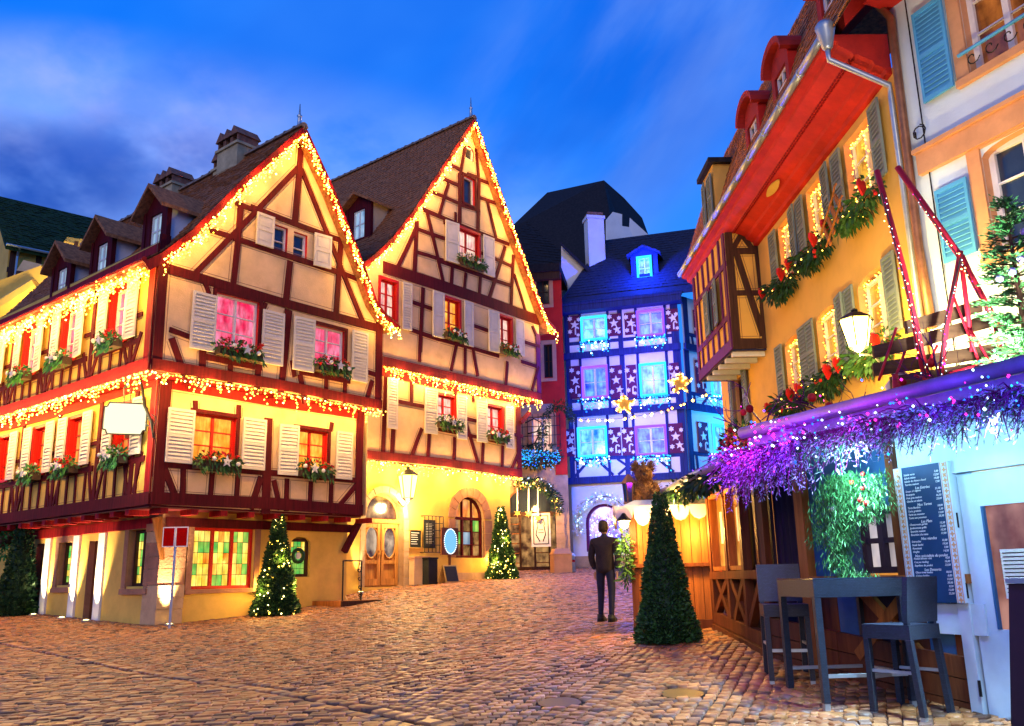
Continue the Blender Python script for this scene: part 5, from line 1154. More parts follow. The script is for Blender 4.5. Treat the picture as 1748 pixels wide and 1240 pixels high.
# wooden sledge leaning in the garland of the nearest upper window
q = uq[2]; P = GF.W(q[0]-.1, q[1]-.35, .62); t = thing('wooden_sledge', P, 'small wooden sledge hanging in the garland of the nearest upper window', 'sledge'); tl = -.55
for sx in (-1, 1): obj('runner', MB().tube([(-.55, -.06, sx*.2), (.40, -.06, sx*.2), (.55, -.06, sx*.2+.05), (.60, -.02, sx*.2+.1)], .02, 5), 'wood_orange', t, P, GF.rz).rotation_euler = (0, tl, GF.rz)
for k in range(4): obj('slat', MB().box(-.5+k*.27, -.40+k*.27, -.02, .01, -.24, .24), 'wood_orange', t, P, GF.rz).rotation_euler = (0, tl, GF.rz)
# coved eave and gutter
OV, GZ = 1.1, 10.83
prof = [(0, zsof-.02), (.10, zsof), (.12, zsof+.10), (.30, zsof+.18), (.33, zsof+.26), (.62, zsof+.40), (.66, zsof+.37), (.70, zsof+.44), (.92, zsof+.58), (.94, zsof+.66), (OV-.02, zsof+.70), (OV, GZ)]
uE0, uE1 = -12.75, .55
mat('eave_red', (.52, .022, .010), .7, .25, 1.5, .3, 40, damt=.5, dark=(.34, .012, .008))
mb = MB(); n = len(prof); full = prof+[(OV, GZ+.02), (0, GZ+.02)]
# moulded profile run along the wall
vs = [(uE0, -y, z) for y, z in full]+[(uE1, -y, z) for y, z in full]; m_ = len(full)
mb.add(vs, [(i, i+1, m_+i+1, m_+i)[::-1] for i in range(m_-1)]+[tuple(range(m_)), tuple(range(2*m_-1, m_-1, -1))]); obj('coved_eave', mb, 'eave_red', houseF, GF.W(0, 0, 0), GF.rz)
mb = MB()
for i in range(112): uu = uE1-.2-i*.115; mb.box(uu-.035, uu+.035, -.69, -.60, zsof+.375, zsof+.405)
tag(obj('dentils', mb, 'timber_bright_red', houseF, GF.W(0, 0, 0), GF.rz), kind='stuff')
P = GF.W(*GF.at(*zd_(520, 835), .5), .5); mb = MB(); mb.prism([(.34*math.cos(a*.3927)*(1.3+.12*math.cos(a*1.57)), .10*math.sin(a*.3927)) for a in range(16)], -.03, .0); 
o = obj('cartouche', mb, 'plaster_yellow', houseF, GF.W(GF.at(*zd_(520, 835), .48)[0], zsof+.30, .48), GF.rz); o.rotation_euler = (math.radians(62), 0, GF.rz)
gseg = MB(); gseg.tube([(0, 0, 0), (1.2, 0, 0)], .085, 8); gseg.tube([(1.17, 0, 0), (1.22, 0, 0)], .097, 8); gme = gseg.mesh('gutter', 'zinc', True)
for i in range(11): link('gutter', gme, houseF, GF.W(uE0+i*1.2, GZ+.05, OV+.06), GF.rz)
hop = GF.W(uE1+.05, GZ+.02, OV+.05)
obj('gutter_outlet', MB().lathe([(.06, -.35), (.10, -.30), (.17, .05), (.19, .12), (.12, .22)], (0,0,0), 10), 'zinc', houseF, hop, 0, True)
obj('downpipe', MB().tube([(0, 0, -.3), (0, 0, -.55), GF.W(uE1+.0, zsof-.25, .08)-hop, GF.W(uE1+.0, zsof-.5, .08)-hop, GF.W(uE1, 3.6, .08)-hop], .055, 8), 'zinc', houseF, hop, 0, True)
# mansard roof with red dormers
mb = MB(); s0 = (OV-.05, GZ+.06); s1_ = (-.1, GZ+3.4)
tile_slope(mb, [np.array([0, -s0[0], s0[1]]), np.array([0, -s1_[0], s1_[1]])], (1, 0, 0), 16.2, tw=.2, course=.22, R=random.Random(4)); 
tag(obj('roof_tiles', mb, 'roof_tile', houseF, GF.W(-12.75, 0, 0), GF.rz), kind='stuff'); obj('roof', MB().add([(-12.75, -s0[0], s0[1]-.03), (3.5, -s0[0], s0[1]-.03), (3.5, -s1_[0], s1_[1]-.03), (-12.75, -s1_[0], s1_[1]-.03), (-12.75, 3, s1_[1]-.03), (3.5, 3, s1_[1]-.03)], [(0,1,2,3), (3,2,5,4)]), 'roof_tile', houseF, GF.W(0, 0, 0), GF.rz)
mat('dormer_red', (.30, .014, .010), .75, .25, 2, .2, 40, damt=.5)
def red_dormer(u):
    wd, h = 1.15, 1.5; L = GF.W(u, GZ+.15, .78)
    o = obj('dormer', wall_sheet(arch(0, 0, wd, h+.35, 10, .40), [rect(0, .28, .75, 1.0)], .12), ['dormer_red', 'dormer_red'], houseF, L, GF.rz)
    obj('cheek', MB().add([(-wd/2, 0, 0), (-wd/2, 0, h), (-wd/2, 1.4, h)], [(0,1,2)]), 'plaster_red', o); obj('cheek', MB().add([(wd/2, 0, 0), (wd/2, 0, h), (wd/2, 1.4, h)], [(0,2,1)]), 'plaster_red', o)
    r = MB(); A_ = arch(0, 0, wd+.3, h+.5, 12, .52)[2:]; B_ = arch(0, 0, wd+.1, h+.36, 12, .42)[2:]
    for i in range(12): r.hexa([(B_[i][0], -.18, B_[i][1]), (B_[i+1][0], -.18, B_[i+1][1]), (B_[i+1][0], 1.6, B_[i+1][1]), (B_[i][0], 1.6, B_[i][1]), (A_[i][0], -.2, A_[i][1]), (A_[i+1][0], -.2, A_[i+1][1]), (A_[i+1][0], 1.6, A_[i+1][1]), (A_[i][0], 1.6, A_[i][1])])
    obj('hood', r, 'dormer_red', o)
    f = MB(); f.box(-.375, -.30, .06, .11, .28, 1.28); f.box(.30, .375, .06, .11, .28, 1.28); f.box(-.03, .03, .058, .11, .28, 1.28)
    for z in (.28, .60, .92, 1.22): f.box(-.3, .3, .062, .108, z, z+.06)
    obj('window', f, 'white_paint', o); obj('pane', MB().quad((-.37, .105, .29), (.37, .105, .29), (.37, .105, 1.27), (-.37, .105, 1.27)), 'dark_glass', o)
for px_, py_ in ((1404, 45), (1322, 165), (1275, 250)): red_dormer(GF.at(px_, py_, .95)[0])
for px_, py_ in ((1212, 350),):
    u = GF.at(px_, py_, .95)[0]; L = GF.W(u, GZ+.1, .95); o = obj('dormer', MB().box(-.6, .6, 0, 1.3, 0, 1.8), 'plaster_gold', houseF, L, GF.rz); obj('roof', MB().box(-.75, .75, -.15, 1.4, 1.8, 1.95), 'roof_tile_dark', o)
    shutter(houseF, GF, u-.55, GZ+.35, .5, 1.3, 1.0, 'shutter_grey'); shutter(houseF, GF, u+.05, GZ+.35, .5, 1.3, 1.0, 'shutter_grey')
# half-timbered oriel at the far end
oz0 = GF.at(1303, 600)[1]; un = GF.at(1300, 500)[0]; ow = .90; uf = -12.0
oz1 = zsof+.4
sideO = Fac(GF.W(un, 0), 88.8)                       # near side of the oriel, u runs from street to wall (local), facing the viewer
sideO.O = GF.W(un, 0, ow)
mb = MB(); mb.box(uf, un, -ow, 0, oz0, oz1); obj('oriel_wall', mb, 'plaster_gold', houseF, GF.W(0, 0, 0), GF.rz)
front = GF.shifted(ow)
def ob(fac, a, b, wd, m='timber_brown'): beam(houseF, fac, a, b, wd, .004, matname=m)
for a, b, wd in (((0+.11, oz0), (.11, oz1), .22), ((ow-.05, oz0), (ow-.05, oz1), .1), ((0, oz0+.14), (ow, oz0+.14), .3), ((0, oz1-.55), (ow, oz1-.55), .17), ((0, (oz0+oz1)/2-.1), (ow, (oz0+oz1)/2-.1), .15), ((.30, oz1-.6), (ow-.05, oz0+.35), .17), ((.2, oz1-.5), (.5, oz1), .15), ((.45, oz1), (.75, oz1-.5), .15)): ob(sideO, a, b, wd)
for a, b, wd in (((un-.1, oz0), (un-.1, oz1), .2), ((uf, oz0+.14), (un, oz0+.14), .3), ((uf, oz0+.95), (un, oz0+.95), .16), ((uf, oz1-.9), (un, oz1-.9), .14), ((uf+.1, oz0), (uf+.1, oz1), .2)): ob(front, a, b, wd, 'timber_purple')
for k in range(1, 6):
    x = uf+(un-uf)*k/6; ob(front, (x, oz0+.2), (x, oz1), .12, 'timber_purple')
for k, x in enumerate((un-2.0,)): shutter(houseF, front, x-.5, oz0+1.0, .5, 1.3, .06, 'shutter_grey'); shutter(houseF, front, x+.65, oz0+1.0, .5, 1.3, .06, 'shutter_grey'); obj('pane', MB().quad((x, -.045, oz0+1.05), (x+.65, -.045, oz0+1.05), (x+.65, -.045, oz0+2.25), (x, -.045, oz0+2.25)), 'dark_glass', houseF, front.W(0, 0, 0), GF.rz)
# oriel underside: joists carried out from the wall
jm = MB().box(-.07, .07, -ow+.02, .05, -.16, -.004).mesh('joist', 'white_paint')
for k in range(5): link('joist', jm, houseF, GF.W(un-.25-k*.72, oz0, 0), GF.rz)
obj('soffit_boards', MB().box(uf, un, -ow, 0, oz0-.03, oz0-.003), 'timber_blue', houseF, GF.W(0, 0, 0), GF.rz)  # colour of boards and joists stands for the blue light under the oriel

# ------------------------------------------------------------------ pale blue house, nearest on the right
GG = Fac(GF.W(uF1+.02, 0), 156)
houseG = thing('pale_blue_house', tuple(GG.W(0, .5)), 'pale blue house with blue shutters and orange stone frames at the right edge', 'house')
sh1 = qbox(GG, ze_, 0, 300, 462, 30, 520); sh2 = qbox(GG, ze_, 0, 418, 590, 930, 1320); wz1 = sh1[1]; 
cu = GG.at(*ze_(560, 620))[0]; cz = GG.at(*ze_(320, 790))[1]
f1u = GG.at(*ze_(565, 250))[0]; f2u = GG.at(*ze_(670, 1000))[0]
W1 = (f1u+.65, sh1[1]+.12, 1.3, 1.95); W2 = (f2u+.65, sh2[1]-.1, 1.3, 1.75)
wall(houseG, GG, 0, [(0, -.2), (9, -.2), (9, 15), (0, 15)], [hole(W1), arch(*W2, 8, .15)], ['plaster_pale_blue', 'sandstone'], .25)
litpane('pane_room', (.10, .02, .01), (.55, .16, .03), .35, 4)
for q in (W1, W2): casement(houseG, GG, *q, 0, 2, 3, 'pane_room' if q is W1 else 'dark_glass', 'white_paint', .2, .1); surround(houseG, GG, q, 0, 'sandstone', .24)
for q in (sh1, sh2): shutter(houseG, GG, W1[0]-W1[2]/2-.26-.62 if q is sh1 else W2[0]-W2[2]/2-.26-.62, q[1], .62, q[3], .06, 'shutter_blue')
shutter(houseG, GG, W1[0]+W1[2]/2+.26, sh1[1], .62, sh1[3], .06, 'shutter_blue')
obj('string_course', MB().box(.25, 9, -.10, 0, -.38, 0).box(.22, 9, -.16, 0, .004, .08), 'sandstone', houseG, GG.W(0, cz, 0), GG.rz)
obj('eave', MB().box(0, 9, -.6, .1, 0, .4), 'eave_red', houseG, GG.W(0, GG.at(*ze_(200, 30))[1], 0), GG.rz)
# wrought rail on the upper window
rl_ = obj('window_rail', MB().tube([(W1[0]-.75, -.12, .32), (W1[0]+.75, -.12, .32)], .03, 6), 'shutter_blue', houseG, GG.W(0, W1[1], 0), GG.rz)
for k in range(4):
    x = W1[0]-.5+k*.33; obj('scroll', MB().tube([(x+(.02+.012*i)*math.cos(i*.6), -.12, .16+(.02+.012*i)*math.sin(i*.6)) for i in range(11)], .012, 4), 'iron', rl_)
# drainpipes at the joint of the two houses
cp = [np.array(GG.W(*GG.at(*p, .12), .12)) for p in ((1478, -14), (1500, 10), (1521, 32), (1544, 220), (1568, 420), (1592, 560))]
o = link('drainpipe', MB().tube([p-cp[0] for p in cp], .075, 8).mesh('drainpipe', 'copper_pipe', True), None, cp[0]); tag(o, 'brown copper drainpipe running down the joint of ochre and pale blue houses', 'drainpipe')
o = link('cable', MB().tube([GG.W(.42, z, .03)-GG.W(.42, 12, .03) for z in (12, 9, 6, 4)], .012, 5).mesh('cable', 'iron'), None, GG.W(.42, 12, .03)); tag(o, 'thin dark cable running down the pale blue wall beside the drainpipe', 'cable')
P = GG.W(*GG.at(1568, 228, .15), .15); R = random.Random(5); t = thing('wall_hook', P, 'coiled wire hook on the pale blue wall below the upper shutter', 'hook'); obj('coil', MB().tube([(.12*math.cos(a*.7)+.02*a*.3, -.02*a*.2, .12*math.sin(a*.7)) for a in range(12)], .012, 5), 'iron', t, P, GG.rz); obj('arm', MB().tube([(-.15, .1, .0), (.02, -.1, -.02), (.05, -.15, -.12)], .018, 5), 'iron', t, P, GG.rz)

# ------------------------------------------------------------------ houses at the far left
houseX = thing('mossy_roofed_house', tuple(Q(40, 1040, 34)), 'yellow lit house with mossy dark roof beyond the corner house', 'house'); O = np.array(houseX.location)
e0 = Q(10, 418, 33); sl = [Q(80, 433, d) for d in np.linspace(33, 48, 151)]; e1 = min(sl, key=lambda p: abs(p[2]-e0[2])); dx = (e1-e0)*np.array([1, 1, 0]); dx /= np.linalg.norm(dx); nb_ = np.array([-dx[1], dx[0], 0]); nb_ = nb_ if nb_[1] > 0 else -nb_
rr_ = ray(35, 344); tt_ = ((e0+nb_*4.2-CAMP)@nb_)/(rr_@nb_); zr_ = float((CAMP+rr_*tt_)[2]); LX = 13.
XF = Fac(e0+nb_*.35, math.degrees(math.atan2(dx[0], dx[1]))); ze0 = float(e0[2])
def hx(pts): return [e0+dx*u+nb_*v+np.array([0, 0, z-ze0]) for u, v, z in pts]
obj('roof', mesh_pts([hx(((0, 0, ze0), (LX, 0, ze0), (LX, 4.2, zr_), (0, 4.2, zr_))), hx(((0, 8.4, ze0), (0, 4.2, zr_), (LX, 4.2, zr_), (LX, 8.4, ze0))), hx(((0, 0, ze0-.18), (LX, 0, ze0-.18), (LX, 0, ze0), (0, 0, ze0))), hx(((0, 0, ze0-.18), (0, 0, ze0), (0, 4.2, zr_), (0, 4.2, zr_-.18)))], O), 'roof_tile_moss', houseX, O)
mb = MB(); tile_slope(mb, [p-O for p in hx(((0, 0, ze0), (0, 4.2, zr_)))], dx, LX, tw=.22, course=.22, R=random.Random(9), jit=.03); tag(obj('roof_tiles', mb, 'roof_tile_moss', houseX, O), kind='stuff')
obj('wall', mesh_pts([hx(((.2, .35, 0), (LX, .35, 0), (LX, .35, ze0), (.2, .35, ze0))), hx(((.2, 8, 0), (.2, .35, 0), (.2, .35, ze0), (.2, 4.2, zr_-.2), (.2, 8, ze0)))], O), 'plaster_yellow', houseX, O)
for u in (.35, 1.3, 2.3, 3.6): beam(houseX, XF, (u, ze0-3.4), (u, ze0-.1), .2, 0, 'timber_brown', .06, False)
beam(houseX, XF, (.2, ze0-.9), (6, ze0-.9), .2, 0, 'timber_brown', .05, False)
gp_ = e0-nb_*.06; obj('gutter', MB().tube([(0, 0, 0), dx*5.], .06, 6), 'zinc', houseX, gp_); obj('downpipe', MB().tube([dx*.5, dx*.5+nb_*.3+np.array([0, 0, -.3]), dx*.5+nb_*.3+np.array([0, 0, -3.2])], .045, 6), 'zinc', houseX, gp_)
houseY = thing('small_yellow_house', tuple(Q(60, 1040, 30.5)), 'small yellow lit building with plank dormer and rounded porch roof beside the mossy roof', 'house'); O = np.array(houseY.location)
def slab(pts, v):
    pts = [np.array(p) for p in pts]; k = len(pts); v = np.array(v, float); mb = MB(); mb.add([p-O for p in pts]+[p+v-O for p in pts], [tuple(range(k)), tuple(range(2*k-1, k-1, -1))]+[(i, k+i, k+(i+1) % k, (i+1) % k) for i in range(k)]); return mb
obj('wall', slab((Q(-60, 500, 30.6), Q(-60, 1045, 30.6), Q(20, 1045, 30.6), Q(130, 560, 30.6), Q(150, 410, 30.6), Q(115, 405, 30.6), Q(80, 450, 30.6)), (-.8, 2.2, 0)), 'plaster_yellow', houseY, O)
obj('roof', mesh_pts([(Q(70, 455, 30.3), Q(110, 410, 30.3), Q(130, 415, 32), Q(90, 460, 32)), (Q(-20, 560, 30), Q(60, 490, 30), Q(70, 505, 30), Q(-20, 590, 30))], O), 'roof_tile_moss', houseY, O)
for k in range(7):
    a0, a1 = k/7+.01, (k+1)/7-.01; A_, B_, C_, D_ = Q(72, 455, 30.2), Q(111, 411, 30.2), Q(127, 415, 30.2), Q(117, 462, 30.2)
    l0, l1 = A_+(B_-A_)*a0, A_+(B_-A_)*a1; r0_, r1_ = D_+(C_-D_)*a0, D_+(C_-D_)*a1; obj('plank', mesh_pts([(l0, r0_, r1_, l1)], O), 'plaster_yellow', houseY, O)
obj('beam', mesh_pts([(Q(118, 500, 30.15), Q(126, 500, 30.15), Q(134, 412, 30.15), Q(127, 412, 30.15))], O), 'timber_brown', houseY, O); obj('wall', mesh_pts([(Q(134, 455, 30.3), Q(160, 440, 30.3), Q(162, 408, 30.3), Q(136, 415, 30.3))], O), 'plaster_cream', houseY, O)
obj('wall', mesh_pts([(Q(28, 462, 32.2), Q(78, 468, 32.2), Q(72, 452, 32.2), Q(40, 444, 32.2))], O), 'plaster_cream', houseY, O); obj('beam', mesh_pts([(Q(26, 470, 32.1), Q(80, 476, 32.1), Q(78, 468, 32.1), Q(28, 462, 32.1))], O), 'timber_brown', houseY, O)
bp2 = Q(-10, 545, 30.1); obj('porch_roof', MB().tube([(0, 0, 0), Q(70, 495, 30.2)-bp2], .5, 10), 'plaster_yellow', houseY, bp2)
lamp('porch_lamp', 'POINT', Q(70, 500, 28.6), 260, (1, .75, .2), houseY, .2)
# ------------------------------------------------------------------ restaurant terrace shed on the right
SH = Fac((4.05, 7.7), 156.6); zs = Zm(1360,740,.4033); zk = Zm(1180,820,.25); zm6 = Zm(1520,780,.2257)
shed = thing('terrace_shed', tuple(SH.W(0, .1)), 'timber restaurant terrace shed with menu board, white door and purple lit roof edge', 'shed')
su0 = SH.at(1317, 1119)[0]; GUT = 2.66; sOff = .55
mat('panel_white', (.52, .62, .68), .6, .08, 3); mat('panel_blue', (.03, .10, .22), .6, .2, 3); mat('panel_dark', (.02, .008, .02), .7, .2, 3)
def woven(name, c1, c2):
    m = bpy.data.materials.new(name); m.use_nodes = True; nt = m.node_tree; b = nt.nodes['Principled BSDF']; b.inputs['Roughness'].default_value = .42
    tc_ = N(nt, 'ShaderNodeTexCoord'); sp_ = N(nt, 'ShaderNodeSeparateXYZ'); nt.links.new(tc_.outputs['Object'], sp_.inputs[0]); ad = N(nt, 'ShaderNodeMath', operation='ADD'); nt.links.new(sp_.outputs[0], ad.inputs[0]); nt.links.new(sp_.outputs[1], ad.inputs[1])
    cb = N(nt, 'ShaderNodeCombineXYZ'); nt.links.new(ad.outputs[0], cb.inputs[0]); nt.links.new(sp_.outputs[2], cb.inputs[1])
    br = N(nt, 'ShaderNodeTexBrick'); br.inputs['Scale'].default_value = 18; br.inputs['Mortar Size'].default_value = .03; br.inputs['Color1'].default_value = (*c1, 1); br.inputs['Color2'].default_value = (*[c*.55 for c in c1], 1); br.inputs['Mortar'].default_value = (*c2, 1); nt.links.new(cb.outputs[0], br.inputs['Vector']); nt.links.new(br.outputs['Color'], b.inputs['Base Color'])
    bp = N(nt, 'ShaderNodeBump'); bp.inputs['Strength'].default_value = .6; bp.inputs['Distance'].default_value = .008; bp.invert = True; nt.links.new(br.outputs['Fac'], bp.inputs['Height']); nt.links.new(bp.outputs[0], b.inputs['Normal']); MATS[name] = m
woven('wicker', (.016, .026, .048), (.004, .005, .008)); mat('chalk_blue', (.012, .045, .11), .6, .15, 4)
wq = qbox(SH, zs, 0, 280, 452, 315, 592); mq = qbox(SH, zs, .05, 452, 690, 130, 715)
doorL = SH.at(*zs(735, 700))[0]
# framing
base_z = lambda u: float(gz(*SH.W(u, 0)[:2]))
for i in range(3):
    for a, b in ((su0, su0+1.1), (su0+1.1, su0+2.1), (su0+2.1, doorL-.02)):
        mbp = MB(); za, zb = base_z(a), base_z(b); h0, h1 = i*.19+.0, i*.19+.18
        mbp.hexa([(a+.003, -.04, za-.1+h0 if i else za-.2), (b-.003, -.04, zb-.1+h0 if i else zb-.2), (b-.003, .03, zb-.1+h0), (a+.003, .03, za-.1+h0), (a+.003, -.04, za-.1+h1), (b-.003, -.04, zb-.1+h1), (b-.003, .03, zb-.1+h1), (a+.003, .03, za-.1+h1)]); obj('plinth_board', mbp, 'wood_brown', shed, SH.W(0, 0, 0), SH.rz)
pu0 = SH.at(*zs(55, 600))[0]
def upright(u, w_, z0, z1, m, y0=-.04, y1=.05, name='post'): return obj(name, MB().box(-w_/2, w_/2, y0, y1, z0, z1), m, shed, SH.W(u, 0, 0), SH.rz)
upright(pu0, .13, -.1, GUT, 'wood_orange', -.07, .06); upright(su0+.04, .10, 0, GUT, 'wood_brown')
upright(mq[0]-mq[2]/2-.09, .09, .0, GUT, 'wood_brown')
# low wall boards, braces and window right of the post
ub0, ub1 = pu0+.07, mq[0]+mq[2]/2+.02
nb = 7
for i in range(nb):
    a = ub0+(ub1-ub0)*i/nb; b = ub0+(ub1-ub0)*(i+1)/nb
    obj('wall_board', MB().box(a+.004, b-.004, .02, .05, -.1, wq[1]-.03), ['wood_brown', 'panel_blue', 'wood_brown', 'panel_dark', 'wood_brown', 'panel_blue', 'wood_brown'][i], shed, SH.W(0, 0, 0), SH.rz)
beam(shed, SH, (wq[0]-.45, .45), (wq[0]+.35, wq[1]-.1), .11, 0, 'wood_orange', .05, False, 'brace'); beam(shed, SH, (wq[0]+.40, .42), (wq[0]-.40, wq[1]-.1), .11, 0, 'wood_orange', .035, False, 'brace')
obj('rail', MB().box(ub0, ub1, -.06, .05, wq[1]-.10, wq[1]-.02), 'wood_orange', shed, SH.W(0, 0, 0), SH.rz)
litpane('pane_door_reflections', (.22, .07, .05), (.62, .30, .24), .35, 5)  # glowing patches stand for warm reflections in the door glass
litpane('pane_dim', (.30, .32, .42), (.75, .62, .60), .35, 4)
casement(shed, SH, *wq, .02, 2, 2, 'pane_dim', 'panel_dark', .05, .06, .05)
obj('wall_board', MB().box(ub0, wq[0]-wq[2]/2-.01, .03, .06, wq[1]-.02, GUT), 'panel_blue', shed, SH.W(0, 0, 0), SH.rz); obj('wall_board', MB().box(wq[0]-wq[2]/2, ub1, .03, .06, wq[1]+wq[3]+.01, GUT), 'panel_blue', shed, SH.W(0, 0, 0), SH.rz)
obj('skirting_panel', MB().box(mq[0]-.1, mq[0]+mq[2]/2+.12, -.03, .015, mq[1]-.27, mq[1]-.01), 'panel_white', shed, SH.W(0, 0, 0), SH.rz)
obj('wall_board', MB().box(mq[0]-mq[2]/2-.04, mq[0]+mq[2]/2+.13, .022, .05, mq[1]-.28, GUT), 'panel_white', shed, SH.W(0, 0, 0), SH.rz)
# folded dark sheet painted as the shade in the open doorway left of the post
obj('doorway_shade', MB().add([(su0+.1+i*(pu0-su0-.2)/16, .12+.03*math.sin(i*2.1), z) for z in (.3, GUT) for i in range(17)], [(i, i+1, 18+i, 17+i) for i in range(16)]), 'panel_dark', shed, SH.W(0, 0, 0), SH.rz, True)
# white door
dq_ = (doorL+.02, float(base_z(doorL+.6))-.05, 1.15, 2.12)
dr = obj('door', MB().box(0, dq_[2], .03, .07, 0, dq_[3]), 'panel_white', shed, SH.W(dq_[0], dq_[1], 0), SH.rz)
f = MB(); f.box(-.12, -.005, -.05, .05, 0, dq_[3]+.12); f.box(-.005, dq_[2], -.05, .05, dq_[3]+.005, dq_[3]+.12); obj('door_frame', f, 'panel_white', dr)
f = MB(); f.box(.02, .22, -.01, .03, .02, dq_[3]-.02); f.box(.22, dq_[2], -.01, .03, dq_[3]-.30, dq_[3]-.02); f.box(.22, dq_[2], -.01, .03, .02, .8); obj('door_leaf', f, 'panel_white', dr)
gl2 = MB(); gl2.box(.22, dq_[2], .015, .028, .8, dq_[3]-.30); obj('door_glass', gl2, 'pane_door_reflections', dr); obj('glass_edge', MB().box(.222, .245, -.018, .014, .8, dq_[3]-.30), 'panel_blue', dr)
obj('notice', MB().box(.34, .80, -.006, .006, 1.05, 1.45), 'paper', dr); obj('notice', MB().box(.45, .8, -.004, .008, .82, .97), 'panel_blue', dr)
for z in (.25, 1.05, 1.65): obj('hinge', MB().tube([(.0, -.055, z), (.0, -.055, z+.13)], .013, 6), 'iron', dr)
mw = MB()
for i in range(11): mw.bar((.36, 1.42-i*.032), (.36+rng.uniform(.2, .4), 1.42-i*.032), .008, -.0085, -.0065)
obj('print', mw, 'lead', dr)
for k in range(5): obj('wall_board', MB().box(dq_[0]+dq_[2]+.01+k*.3, dq_[0]+dq_[2]+.30+k*.3, -.01, .04, -.3, GUT), 'panel_white', shed, SH.W(0, 0, 0), SH.rz)
obj('wall_board', MB().box(dq_[0]-.12, 2.6, -.005, .045, dq_[1]+dq_[3]+.125, GUT+.05), 'panel_white', shed, SH.W(0, 0, 0), SH.rz)
# tall menu board
L = SH.W(mq[0], mq[1], .05); t = thing('menu_board', L, 'tall blue menu board with white handwriting and ornamented white side strips', 'menu board')
wd, h = mq[2], mq[3]; sp = wd*.15
obj('board', MB().box(-wd/2+sp, wd/2-sp, -.03, 0, 0, h), 'chalk_blue', t, L, SH.rz)
for sx in (-1, 1):
    a = -wd/2 if sx < 0 else wd/2-sp; s_ = obj('side_strip', MB().box(a, a+sp, -.035, 0, 0, h), 'panel_white', t, L, SH.rz); o_ = MB()
    for i in range(26):
        zc = (i+.5)*h/26; o_.star((a+sp/2, zc), sp*.30, -.038, -.0355, 0, 4, .45, .785 if i % 2 else 0)
    for x in (a+.012, a+sp-.018): o_.bar((x, 0), (x, h), .006, -.0385, -.0355)
    tag(obj('ornament', o_, 'sandstone', t, L, SH.rz), kind='stuff')
def text_mesh(s, size, name='lettering', m='chalk', align='LEFT', shear=.25):
    cu = bpy.data.curves.new(name, 'FONT'); cu.body = s; cu.size = size; cu.align_x = align; cu.resolution_u = 2; cu.shear = shear; cu.extrude = .001
    o = bpy.data.objects.new(name, cu); C.objects.link(o); dg = bpy.context.evaluated_depsgraph_get(); me = bpy.data.meshes.new_from_object(o.evaluated_get(dg)); bpy.data.objects.remove(o)
    me.transform(Matrix.Rotation(math.pi/2, 4, 'X')); me.materials.clear(); me.materials.append(MATS[m]); return me
heads = {4: 'Les Entrées', 9: 'Nos Tartes', 14: 'Les Plats', 19: 'Nos viandes', 24: 'Nos spécialités du poulet', 28: 'Les Desserts'}
lines = ['Salade verte', 'Salade mixte', 'Salade de chèvre chaud', 'Terrine maison', '', 'Soupe à l oignon', 'Escargots', 'Foie gras maison', 'Quiche et salade', '', 'Tarte flambée', 'Tarte gratinée', 'Tarte au munster', 'Tarte aux pommes', '', 'Choucroute garnie', 'Jambonneau grillé', 'Spaetzle maison', 'Bouchée à la reine', '', 'Entrecôte', 'Steak haché', 'Rumsteak', 'Onglet', '', 'Poulet fermier rôti', 'Coq au riesling', 'Suprême de poulet', '', 'Glace trois boules', 'Crème brûlée', 'Sorbet au marc', 'Kougelhopf glacé', 'Café gourmand', 'Tarte du jour', 'Vacherin glacé']
n = len(lines); stp = (h-.12)/n; iw = wd-2*sp
for i, l in enumerate(lines):
    z = h-.08-i*stp
    if i in heads: link('lettering', text_mesh(heads[i], stp*1.15, align='CENTER'), t, SH.W(mq[0], mq[1]+z-.01, .05+.032), SH.rz)
    elif l:
        link('lettering', text_mesh(l, stp*.86), t, SH.W(mq[0]-iw/2+.02, mq[1]+z, .082), SH.rz); link('lettering', text_mesh('%d,%02d' % (5+(i*7) % 19, (i*50) % 100), stp*.86, align='RIGHT'), t, SH.W(mq[0]+iw/2-.02, mq[1]+z, .082), SH.rz)
# roof edge: gutter, fascia, shingles
gA, gB = SH.W(-2.52, GUT+.12, sOff), SH.W(2.6, GUT+.12, sOff)
mat('fascia', (.10, .07, .11), .45, .25, 5, .2, 30)
obj('gutter', MB().tube([(0, 0, 0), gB-gA], .065, 10), 'fascia', shed, gA, 0, True); obj('fascia', MB().box(-2.5, 2.6, -.03, .02, -.30, -.02), 'fascia', shed, SH.W(0, GUT+.08, sOff-.08), SH.rz)
rf = MB(); rise = .55; dp = 2.6
rf.hexa([(-2.52, -sOff, GUT+.06), (2.6, -sOff, GUT+.06), (2.6, dp, GUT+.06+rise), (-2.52, dp, GUT+.06+rise), (-2.52, -sOff, GUT+.12), (2.6, -sOff, GUT+.12), (2.6, dp, GUT+.12+rise), (-2.52, dp, GUT+.12+rise)]); obj('roof', rf, 'wood_brown', shed, SH.W(0, 0, 0), SH.rz)
rf = MB(); tile_slope(rf, [np.array([0, -sOff, GUT+.12]), np.array([0, dp, GUT+.12+rise])], (1, 0, 0), 2.6+2.52, tw=.2, course=.2, R=random.Random(1)); tag(obj('roof_tiles', rf, 'roof_tile', shed, SH.W(-2.52, 0, 0), SH.rz), kind='stuff')
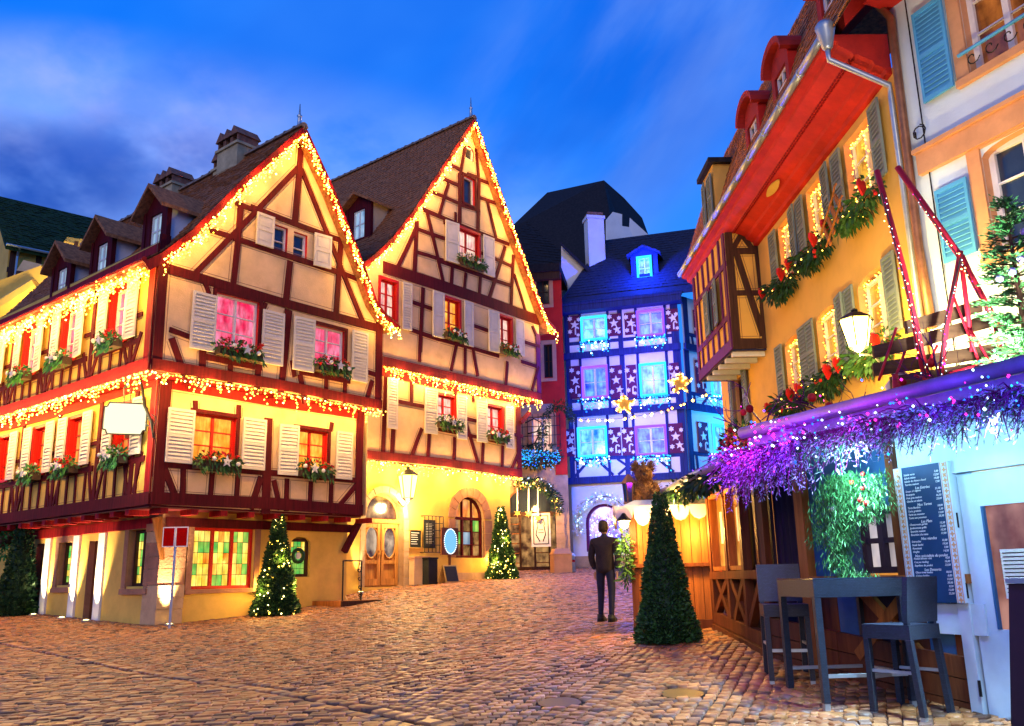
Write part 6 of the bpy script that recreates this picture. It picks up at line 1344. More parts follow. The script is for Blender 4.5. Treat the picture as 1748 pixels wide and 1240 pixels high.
# light strings, frosted twigs and garland on the roof edge
path = [SH.W(su0-.5, GUT-.05, sOff), SH.W(-1.2, GUT-.12, sOff+.02), SH.W(0.1, GUT-.05, sOff), SH.W(2.0, GUT-.05, sOff)]
def twig_swag(name, path, label, seed, n, reach, mats, nb, bm, br, twig='timber_purple', droop=.75):
    R = random.Random(seed); P = [np.array(p) for p in path]; O = P[0]; t = thing(name, O, label, 'garland', 'swags on the terrace roof edge'); tw = MB(); lf = MB(); bb = MB(); seg = [np.linalg.norm(b-a) for a, b in zip(P[:-1], P[1:])]
    def pt():
        s = R.random()*sum(seg)
        for a, b, l in zip(P[:-1], P[1:], seg):
            if s <= l: return a+(b-a)*s/l
            s -= l
        return P[-1]
    for i in range(n):
        c = pt()-O; d = SH.n*R.uniform(.1, .9)+SH.d*R.gauss(0, .6)+np.array([0, 0, R.gauss(-droop, .35)]); d /= np.linalg.norm(d); L_ = reach*R.uniform(.4, 1.1)
        e = c+d*L_+np.array([0, 0, -.12*L_]); m_ = c+d*L_*.5+np.array([R.gauss(0, .03), R.gauss(0, .03), .02]); tw.tube([c, m_, e], [.009, .006, .003], 4, caps=False)
        for k in range(26):
            q = c+(e-c)*(k+1)/26; lf.leaf(q, R.uniform(.03, .065), .009, R, R.randrange(len(mats)), d+np.array([R.gauss(0,.7), R.gauss(0,.7), R.gauss(0,.7)]))
    for i in range(nb):
        c = pt()-O+SH.n*R.uniform(-.02, .25)+np.array([0, 0, R.gauss(.0, .14)]); bb.octa(c, br*R.uniform(.6, 1.4), R.randrange(len(bm)))
    tag(obj('twigs', tw, twig, t, O), kind='stuff'); tag(obj('needles', lf, list(mats), t, O), kind='stuff'); tag(obj('bulbs', bb, list(bm), t, O), kind='stuff'); return t
mat('needle_frost_violet', (.42, .32, .62), .6, .4, 12); mat('needle_silver', (.45, .52, .55), .55, .3, 12); mat('needle_green', (.04, .20, .09), .6, .4, 12)  # frosted needles hold the violet of the swag lights in their colour
sw = twig_swag('lit_twig_swag', [SH.W(-2.62, GUT-.12, sOff-.02), SH.W(-2.3, GUT-.08, sOff), SH.W(-1.55, GUT-.06, sOff)], 'violet lit swag of frosted twigs at the far end of the terrace roof', 5, 360, .55, ('needle_frost_violet', 'needle_frost_violet', 'leaf_dark'), 130, ('bulb_violet', 'bulb_magenta', 'bulb_blue', 'bulb_white', 'bulb_magenta'), .013)
sw2 = twig_swag('lit_twig_swag', [SH.W(-1.55, GUT-.06, sOff), SH.W(.2, GUT-.05, sOff), SH.W(2.0, GUT-.05, sOff)], 'white and cyan lit swag of fir and frosted twigs over the menu board', 6, 640, .40, ('needle_silver', 'needle_green', 'needle_frost_violet', 'leaf_green'), 190, ('bulb_white', 'bulb_cyan', 'bulb_blue', 'bulb_magenta'), .012)
for u, z, e, c in ((-2.55, GUT-.1, 18, (.30, .02, 1)), (-2.05, GUT-.08, 24, (.55, .015, .9)), (-1.5, GUT-.08, 24, (.20, .03, 1)), (-.6, GUT-.02, 18, (.42, .015, 1)), (.3, GUT-.0, 18, (.10, .04, 1)), (1.2, GUT-.0, 16, (.05, .05, 1))): lamp('swag_lamp', 'POINT', SH.W(u, z, sOff+.42), e, c, sw, .06)
for u, z, e, c in ((-.9, GUT-.5, 30, (.35, .72, 1)), (.25, GUT-.5, 17, (.32, .70, 1)), (1.2, GUT-.5, 17, (.28, .66, 1))): lamp('swag_lamp', 'POINT', SH.W(u, z, sOff+.06), e, c, sw2, .08)
for u in (-.7, .7): lamp('down_light', 'SPOT', SH.W(u, GUT-.26, sOff+.02), 420, (.45, .75, 1), sw2, .06, SH.W(u-.1, 0, sOff+1.5), math.radians(105), .35)
# cascade of green fir hanging to the table
R = random.Random(12); P = SH.W(*SH.at(*zs(200, 200), .35), .35); t = thing('fir_cascade', P, 'bright green fir garland cascading from the roof down to the bar table', 'garland'); mb = MB(); bl_ = MB()
strands = [((170, 170), (110, 300), (90, 470)), ((200, 170), (170, 360), (150, 560)), ((230, 160), (220, 330), (215, 460)), ((180, 180), (180, 480), (230, 590), (300, 610)), ((350, 160), (360, 240), (370, 320)), ((310, 170), (315, 260), (300, 370)), ((220, 180), (190, 420), (180, 600))]
for s_ in strands:
    pts = [SH.W(*SH.at(*zs(*p), .40), .40) for p in s_]
    for a, b in zip(pts[:-1], pts[1:]):
        L_ = np.linalg.norm(b-a); n = int(L_/.0007)
        for i in range(n):
            c = a+(b-a)*R.random()-P+np.array([R.gauss(0, .06), R.gauss(0, .06), R.gauss(0, .02)]); mb.leaf(c, R.uniform(.045, .085), .008, R, 0 if R.random() < .7 else 1, np.array([R.gauss(0, .5), R.gauss(0, .5), -1]))
tag(obj('needles', mb, ['leaf_bright', 'leaf_green'], t, P), kind='stuff')
for i in range(8):
    c = SH.W(*SH.at(*zs(R.uniform(90, 330), R.uniform(140, 330)), .45), .45); b = MB(); b.ball((0,0,0), R.uniform(.018, .032)); obj('bauble', b, 'petal_red' if i % 3 else 'petal_white', t, c, 0, True)
# ------------------------------------------------------------------ left return of the shed with its service hatches
S2 = Fac(SH.W(su0, 0), 178.8); l2 = 2.45
hut = thing('serving_shed', tuple(S2.W(-l2/2, .4)), 'dark brown timber serving shed with open hatches next to the ticket hut', 'shed')
def gz2(u): return float(gz(*S2.W(u, 0)[:2]))
for i in range(2):
    mbp = MB(); a, b = -l2, 0; za, zb = gz2(a), gz2(b); h0, h1 = i*.17, i*.17+.155
    mbp.hexa([(a, -.05-.03*(1-i), za-.05+h0 if i else za-.2), (b, -.05-.03*(1-i), zb-.05+h0 if i else zb-.2), (b, .05, zb-.05+h0), (a, .05, za-.05+h0), (a, -.05-.03*(1-i), za-.05+h1), (b, -.05-.03*(1-i), zb-.05+h1), (b, .05, zb-.05+h1), (a, .05, za-.05+h1)]); obj('plinth_board', mbp, 'wood_brown', hut, S2.W(0, 0, 0), S2.rz)
zr = 1.25
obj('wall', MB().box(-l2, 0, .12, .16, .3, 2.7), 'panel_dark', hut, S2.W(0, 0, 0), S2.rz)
for u in (-l2+.05, -l2*.62, -l2*.30, -.05): obj('post', MB().box(u-.05, u+.05, -.05, .06, gz2(u)+.25, 2.65), 'wood_brown', hut, S2.W(0, 0, 0), S2.rz)
obj('rail', MB().box(-l2, 0, -.06, .08, zr-.05, zr+.05), 'wood_brown', hut, S2.W(0, 0, 0), S2.rz)
for a, b in (((-l2+.1, .75), (-l2*.65, zr-.05)), ((-l2*.65, .72), (-l2*.88, zr-.05)), ((-l2*.55, .70), (-l2*.33, zr-.05)), ((-l2*.33, .68), (-l2*.58, zr-.05)), ((-l2*.28, .66), (-.08, zr-.05))): beam(hut, S2, a, b, .09, 0, 'wood_brown', .04, False, 'brace')
litpane('pane_hatch', (.55, .18, .02), (1, .50, .09), .4, 5)
for i, (a, b) in enumerate(((-l2+.12, -l2*.66), (-l2*.58, -l2*.34))):
    o = obj('hatch', MB().box(a, b, .08, .11, zr+.12, 2.3), 'pane_hatch', hut, S2.W(0, 0, 0), S2.rz)
    f = MB(); f.box(a-.04, a, -.03, .1, zr+.08, 2.36); f.box(b, b+.04, -.03, .1, zr+.08, 2.36); f.box(a, b, -.03, .1, zr+.06, zr+.115); f.box(a, b, -.03, .1, 2.305, 2.36); obj('hatch_frame', f, 'wood_orange', o)
    obj('notice', MB().box((a+b)/2-.02, b-.04, .03, .045, zr+.42, 2.1), 'paper', o)
wood('roof_edge', (.08, .05, .04), .5, 'X', 10)
rf = MB(); tile_slope(rf, [np.array([0, -.45, 2.55]), np.array([0, 1.4, 2.95])], (1, 0, 0), l2+2.0, tw=.2, course=.2, R=random.Random(2)); tag(obj('roof_tiles', rf, 'roof_tile_dark', hut, S2.W(-l2-1.7, 0, 0), S2.rz), kind='stuff')
obj('roof', MB().hexa([(-l2-1.7, -.45, 2.47), (.3, -.45, 2.47), (.3, 1.4, 2.87), (-l2-1.7, 1.4, 2.87), (-l2-1.7, -.45, 2.55), (.3, -.45, 2.55), (.3, 1.4, 2.95), (-l2-1.7, 1.4, 2.95)]), 'roof_edge', hut, S2.W(0, 0, 0), S2.rz); obj('gutter', MB().tube([(-l2-1.7, -.52, 2.5), (.3, -.52, 2.5)], .055, 8), 'zinc', hut, S2.W(0, 0, 0), S2.rz, True)
lamp('hatch_lamp', 'POINT', S2.W(-l2*.6, 2.35, .35), 26, (1, .55, .14), hut, .08); lamp('hatch_lamp', 'POINT', S2.W(-l2*.95, 2.3, .5), 26, (1, .58, .14), hut, .08)
garland('eave_garland', [S2.W(-l2-1.0, 2.42, .45), S2.W(-.2, 2.40, .45)], 'dark fir garland with green and gold ornaments under the serving shed eave', 'garland', .13, 700, .12, 61, 'leaf_dark', ('bulb_warm',), 20, .012, droop=.7)
# ------------------------------------------------------------------ ticket hut with scalloped snowy roof edge
KF = Fac((1.74, 13.4), 97); kw = 1.12; kg = float(gz(2.4, 13.5)); kh = 1.74
kio = thing('ticket_hut', tuple(KF.W(kw/2, kg)), 'small orange wooden hut with scalloped snowy roof edge behind the clipped cone', 'hut')
n = 8
for i in range(n):
    a, b = kw*i/n, kw*(i+1)/n; obj('wall_board', MB().box(a+.004, b-.004, -rng.random()*.008, .03, -.15, kh), 'wood_orange', kio, KF.W(0, kg, 0), KF.rz)
for i in range(7): obj('wall_board', MB().box(-.03, .0, .02+i*.22+.004, .02+(i+1)*.22-.004, -.15, kh), 'oak_door', kio, KF.W(0, kg, 0), KF.rz)
obj('wall', MB().box(.0, kw, .04, 1.6, -.1, kh), 'wood_brown', kio, KF.W(0, kg, 0), KF.rz)
for x in (.0, kw*.33, kw): obj('post', MB().box(x-.05, x+.05, -.05, .04, -.15, kh), 'wood_brown', kio, KF.W(0, kg, 0), KF.rz)
obj('shelf', MB().box(0, kw, -.10, .0, kh*.52, kh*.52+.05), 'wood_brown', kio, KF.W(0, kg, 0), KF.rz); obj('shelf', MB().box(-.10, .02, -.05, 1.5, kh*.52, kh*.52+.05), 'wood_brown', kio, KF.W(0, kg, 0), KF.rz); obj('plinth_board', MB().box(-.02, kw+.02, -.07, .02, -.15, .16), 'wood_brown', kio, KF.W(0, kg, 0), KF.rz)
rfk = MB(); rfk.hexa([(-.25, -.28, kh), (kw+.25, -.28, kh), (kw+.1, 1.8, kh), (-.1, 1.8, kh), (.05, .15, kh+.16), (kw-.05, .15, kh+.16), (kw-.05, 1.6, kh+.16), (.05, 1.6, kh+.16)]); obj('roof', rfk, 'plaster_white', kio, KF.W(0, kg, 0), KF.rz)
sc = MB(); m = 6
for i in range(m):
    a = -.25+(kw+.5)*i/m; b = -.25+(kw+.5)*(i+1)/m; dz = rng.uniform(.14, .26); sc.prism([(a, kh+.04)]+[(a+(b-a)*(.5-.5*math.cos(math.pi*j/6)), kh-dz*math.sin(math.pi*j/6)-.01) for j in range(7)]+[(b, kh+.04)], -.31, -.27)
mat('snow_pink', (.72, .56, .52), .7, .1, 4); obj('scalloped_edge', sc, 'snow_pink', kio, KF.W(0, kg, 0), KF.rz)
sc = MB()
for i in range(6):
    a = -.28+i*.34; sc.prism([(a, kh+.04)]+[(a+.17-.17*math.cos(math.pi*j/6), kh-.18*math.sin(math.pi*j/6)-.01) for j in range(7)]+[(a+.34, kh+.04)], -.02, .02)
obj('scalloped_edge', sc, 'snow_pink', kio, KF.W(-.26, kg, 0), KF.rz+math.pi/2)
obj('notice', MB().box(kw+.02, kw+.30, -.09, -.05, 1.15, 1.62), 'paper', kio, KF.W(0, kg, 0), KF.rz); obj('panel', MB().box(kw+.02, kw+.32, -.085, -.03, .70, 1.14), 'petal_red', kio, KF.W(0, kg, 0), KF.rz)
LP = KF.W(-.12, kg+kh-.22, .32); t = thing('hut_lamp', LP, 'bright little lamp at the left corner of the ticket hut', 'lamp'); obj('bulb', MB().ball((0,0,0), .07), 'bulb_warm_hot', t, LP, 0, True); obj('shade', MB().lathe([(.12, .05), (.05, .12), (.02, .16)], (0,0,0), 10), 'iron', t, LP); lamp('hut_bulb_lamp', 'POINT', LP+np.array([0, -.15, -.1]), 70, (1, .58, .16), t, .08)
lamp('hut_bulb_lamp', 'POINT', KF.W(kw*.8, kg+kh-.35, .35), 40, (1, .52, .10), kio, .06)
# straw bear and old lantern on the hut roof
BP = KF.W(.22, kg+kh+.15, -.42); mat('straw', (.30, .13, .035), .95, .5, 30, .8, 60)
t = thing('straw_bear', BP, 'brown straw bear figure sitting on the hut roof', 'figure'); R = random.Random(3)
b = MB(); b.lathe([(.02, -.02), (.15, .02), (.20, .12), (.185, .22), (.12, .31), (.06, .34)], (0,0,0), 12); b.ball((.0, -.05, .42), .14, 0, 10)
for sx in (-1, 1): b.ball((sx*.105, -.03, .53), .05, 0, 8); b.tube([(sx*.15, -.02, .25), (sx*.19, -.13, .16), (sx*.10, -.20, .12)], [.06, .055, .05], 7); b.tube([(sx*.10, -.08, .06), (sx*.14, -.24, .04)], [.08, .07], 7)
b.ball((.0, -.17, .385), .065, 0, 8)
bv = list(b.v)
for i in range(2600):
    v = R.choice(bv); b.leaf((v[0]+R.gauss(0, .02), v[1]+R.gauss(0, .02), v[2]+R.gauss(0, .02)), .055, .010, R, 0, (v[0]+R.gauss(0, .08), v[1]+R.gauss(0, .08), (v[2]-.25)*.6+R.gauss(0, .15)))
obj('body', b, 'straw', t, BP, KF.rz)
for sx in (-1, 1): obj('eye', MB().ball((sx*.05, -.175, .46), .016), 'lead', t, BP, KF.rz, True)
obj('nose', MB().ball((0, -.235, .40), .022), 'lead', t, BP, KF.rz, True)
LPn = KF.W(-.02, kg+kh+.34, -.2); t = thing('old_lantern', LPn, 'unlit old metal lantern standing at the corner of the hut roof', 'lantern'); obj('glass', MB().lathe([(.07, -.2), (.09, .08)], (0,0,0), 6), 'dark_glass', t, LPn); obj('cap', MB().lathe([(.12, .08), (.06, .17), (.02, .22)], (0,0,0), 6), 'copper_pipe', t, LPn); obj('base', MB().lathe([(.03, -.26), (.10, -.22), (.08, -.2)], (0,0,0), 6), 'copper_pipe', t, LPn)
f = MB(); [f.tube([(.075*math.cos(a*1.047), .075*math.sin(a*1.047), -.2), (.095*math.cos(a*1.047), .095*math.sin(a*1.047), .08)], .009, 4) for a in range(6)]; obj('cage', f, 'copper_pipe', t, LPn)
# wreath of leaves on the hut's left side
a = KF.W(-.12, kg+1.35, .12); garland('side_garland', [a, a+np.array([0, 0, -.62])], 'dark leafy garland hanging on the left side of the ticket hut', 'garland', .10, 360, .09, 17, 'leaf_green', ('bulb_warm',), 0)

# ------------------------------------------------------------------ clipped cone and lit cone trees
def cone_tree(P, h, r, label, seed, n, leaf, m, bulbs=0, pot=False, group=None, rt=.12, name='cone_tree'):
    R = random.Random(seed); t = thing(name, P, label, 'tree', group)
    obj('trunk', MB().tube([(0, 0, -.05), (0, 0, h*.95)], [.04, .01], 6), 'timber_brown', t, P); core = MB(); core.lathe([(r*.86, .02), (r*.62, h*.35), (r*rt*.8, h*.97)], (0,0,0), 14); obj('inner_foliage', core, 'leaf_dark', t, P, 0, True)
    mb = MB()
    for i in range(n):
        z = h*(1-math.sqrt(R.random()*(1-rt*.1)+.0)) if R.random() < .8 else R.random()*h; rr = (r+(r*rt-r)*z/h)*R.uniform(.84, 1.07)*(1+.06*math.sin(z*9)); th = R.uniform(0, 6.283)
        d = np.array([math.cos(th), math.sin(th), R.gauss(.25, .5)]); mb.leaf((rr*math.cos(th), rr*math.sin(th), z), leaf*R.uniform(.7, 1.3), leaf*.55, R, 0 if R.random() < .7 else 1, d+np.array([R.gauss(0, .4), R.gauss(0, .4), 0]))
    tag(obj('crown', mb, list(m), t, P), kind='stuff')
    if bulbs:
        bb = MB(); k = int(h/.13)
        for i in range(bulbs):
            z = R.random()**1.3*h*.97; rr = (r+(r*rt-r)*z/h)*1.04; th = R.uniform(0, 6.283); bb.octa((rr*math.cos(th), rr*math.sin(th), z+.05), R.uniform(.014, .024), R.randrange(2))
        tag(obj('bulbs', bb, ['bulb_warm', 'bulb_warm_hot'], t, P), kind='stuff')
        for zf, th in ((.25, 4.2), (.55, 5.2), (.3, 6.2), (.3, 2.6)): rr = (r+(r*rt-r)*zf)*1.35; lamp('bulb_lamp', 'POINT', np.array(P)+np.array([rr*math.cos(th), rr*math.sin(th), h*zf]), 22, (1, .56, .12), t, .08)
    return t
P = at_depth(1140, 1085, 12.0); P[2] = float(gz(P[0], P[1])); cone_tree(P, 1.92, .385, 'dark green clipped cone bush in front of the ticket hut', 1, 9000, .055, ('leaf_green', 'leaf_dark'), name='clipped_cone')
P = GA.W(GA.at(470, 1040, .7)[0], 0, .7); P[2] = float(gz(P[0], P[1])); cone_tree(P, 2.5, .54, 'dark fir cone with warm fairy lights in front of the nearest house', 2, 6500, .10, ('leaf_dark', 'leaf_green'), 150, rt=.10, group='lit cone trees')
P = GB.W(GB.at(857, 990, .6)[0], 0, .6); P[2] = float(gz(P[0], P[1])); cone_tree(P, 2.5, .50, 'slim cone tree wrapped in warm fairy lights beside the stone archway', 3, 5000, .11, ('leaf_green', 'leaf_dark'), 260, rt=.10, group='lit cone trees')
# ------------------------------------------------------------------ bar table and stools
TP = at_depth(1450, 1190, 8.75); tz = float(gz(TP[0], TP[1]))
def bar_table(P, rz):
    t = thing('bar_table', P, 'high dark wicker bar table with glass top in front of the shed', 'table'); w_, d_ = .86, .86; h = 1.10
    obj('top', MB().box(-w_/2, w_/2, -d_/2, d_/2, h-.01, h), 'dark_glass', t, P, rz); obj('apron', MB().box(-w_/2, w_/2, -d_/2, d_/2, h-.17, h-.013), 'wicker', t, P, rz)
    for sx in (-1, 1):
        for sy in (-1, 1): l = obj('leg', MB().box(sx*(w_/2-.03)-.03, sx*(w_/2-.03)+.03, sy*(d_/2-.03)-.03, sy*(d_/2-.03)+.03, .03, h-.172), 'wicker', t, P, rz); obj('foot', MB().box(sx*(w_/2-.03)-.025, sx*(w_/2-.03)+.025, sy*(d_/2-.03)-.025, sy*(d_/2-.03)+.025, -.03, .028), 'zinc', l)
    for sx in (-1, 1): obj('foot_rail', MB().box(sx*(w_/2-.03)-.02, sx*(w_/2-.03)+.02, -d_/2+.06, d_/2-.06, .24, .27), 'zinc', t, P, rz)
    obj('foot_rail', MB().box(-w_/2+.06, w_/2-.06, d_/2-.05, d_/2-.01, .24, .27), 'zinc', t, P, rz)
def bar_stool(P, rz, label):
    t = thing('bar_stool', P, label, 'bar stool', 'wicker bar stools'); w_, d_, h = .44, .46, .76
    obj('seat', MB().box(-w_/2, w_/2, -d_/2, d_/2, h-.12, h), 'wicker', t, P, rz)
    b = MB(); b.hexa([(-w_/2, d_/2-.06, h+.02), (w_/2, d_/2-.06, h+.02), (w_/2, d_/2-.01, h+.02), (-w_/2, d_/2-.01, h+.02), (-w_/2, d_/2-.01, h+.40), (w_/2, d_/2-.01, h+.40), (w_/2, d_/2+.04, h+.40), (-w_/2, d_/2+.04, h+.40)]); obj('backrest', b, 'wicker', t, P, rz)
    for sx in (-1, 1): obj('back_post', MB().box(sx*(w_/2-.03)-.02, sx*(w_/2-.03)+.02, d_/2-.055, d_/2-.015, h, h+.06), 'wicker', t, P, rz)
    for sx in (-1, 1):
        for sy in (-1, 1):
            x, y = sx*(w_/2-.025), sy*(d_/2-.025); e = .05*sy if sy > 0 else -.01; s = .025
            lg = MB(); lg.hexa([(x-s, y+e-s, .03), (x+s, y+e-s, .03), (x+s, y+e+s, .03), (x-s, y+e+s, .03), (x-s, y-s, h-.122), (x+s, y-s, h-.122), (x+s, y+s, h-.122), (x-s, y+s, h-.122)]); l = obj('leg', lg, 'wicker', t, P, rz); obj('foot', MB().box(x-.022, x+.022, y+e-.022, y+e+.022, -.03, .028), 'zinc', l)
    obj('foot_rail', MB().box(-w_/2+.05, w_/2-.05, -d_/2+.01, -d_/2+.04, .30, .33), 'zinc', t, P, rz)
    for sx in (-1, 1): obj('foot_rail', MB().box(sx*(w_/2-.025)-.015, sx*(w_/2-.025)+.015, -d_/2+.05, d_/2-.03, .36, .385), 'zinc', t, P, rz)
TA = SH.rz+math.radians(-18)
P = np.array([TP[0], TP[1], tz]); bar_table(P, TA)
P = at_depth(1552, 1200, 8.15); P[2] = float(gz(P[0], P[1])); bar_stool(P, TA+math.radians(-62), 'dark wicker bar stool right of the bar table')
P = at_depth(1348, 1160, 9.5); P[2] = float(gz(P[0], P[1])); bar_stool(P, TA+math.radians(75), 'dark wicker bar stool left of the bar table by the dark doorway')
# menu stand cut by the right edge
P = SH.W(1.05, 0, .75); P[2] = float(gz(P[0], P[1])); t = thing('menu_stand', P, 'dark blue standing board at the right edge of the picture', 'menu stand')
for sy in (-1, 1):
    m = obj('board', MB().hexa([(-.33, sy*.26-.015, 0), (.33, sy*.26-.015, 0), (.33, sy*.26+.015, 0), (-.33, sy*.26+.015, 0), (-.33, sy*.03-.015, 1.22), (.33, sy*.03-.015, 1.22), (.33, sy*.03+.015, 1.22), (-.33, sy*.03+.015, 1.22)]), 'panel_dark', t, P, SH.rz)
obj('rail', MB().box(-.34, .34, -.06, .06, 1.222, 1.26), 'zinc', t, P, SH.rz); obj('side_strut', MB().tube([(-.34, -.25, .3), (-.34, .25, .3)], .012, 5), 'zinc', t, P, SH.rz)
# ------------------------------------------------------------------ street furniture and small things
def gpt(px_, py_, Y): P = at_depth(px_, py_, Y); P[2] = float(gz(P[0], P[1])); return P
# glowing shop sign on a scrolled iron bracket at the corner of the nearest house
zsg = Zm(150, 620, .1291); Y0 = 20.4
c = at_depth(*zsg(495, 740), Y0); t = thing('hanging_sign', c, 'white glowing shop sign hanging from a scrolled iron bracket at the house corner', 'sign')
sx_, sz_ = .46, .37; n_ = .10
glow('sign_white', (1, .90, .56), .75)
pl_ = [(-sx_, -sz_+n_), (-sx_+.06, -sz_+n_), (-sx_+.1, -sz_), (sx_-.1, -sz_), (sx_-.06, -sz_+n_), (sx_, -sz_+n_), (sx_, sz_-n_), (sx_-.06, sz_-n_), (sx_-.1, sz_), (-sx_+.1, sz_), (-sx_+.06, sz_-n_), (-sx_, sz_-n_)]
obj('panel', MB().prism(pl_, -.05, .05), 'sign_white', t, c, .35)
fr_ = MB(); [fr_.tube([(a_[0], -.055, a_[1]), (b_[0], -.055, b_[1])], .018, 5) for a_, b_ in zip(pl_, pl_[1:]+pl_[:1])]; obj('rim', fr_, 'iron', t, c, .35)
wr = MB()
for s_, z in (('ne', .0),): pass
ir = MB(); pts = [at_depth(*zsg(*p), Y0) for p in ((500, 330), (530, 230), (600, 170), (680, 190), (720, 330), (750, 560), (840, 780), (870, 990))]; ir.tube([p-c for p in pts], .035, 6); obj('bracket', ir, 'iron', t, c)
ir = MB(); ir.tube([at_depth(*zsg(*p), Y0)-c for p in ((510, 200), (560, 140), (640, 130), (700, 200))], .02, 5); obj('scroll', ir, 'iron', t, c)
ir = MB(); k0 = at_depth(*zsg(820, 770), Y0)-c; ir.tube([k0+np.array([(.04+.012*i)*math.cos(i*.7), 0, (.04+.012*i)*math.sin(i*.7)]) for i in range(12)], .016, 5); obj('scroll', ir, 'iron', t, c)
for s_ in (480, 560): obj('hanger', MB().tube([at_depth(*zsg(s_, 320), Y0)-c, at_depth(*zsg(s_, 545), Y0)-c], .012, 5), 'iron', t, c)
lamp('sign_lamp', 'POINT', c+np.array([.05, -.45, 0]), 130, (1, .82, .42), t, .25)
# red road sign on a leaning post
P = gpt(290, 1064, 20.6); t = thing('road_sign', P, 'back-to-back red road sign with white border on a slim post by the corner pillar', 'sign'); top = at_depth(300, 925, 20.6)-P
obj('post', MB().tube([(0, 0, -.05), top+np.array([0, 0, .1])], .032, 8), 'zinc', t, P); mat('sign_red', (.36, .003, .003), .95, .06, 3, spec=0.)
for sx in (-1, 1):
    x0, x1 = (.006, .29) if sx > 0 else (-.29, -.006); b_ = obj('plate', MB().box(x0, x1, -.05, -.035, top[2]-.12, top[2]+.33), 'white_paint', t, P+np.array([top[0], 0, 0])); obj('field', MB().box(x0+.022, x1-.022, -.054, -.051, top[2]-.098, top[2]+.308), 'sign_red', b_)
# low wooden platform with a railing by the gable's far end
a = gpt(567, 1030, 24.6); t = thing('entrance_platform', a, 'low wooden entrance platform with dark metal railing at the end of the near gable', 'platform')
ba = GA.rz
obj('deck', MB().box(-.1, 1.5, -.5, .75, .02, .16), 'wood_orange', t, a, ba); obj('edge', MB().box(-.12, 1.52, -.54, -.505, -.05, .15), 'timber_brown', t, a, ba)
for x, y in ((-.02, -.44), (.62, -.44)): obj('post', MB().tube([(x, y, .16), (x, y, 1.2)], .022, 6), 'iron', t, a, ba)
obj('rail', MB().tube([(-.02, -.44, 1.2), (.62, -.44, 1.2)], .022, 6), 'iron', t, a, ba)
for k in range(4): obj('scroll', MB().tube([(.62+.02*i*math.cos(i*.8)*.5, -.40+.02*k, .3+k*.22+.02*i*math.sin(i*.8)*.5) for i in range(10)], .014, 5), 'iron', t, a, ba)
# notices and boards by the arched door
zdr = Zm(560, 860, .1452)
def on_wall(fac, zm, xl, xr, yt, yb, off): u, z, wd, h = qbox(fac, zm, off, xl, xr, yt, yb); return fac.W(u, z, off), wd, h
L, wd, h = on_wall(GB, zdr, 955, 1085, 315, 515, .02); t = thing('chalkboard', L, 'small framed chalkboard on the wall beside the arched door', 'chalkboard'); obj('board', MB().box(-wd/2, wd/2, -.03, 0, 0, h), 'black_board', t, L, GB.rz)
f = MB(); f.box(-wd/2-.03, -wd/2, -.04, 0, -.03, h+.03); f.box(wd/2, wd/2+.03, -.04, 0, -.03, h+.03); f.box(-wd/2, wd/2, -.04, 0, -.03, 0); f.box(-wd/2, wd/2, -.04, 0, h, h+.03); obj('frame', f, 'gold', t, L, GB.rz)
f = MB(); [f.bar((-wd*.4, h*(.85-.13*i)), (wd*(.1+.3*rng.random()), h*(.85-.13*i)), .018, -.034, -.031) for i in range(6)]; obj('writing', f, 'chalk', t, L, GB.rz)
L, wd, h = on_wall(GB, zdr, 1100, 1320, 150, 575, .06); t = thing('grilled_menu_case', L, 'dark menu behind a wrought iron window grille next to the chalkboard', 'menu case'); obj('menu', MB().box(-wd*.38, wd*.2, -.02, .02, h*.12, h*.9), 'black_board', t, L, GB.rz)
f = MB(); [f.bar((-wd*.3, h*(.8-.045*i)), (wd*(.0+.12*rng.random()), h*(.8-.045*i)), .015, -.024, -.021) for i in range(13)]; obj('writing', f, 'paper', t, L, GB.rz)
f = MB(); [f.tube([(-wd/2+wd*i/5, -.14, 0), (-wd/2+wd*i/5, -.14, h)], .014, 5) for i in range(6)]; [f.tube([(-wd/2, -.14, h*k/5), (wd/2, -.14, h*k/5)], .012, 5) for k in range(6)]; [f.tube([(-wd/2+wd*i/5, -.14, h*k), (-wd/2+wd*i/5, .06, h*k)], .012, 4) for i in (0, 5) for k in (0, 1)]; obj('grille', f, 'iron', t, L, GB.rz)
L, wd, h = on_wall(GB, zdr, 1330, 1525, 285, 605, .5); t = thing('lit_menu_stand', L+np.array([0, 0, 0]), 'wooden framed menu stand ringed with glowing pale blue lights', 'menu stand')
obj('frame', MB().box(-wd/2, wd/2, -.03, .03, 0, h), 'wood_brown', t, L, GB.rz); glow('screen_blue', (.22, .58, .95), .55); obj('lit_panel', MB().prism([(wd*.36*math.cos(a*.314)*(1 if abs(math.cos(a*.314)) < .7 else .95), h/2+h*.44*math.sin(a*.314)) for a in range(20)], -.045, -.031), 'screen_blue', t, L, GB.rz)
f = MB(); [f.octa((wd*.37*math.cos(a*.18), -.05, h/2+h*.45*math.sin(a*.18)), .018, 0) for a in range(35)]; tag(obj('bulbs', f, 'bulb_white', t, L, GB.rz), kind='stuff'); gzz = float(gz(L[0], L[1])); obj('pole', MB().box(-.03, .03, -.03, .03, gzz-L[2], 0), 'wood_brown', t, L, GB.rz); obj('foot', MB().box(-.25, .25, -.2, .2, gzz-L[2]-.02, gzz-L[2]+.07), 'wood_brown', t, L, GB.rz)
L, wd, h = on_wall(GB, zdr, 1345, 1500, 750, 960, .75); L[2] = float(gz(L[0], L[1]))+.03; t = thing('pavement_board', L, 'small chalk A-board standing on the cobbles under the blue lit menu stand', 'A-board')
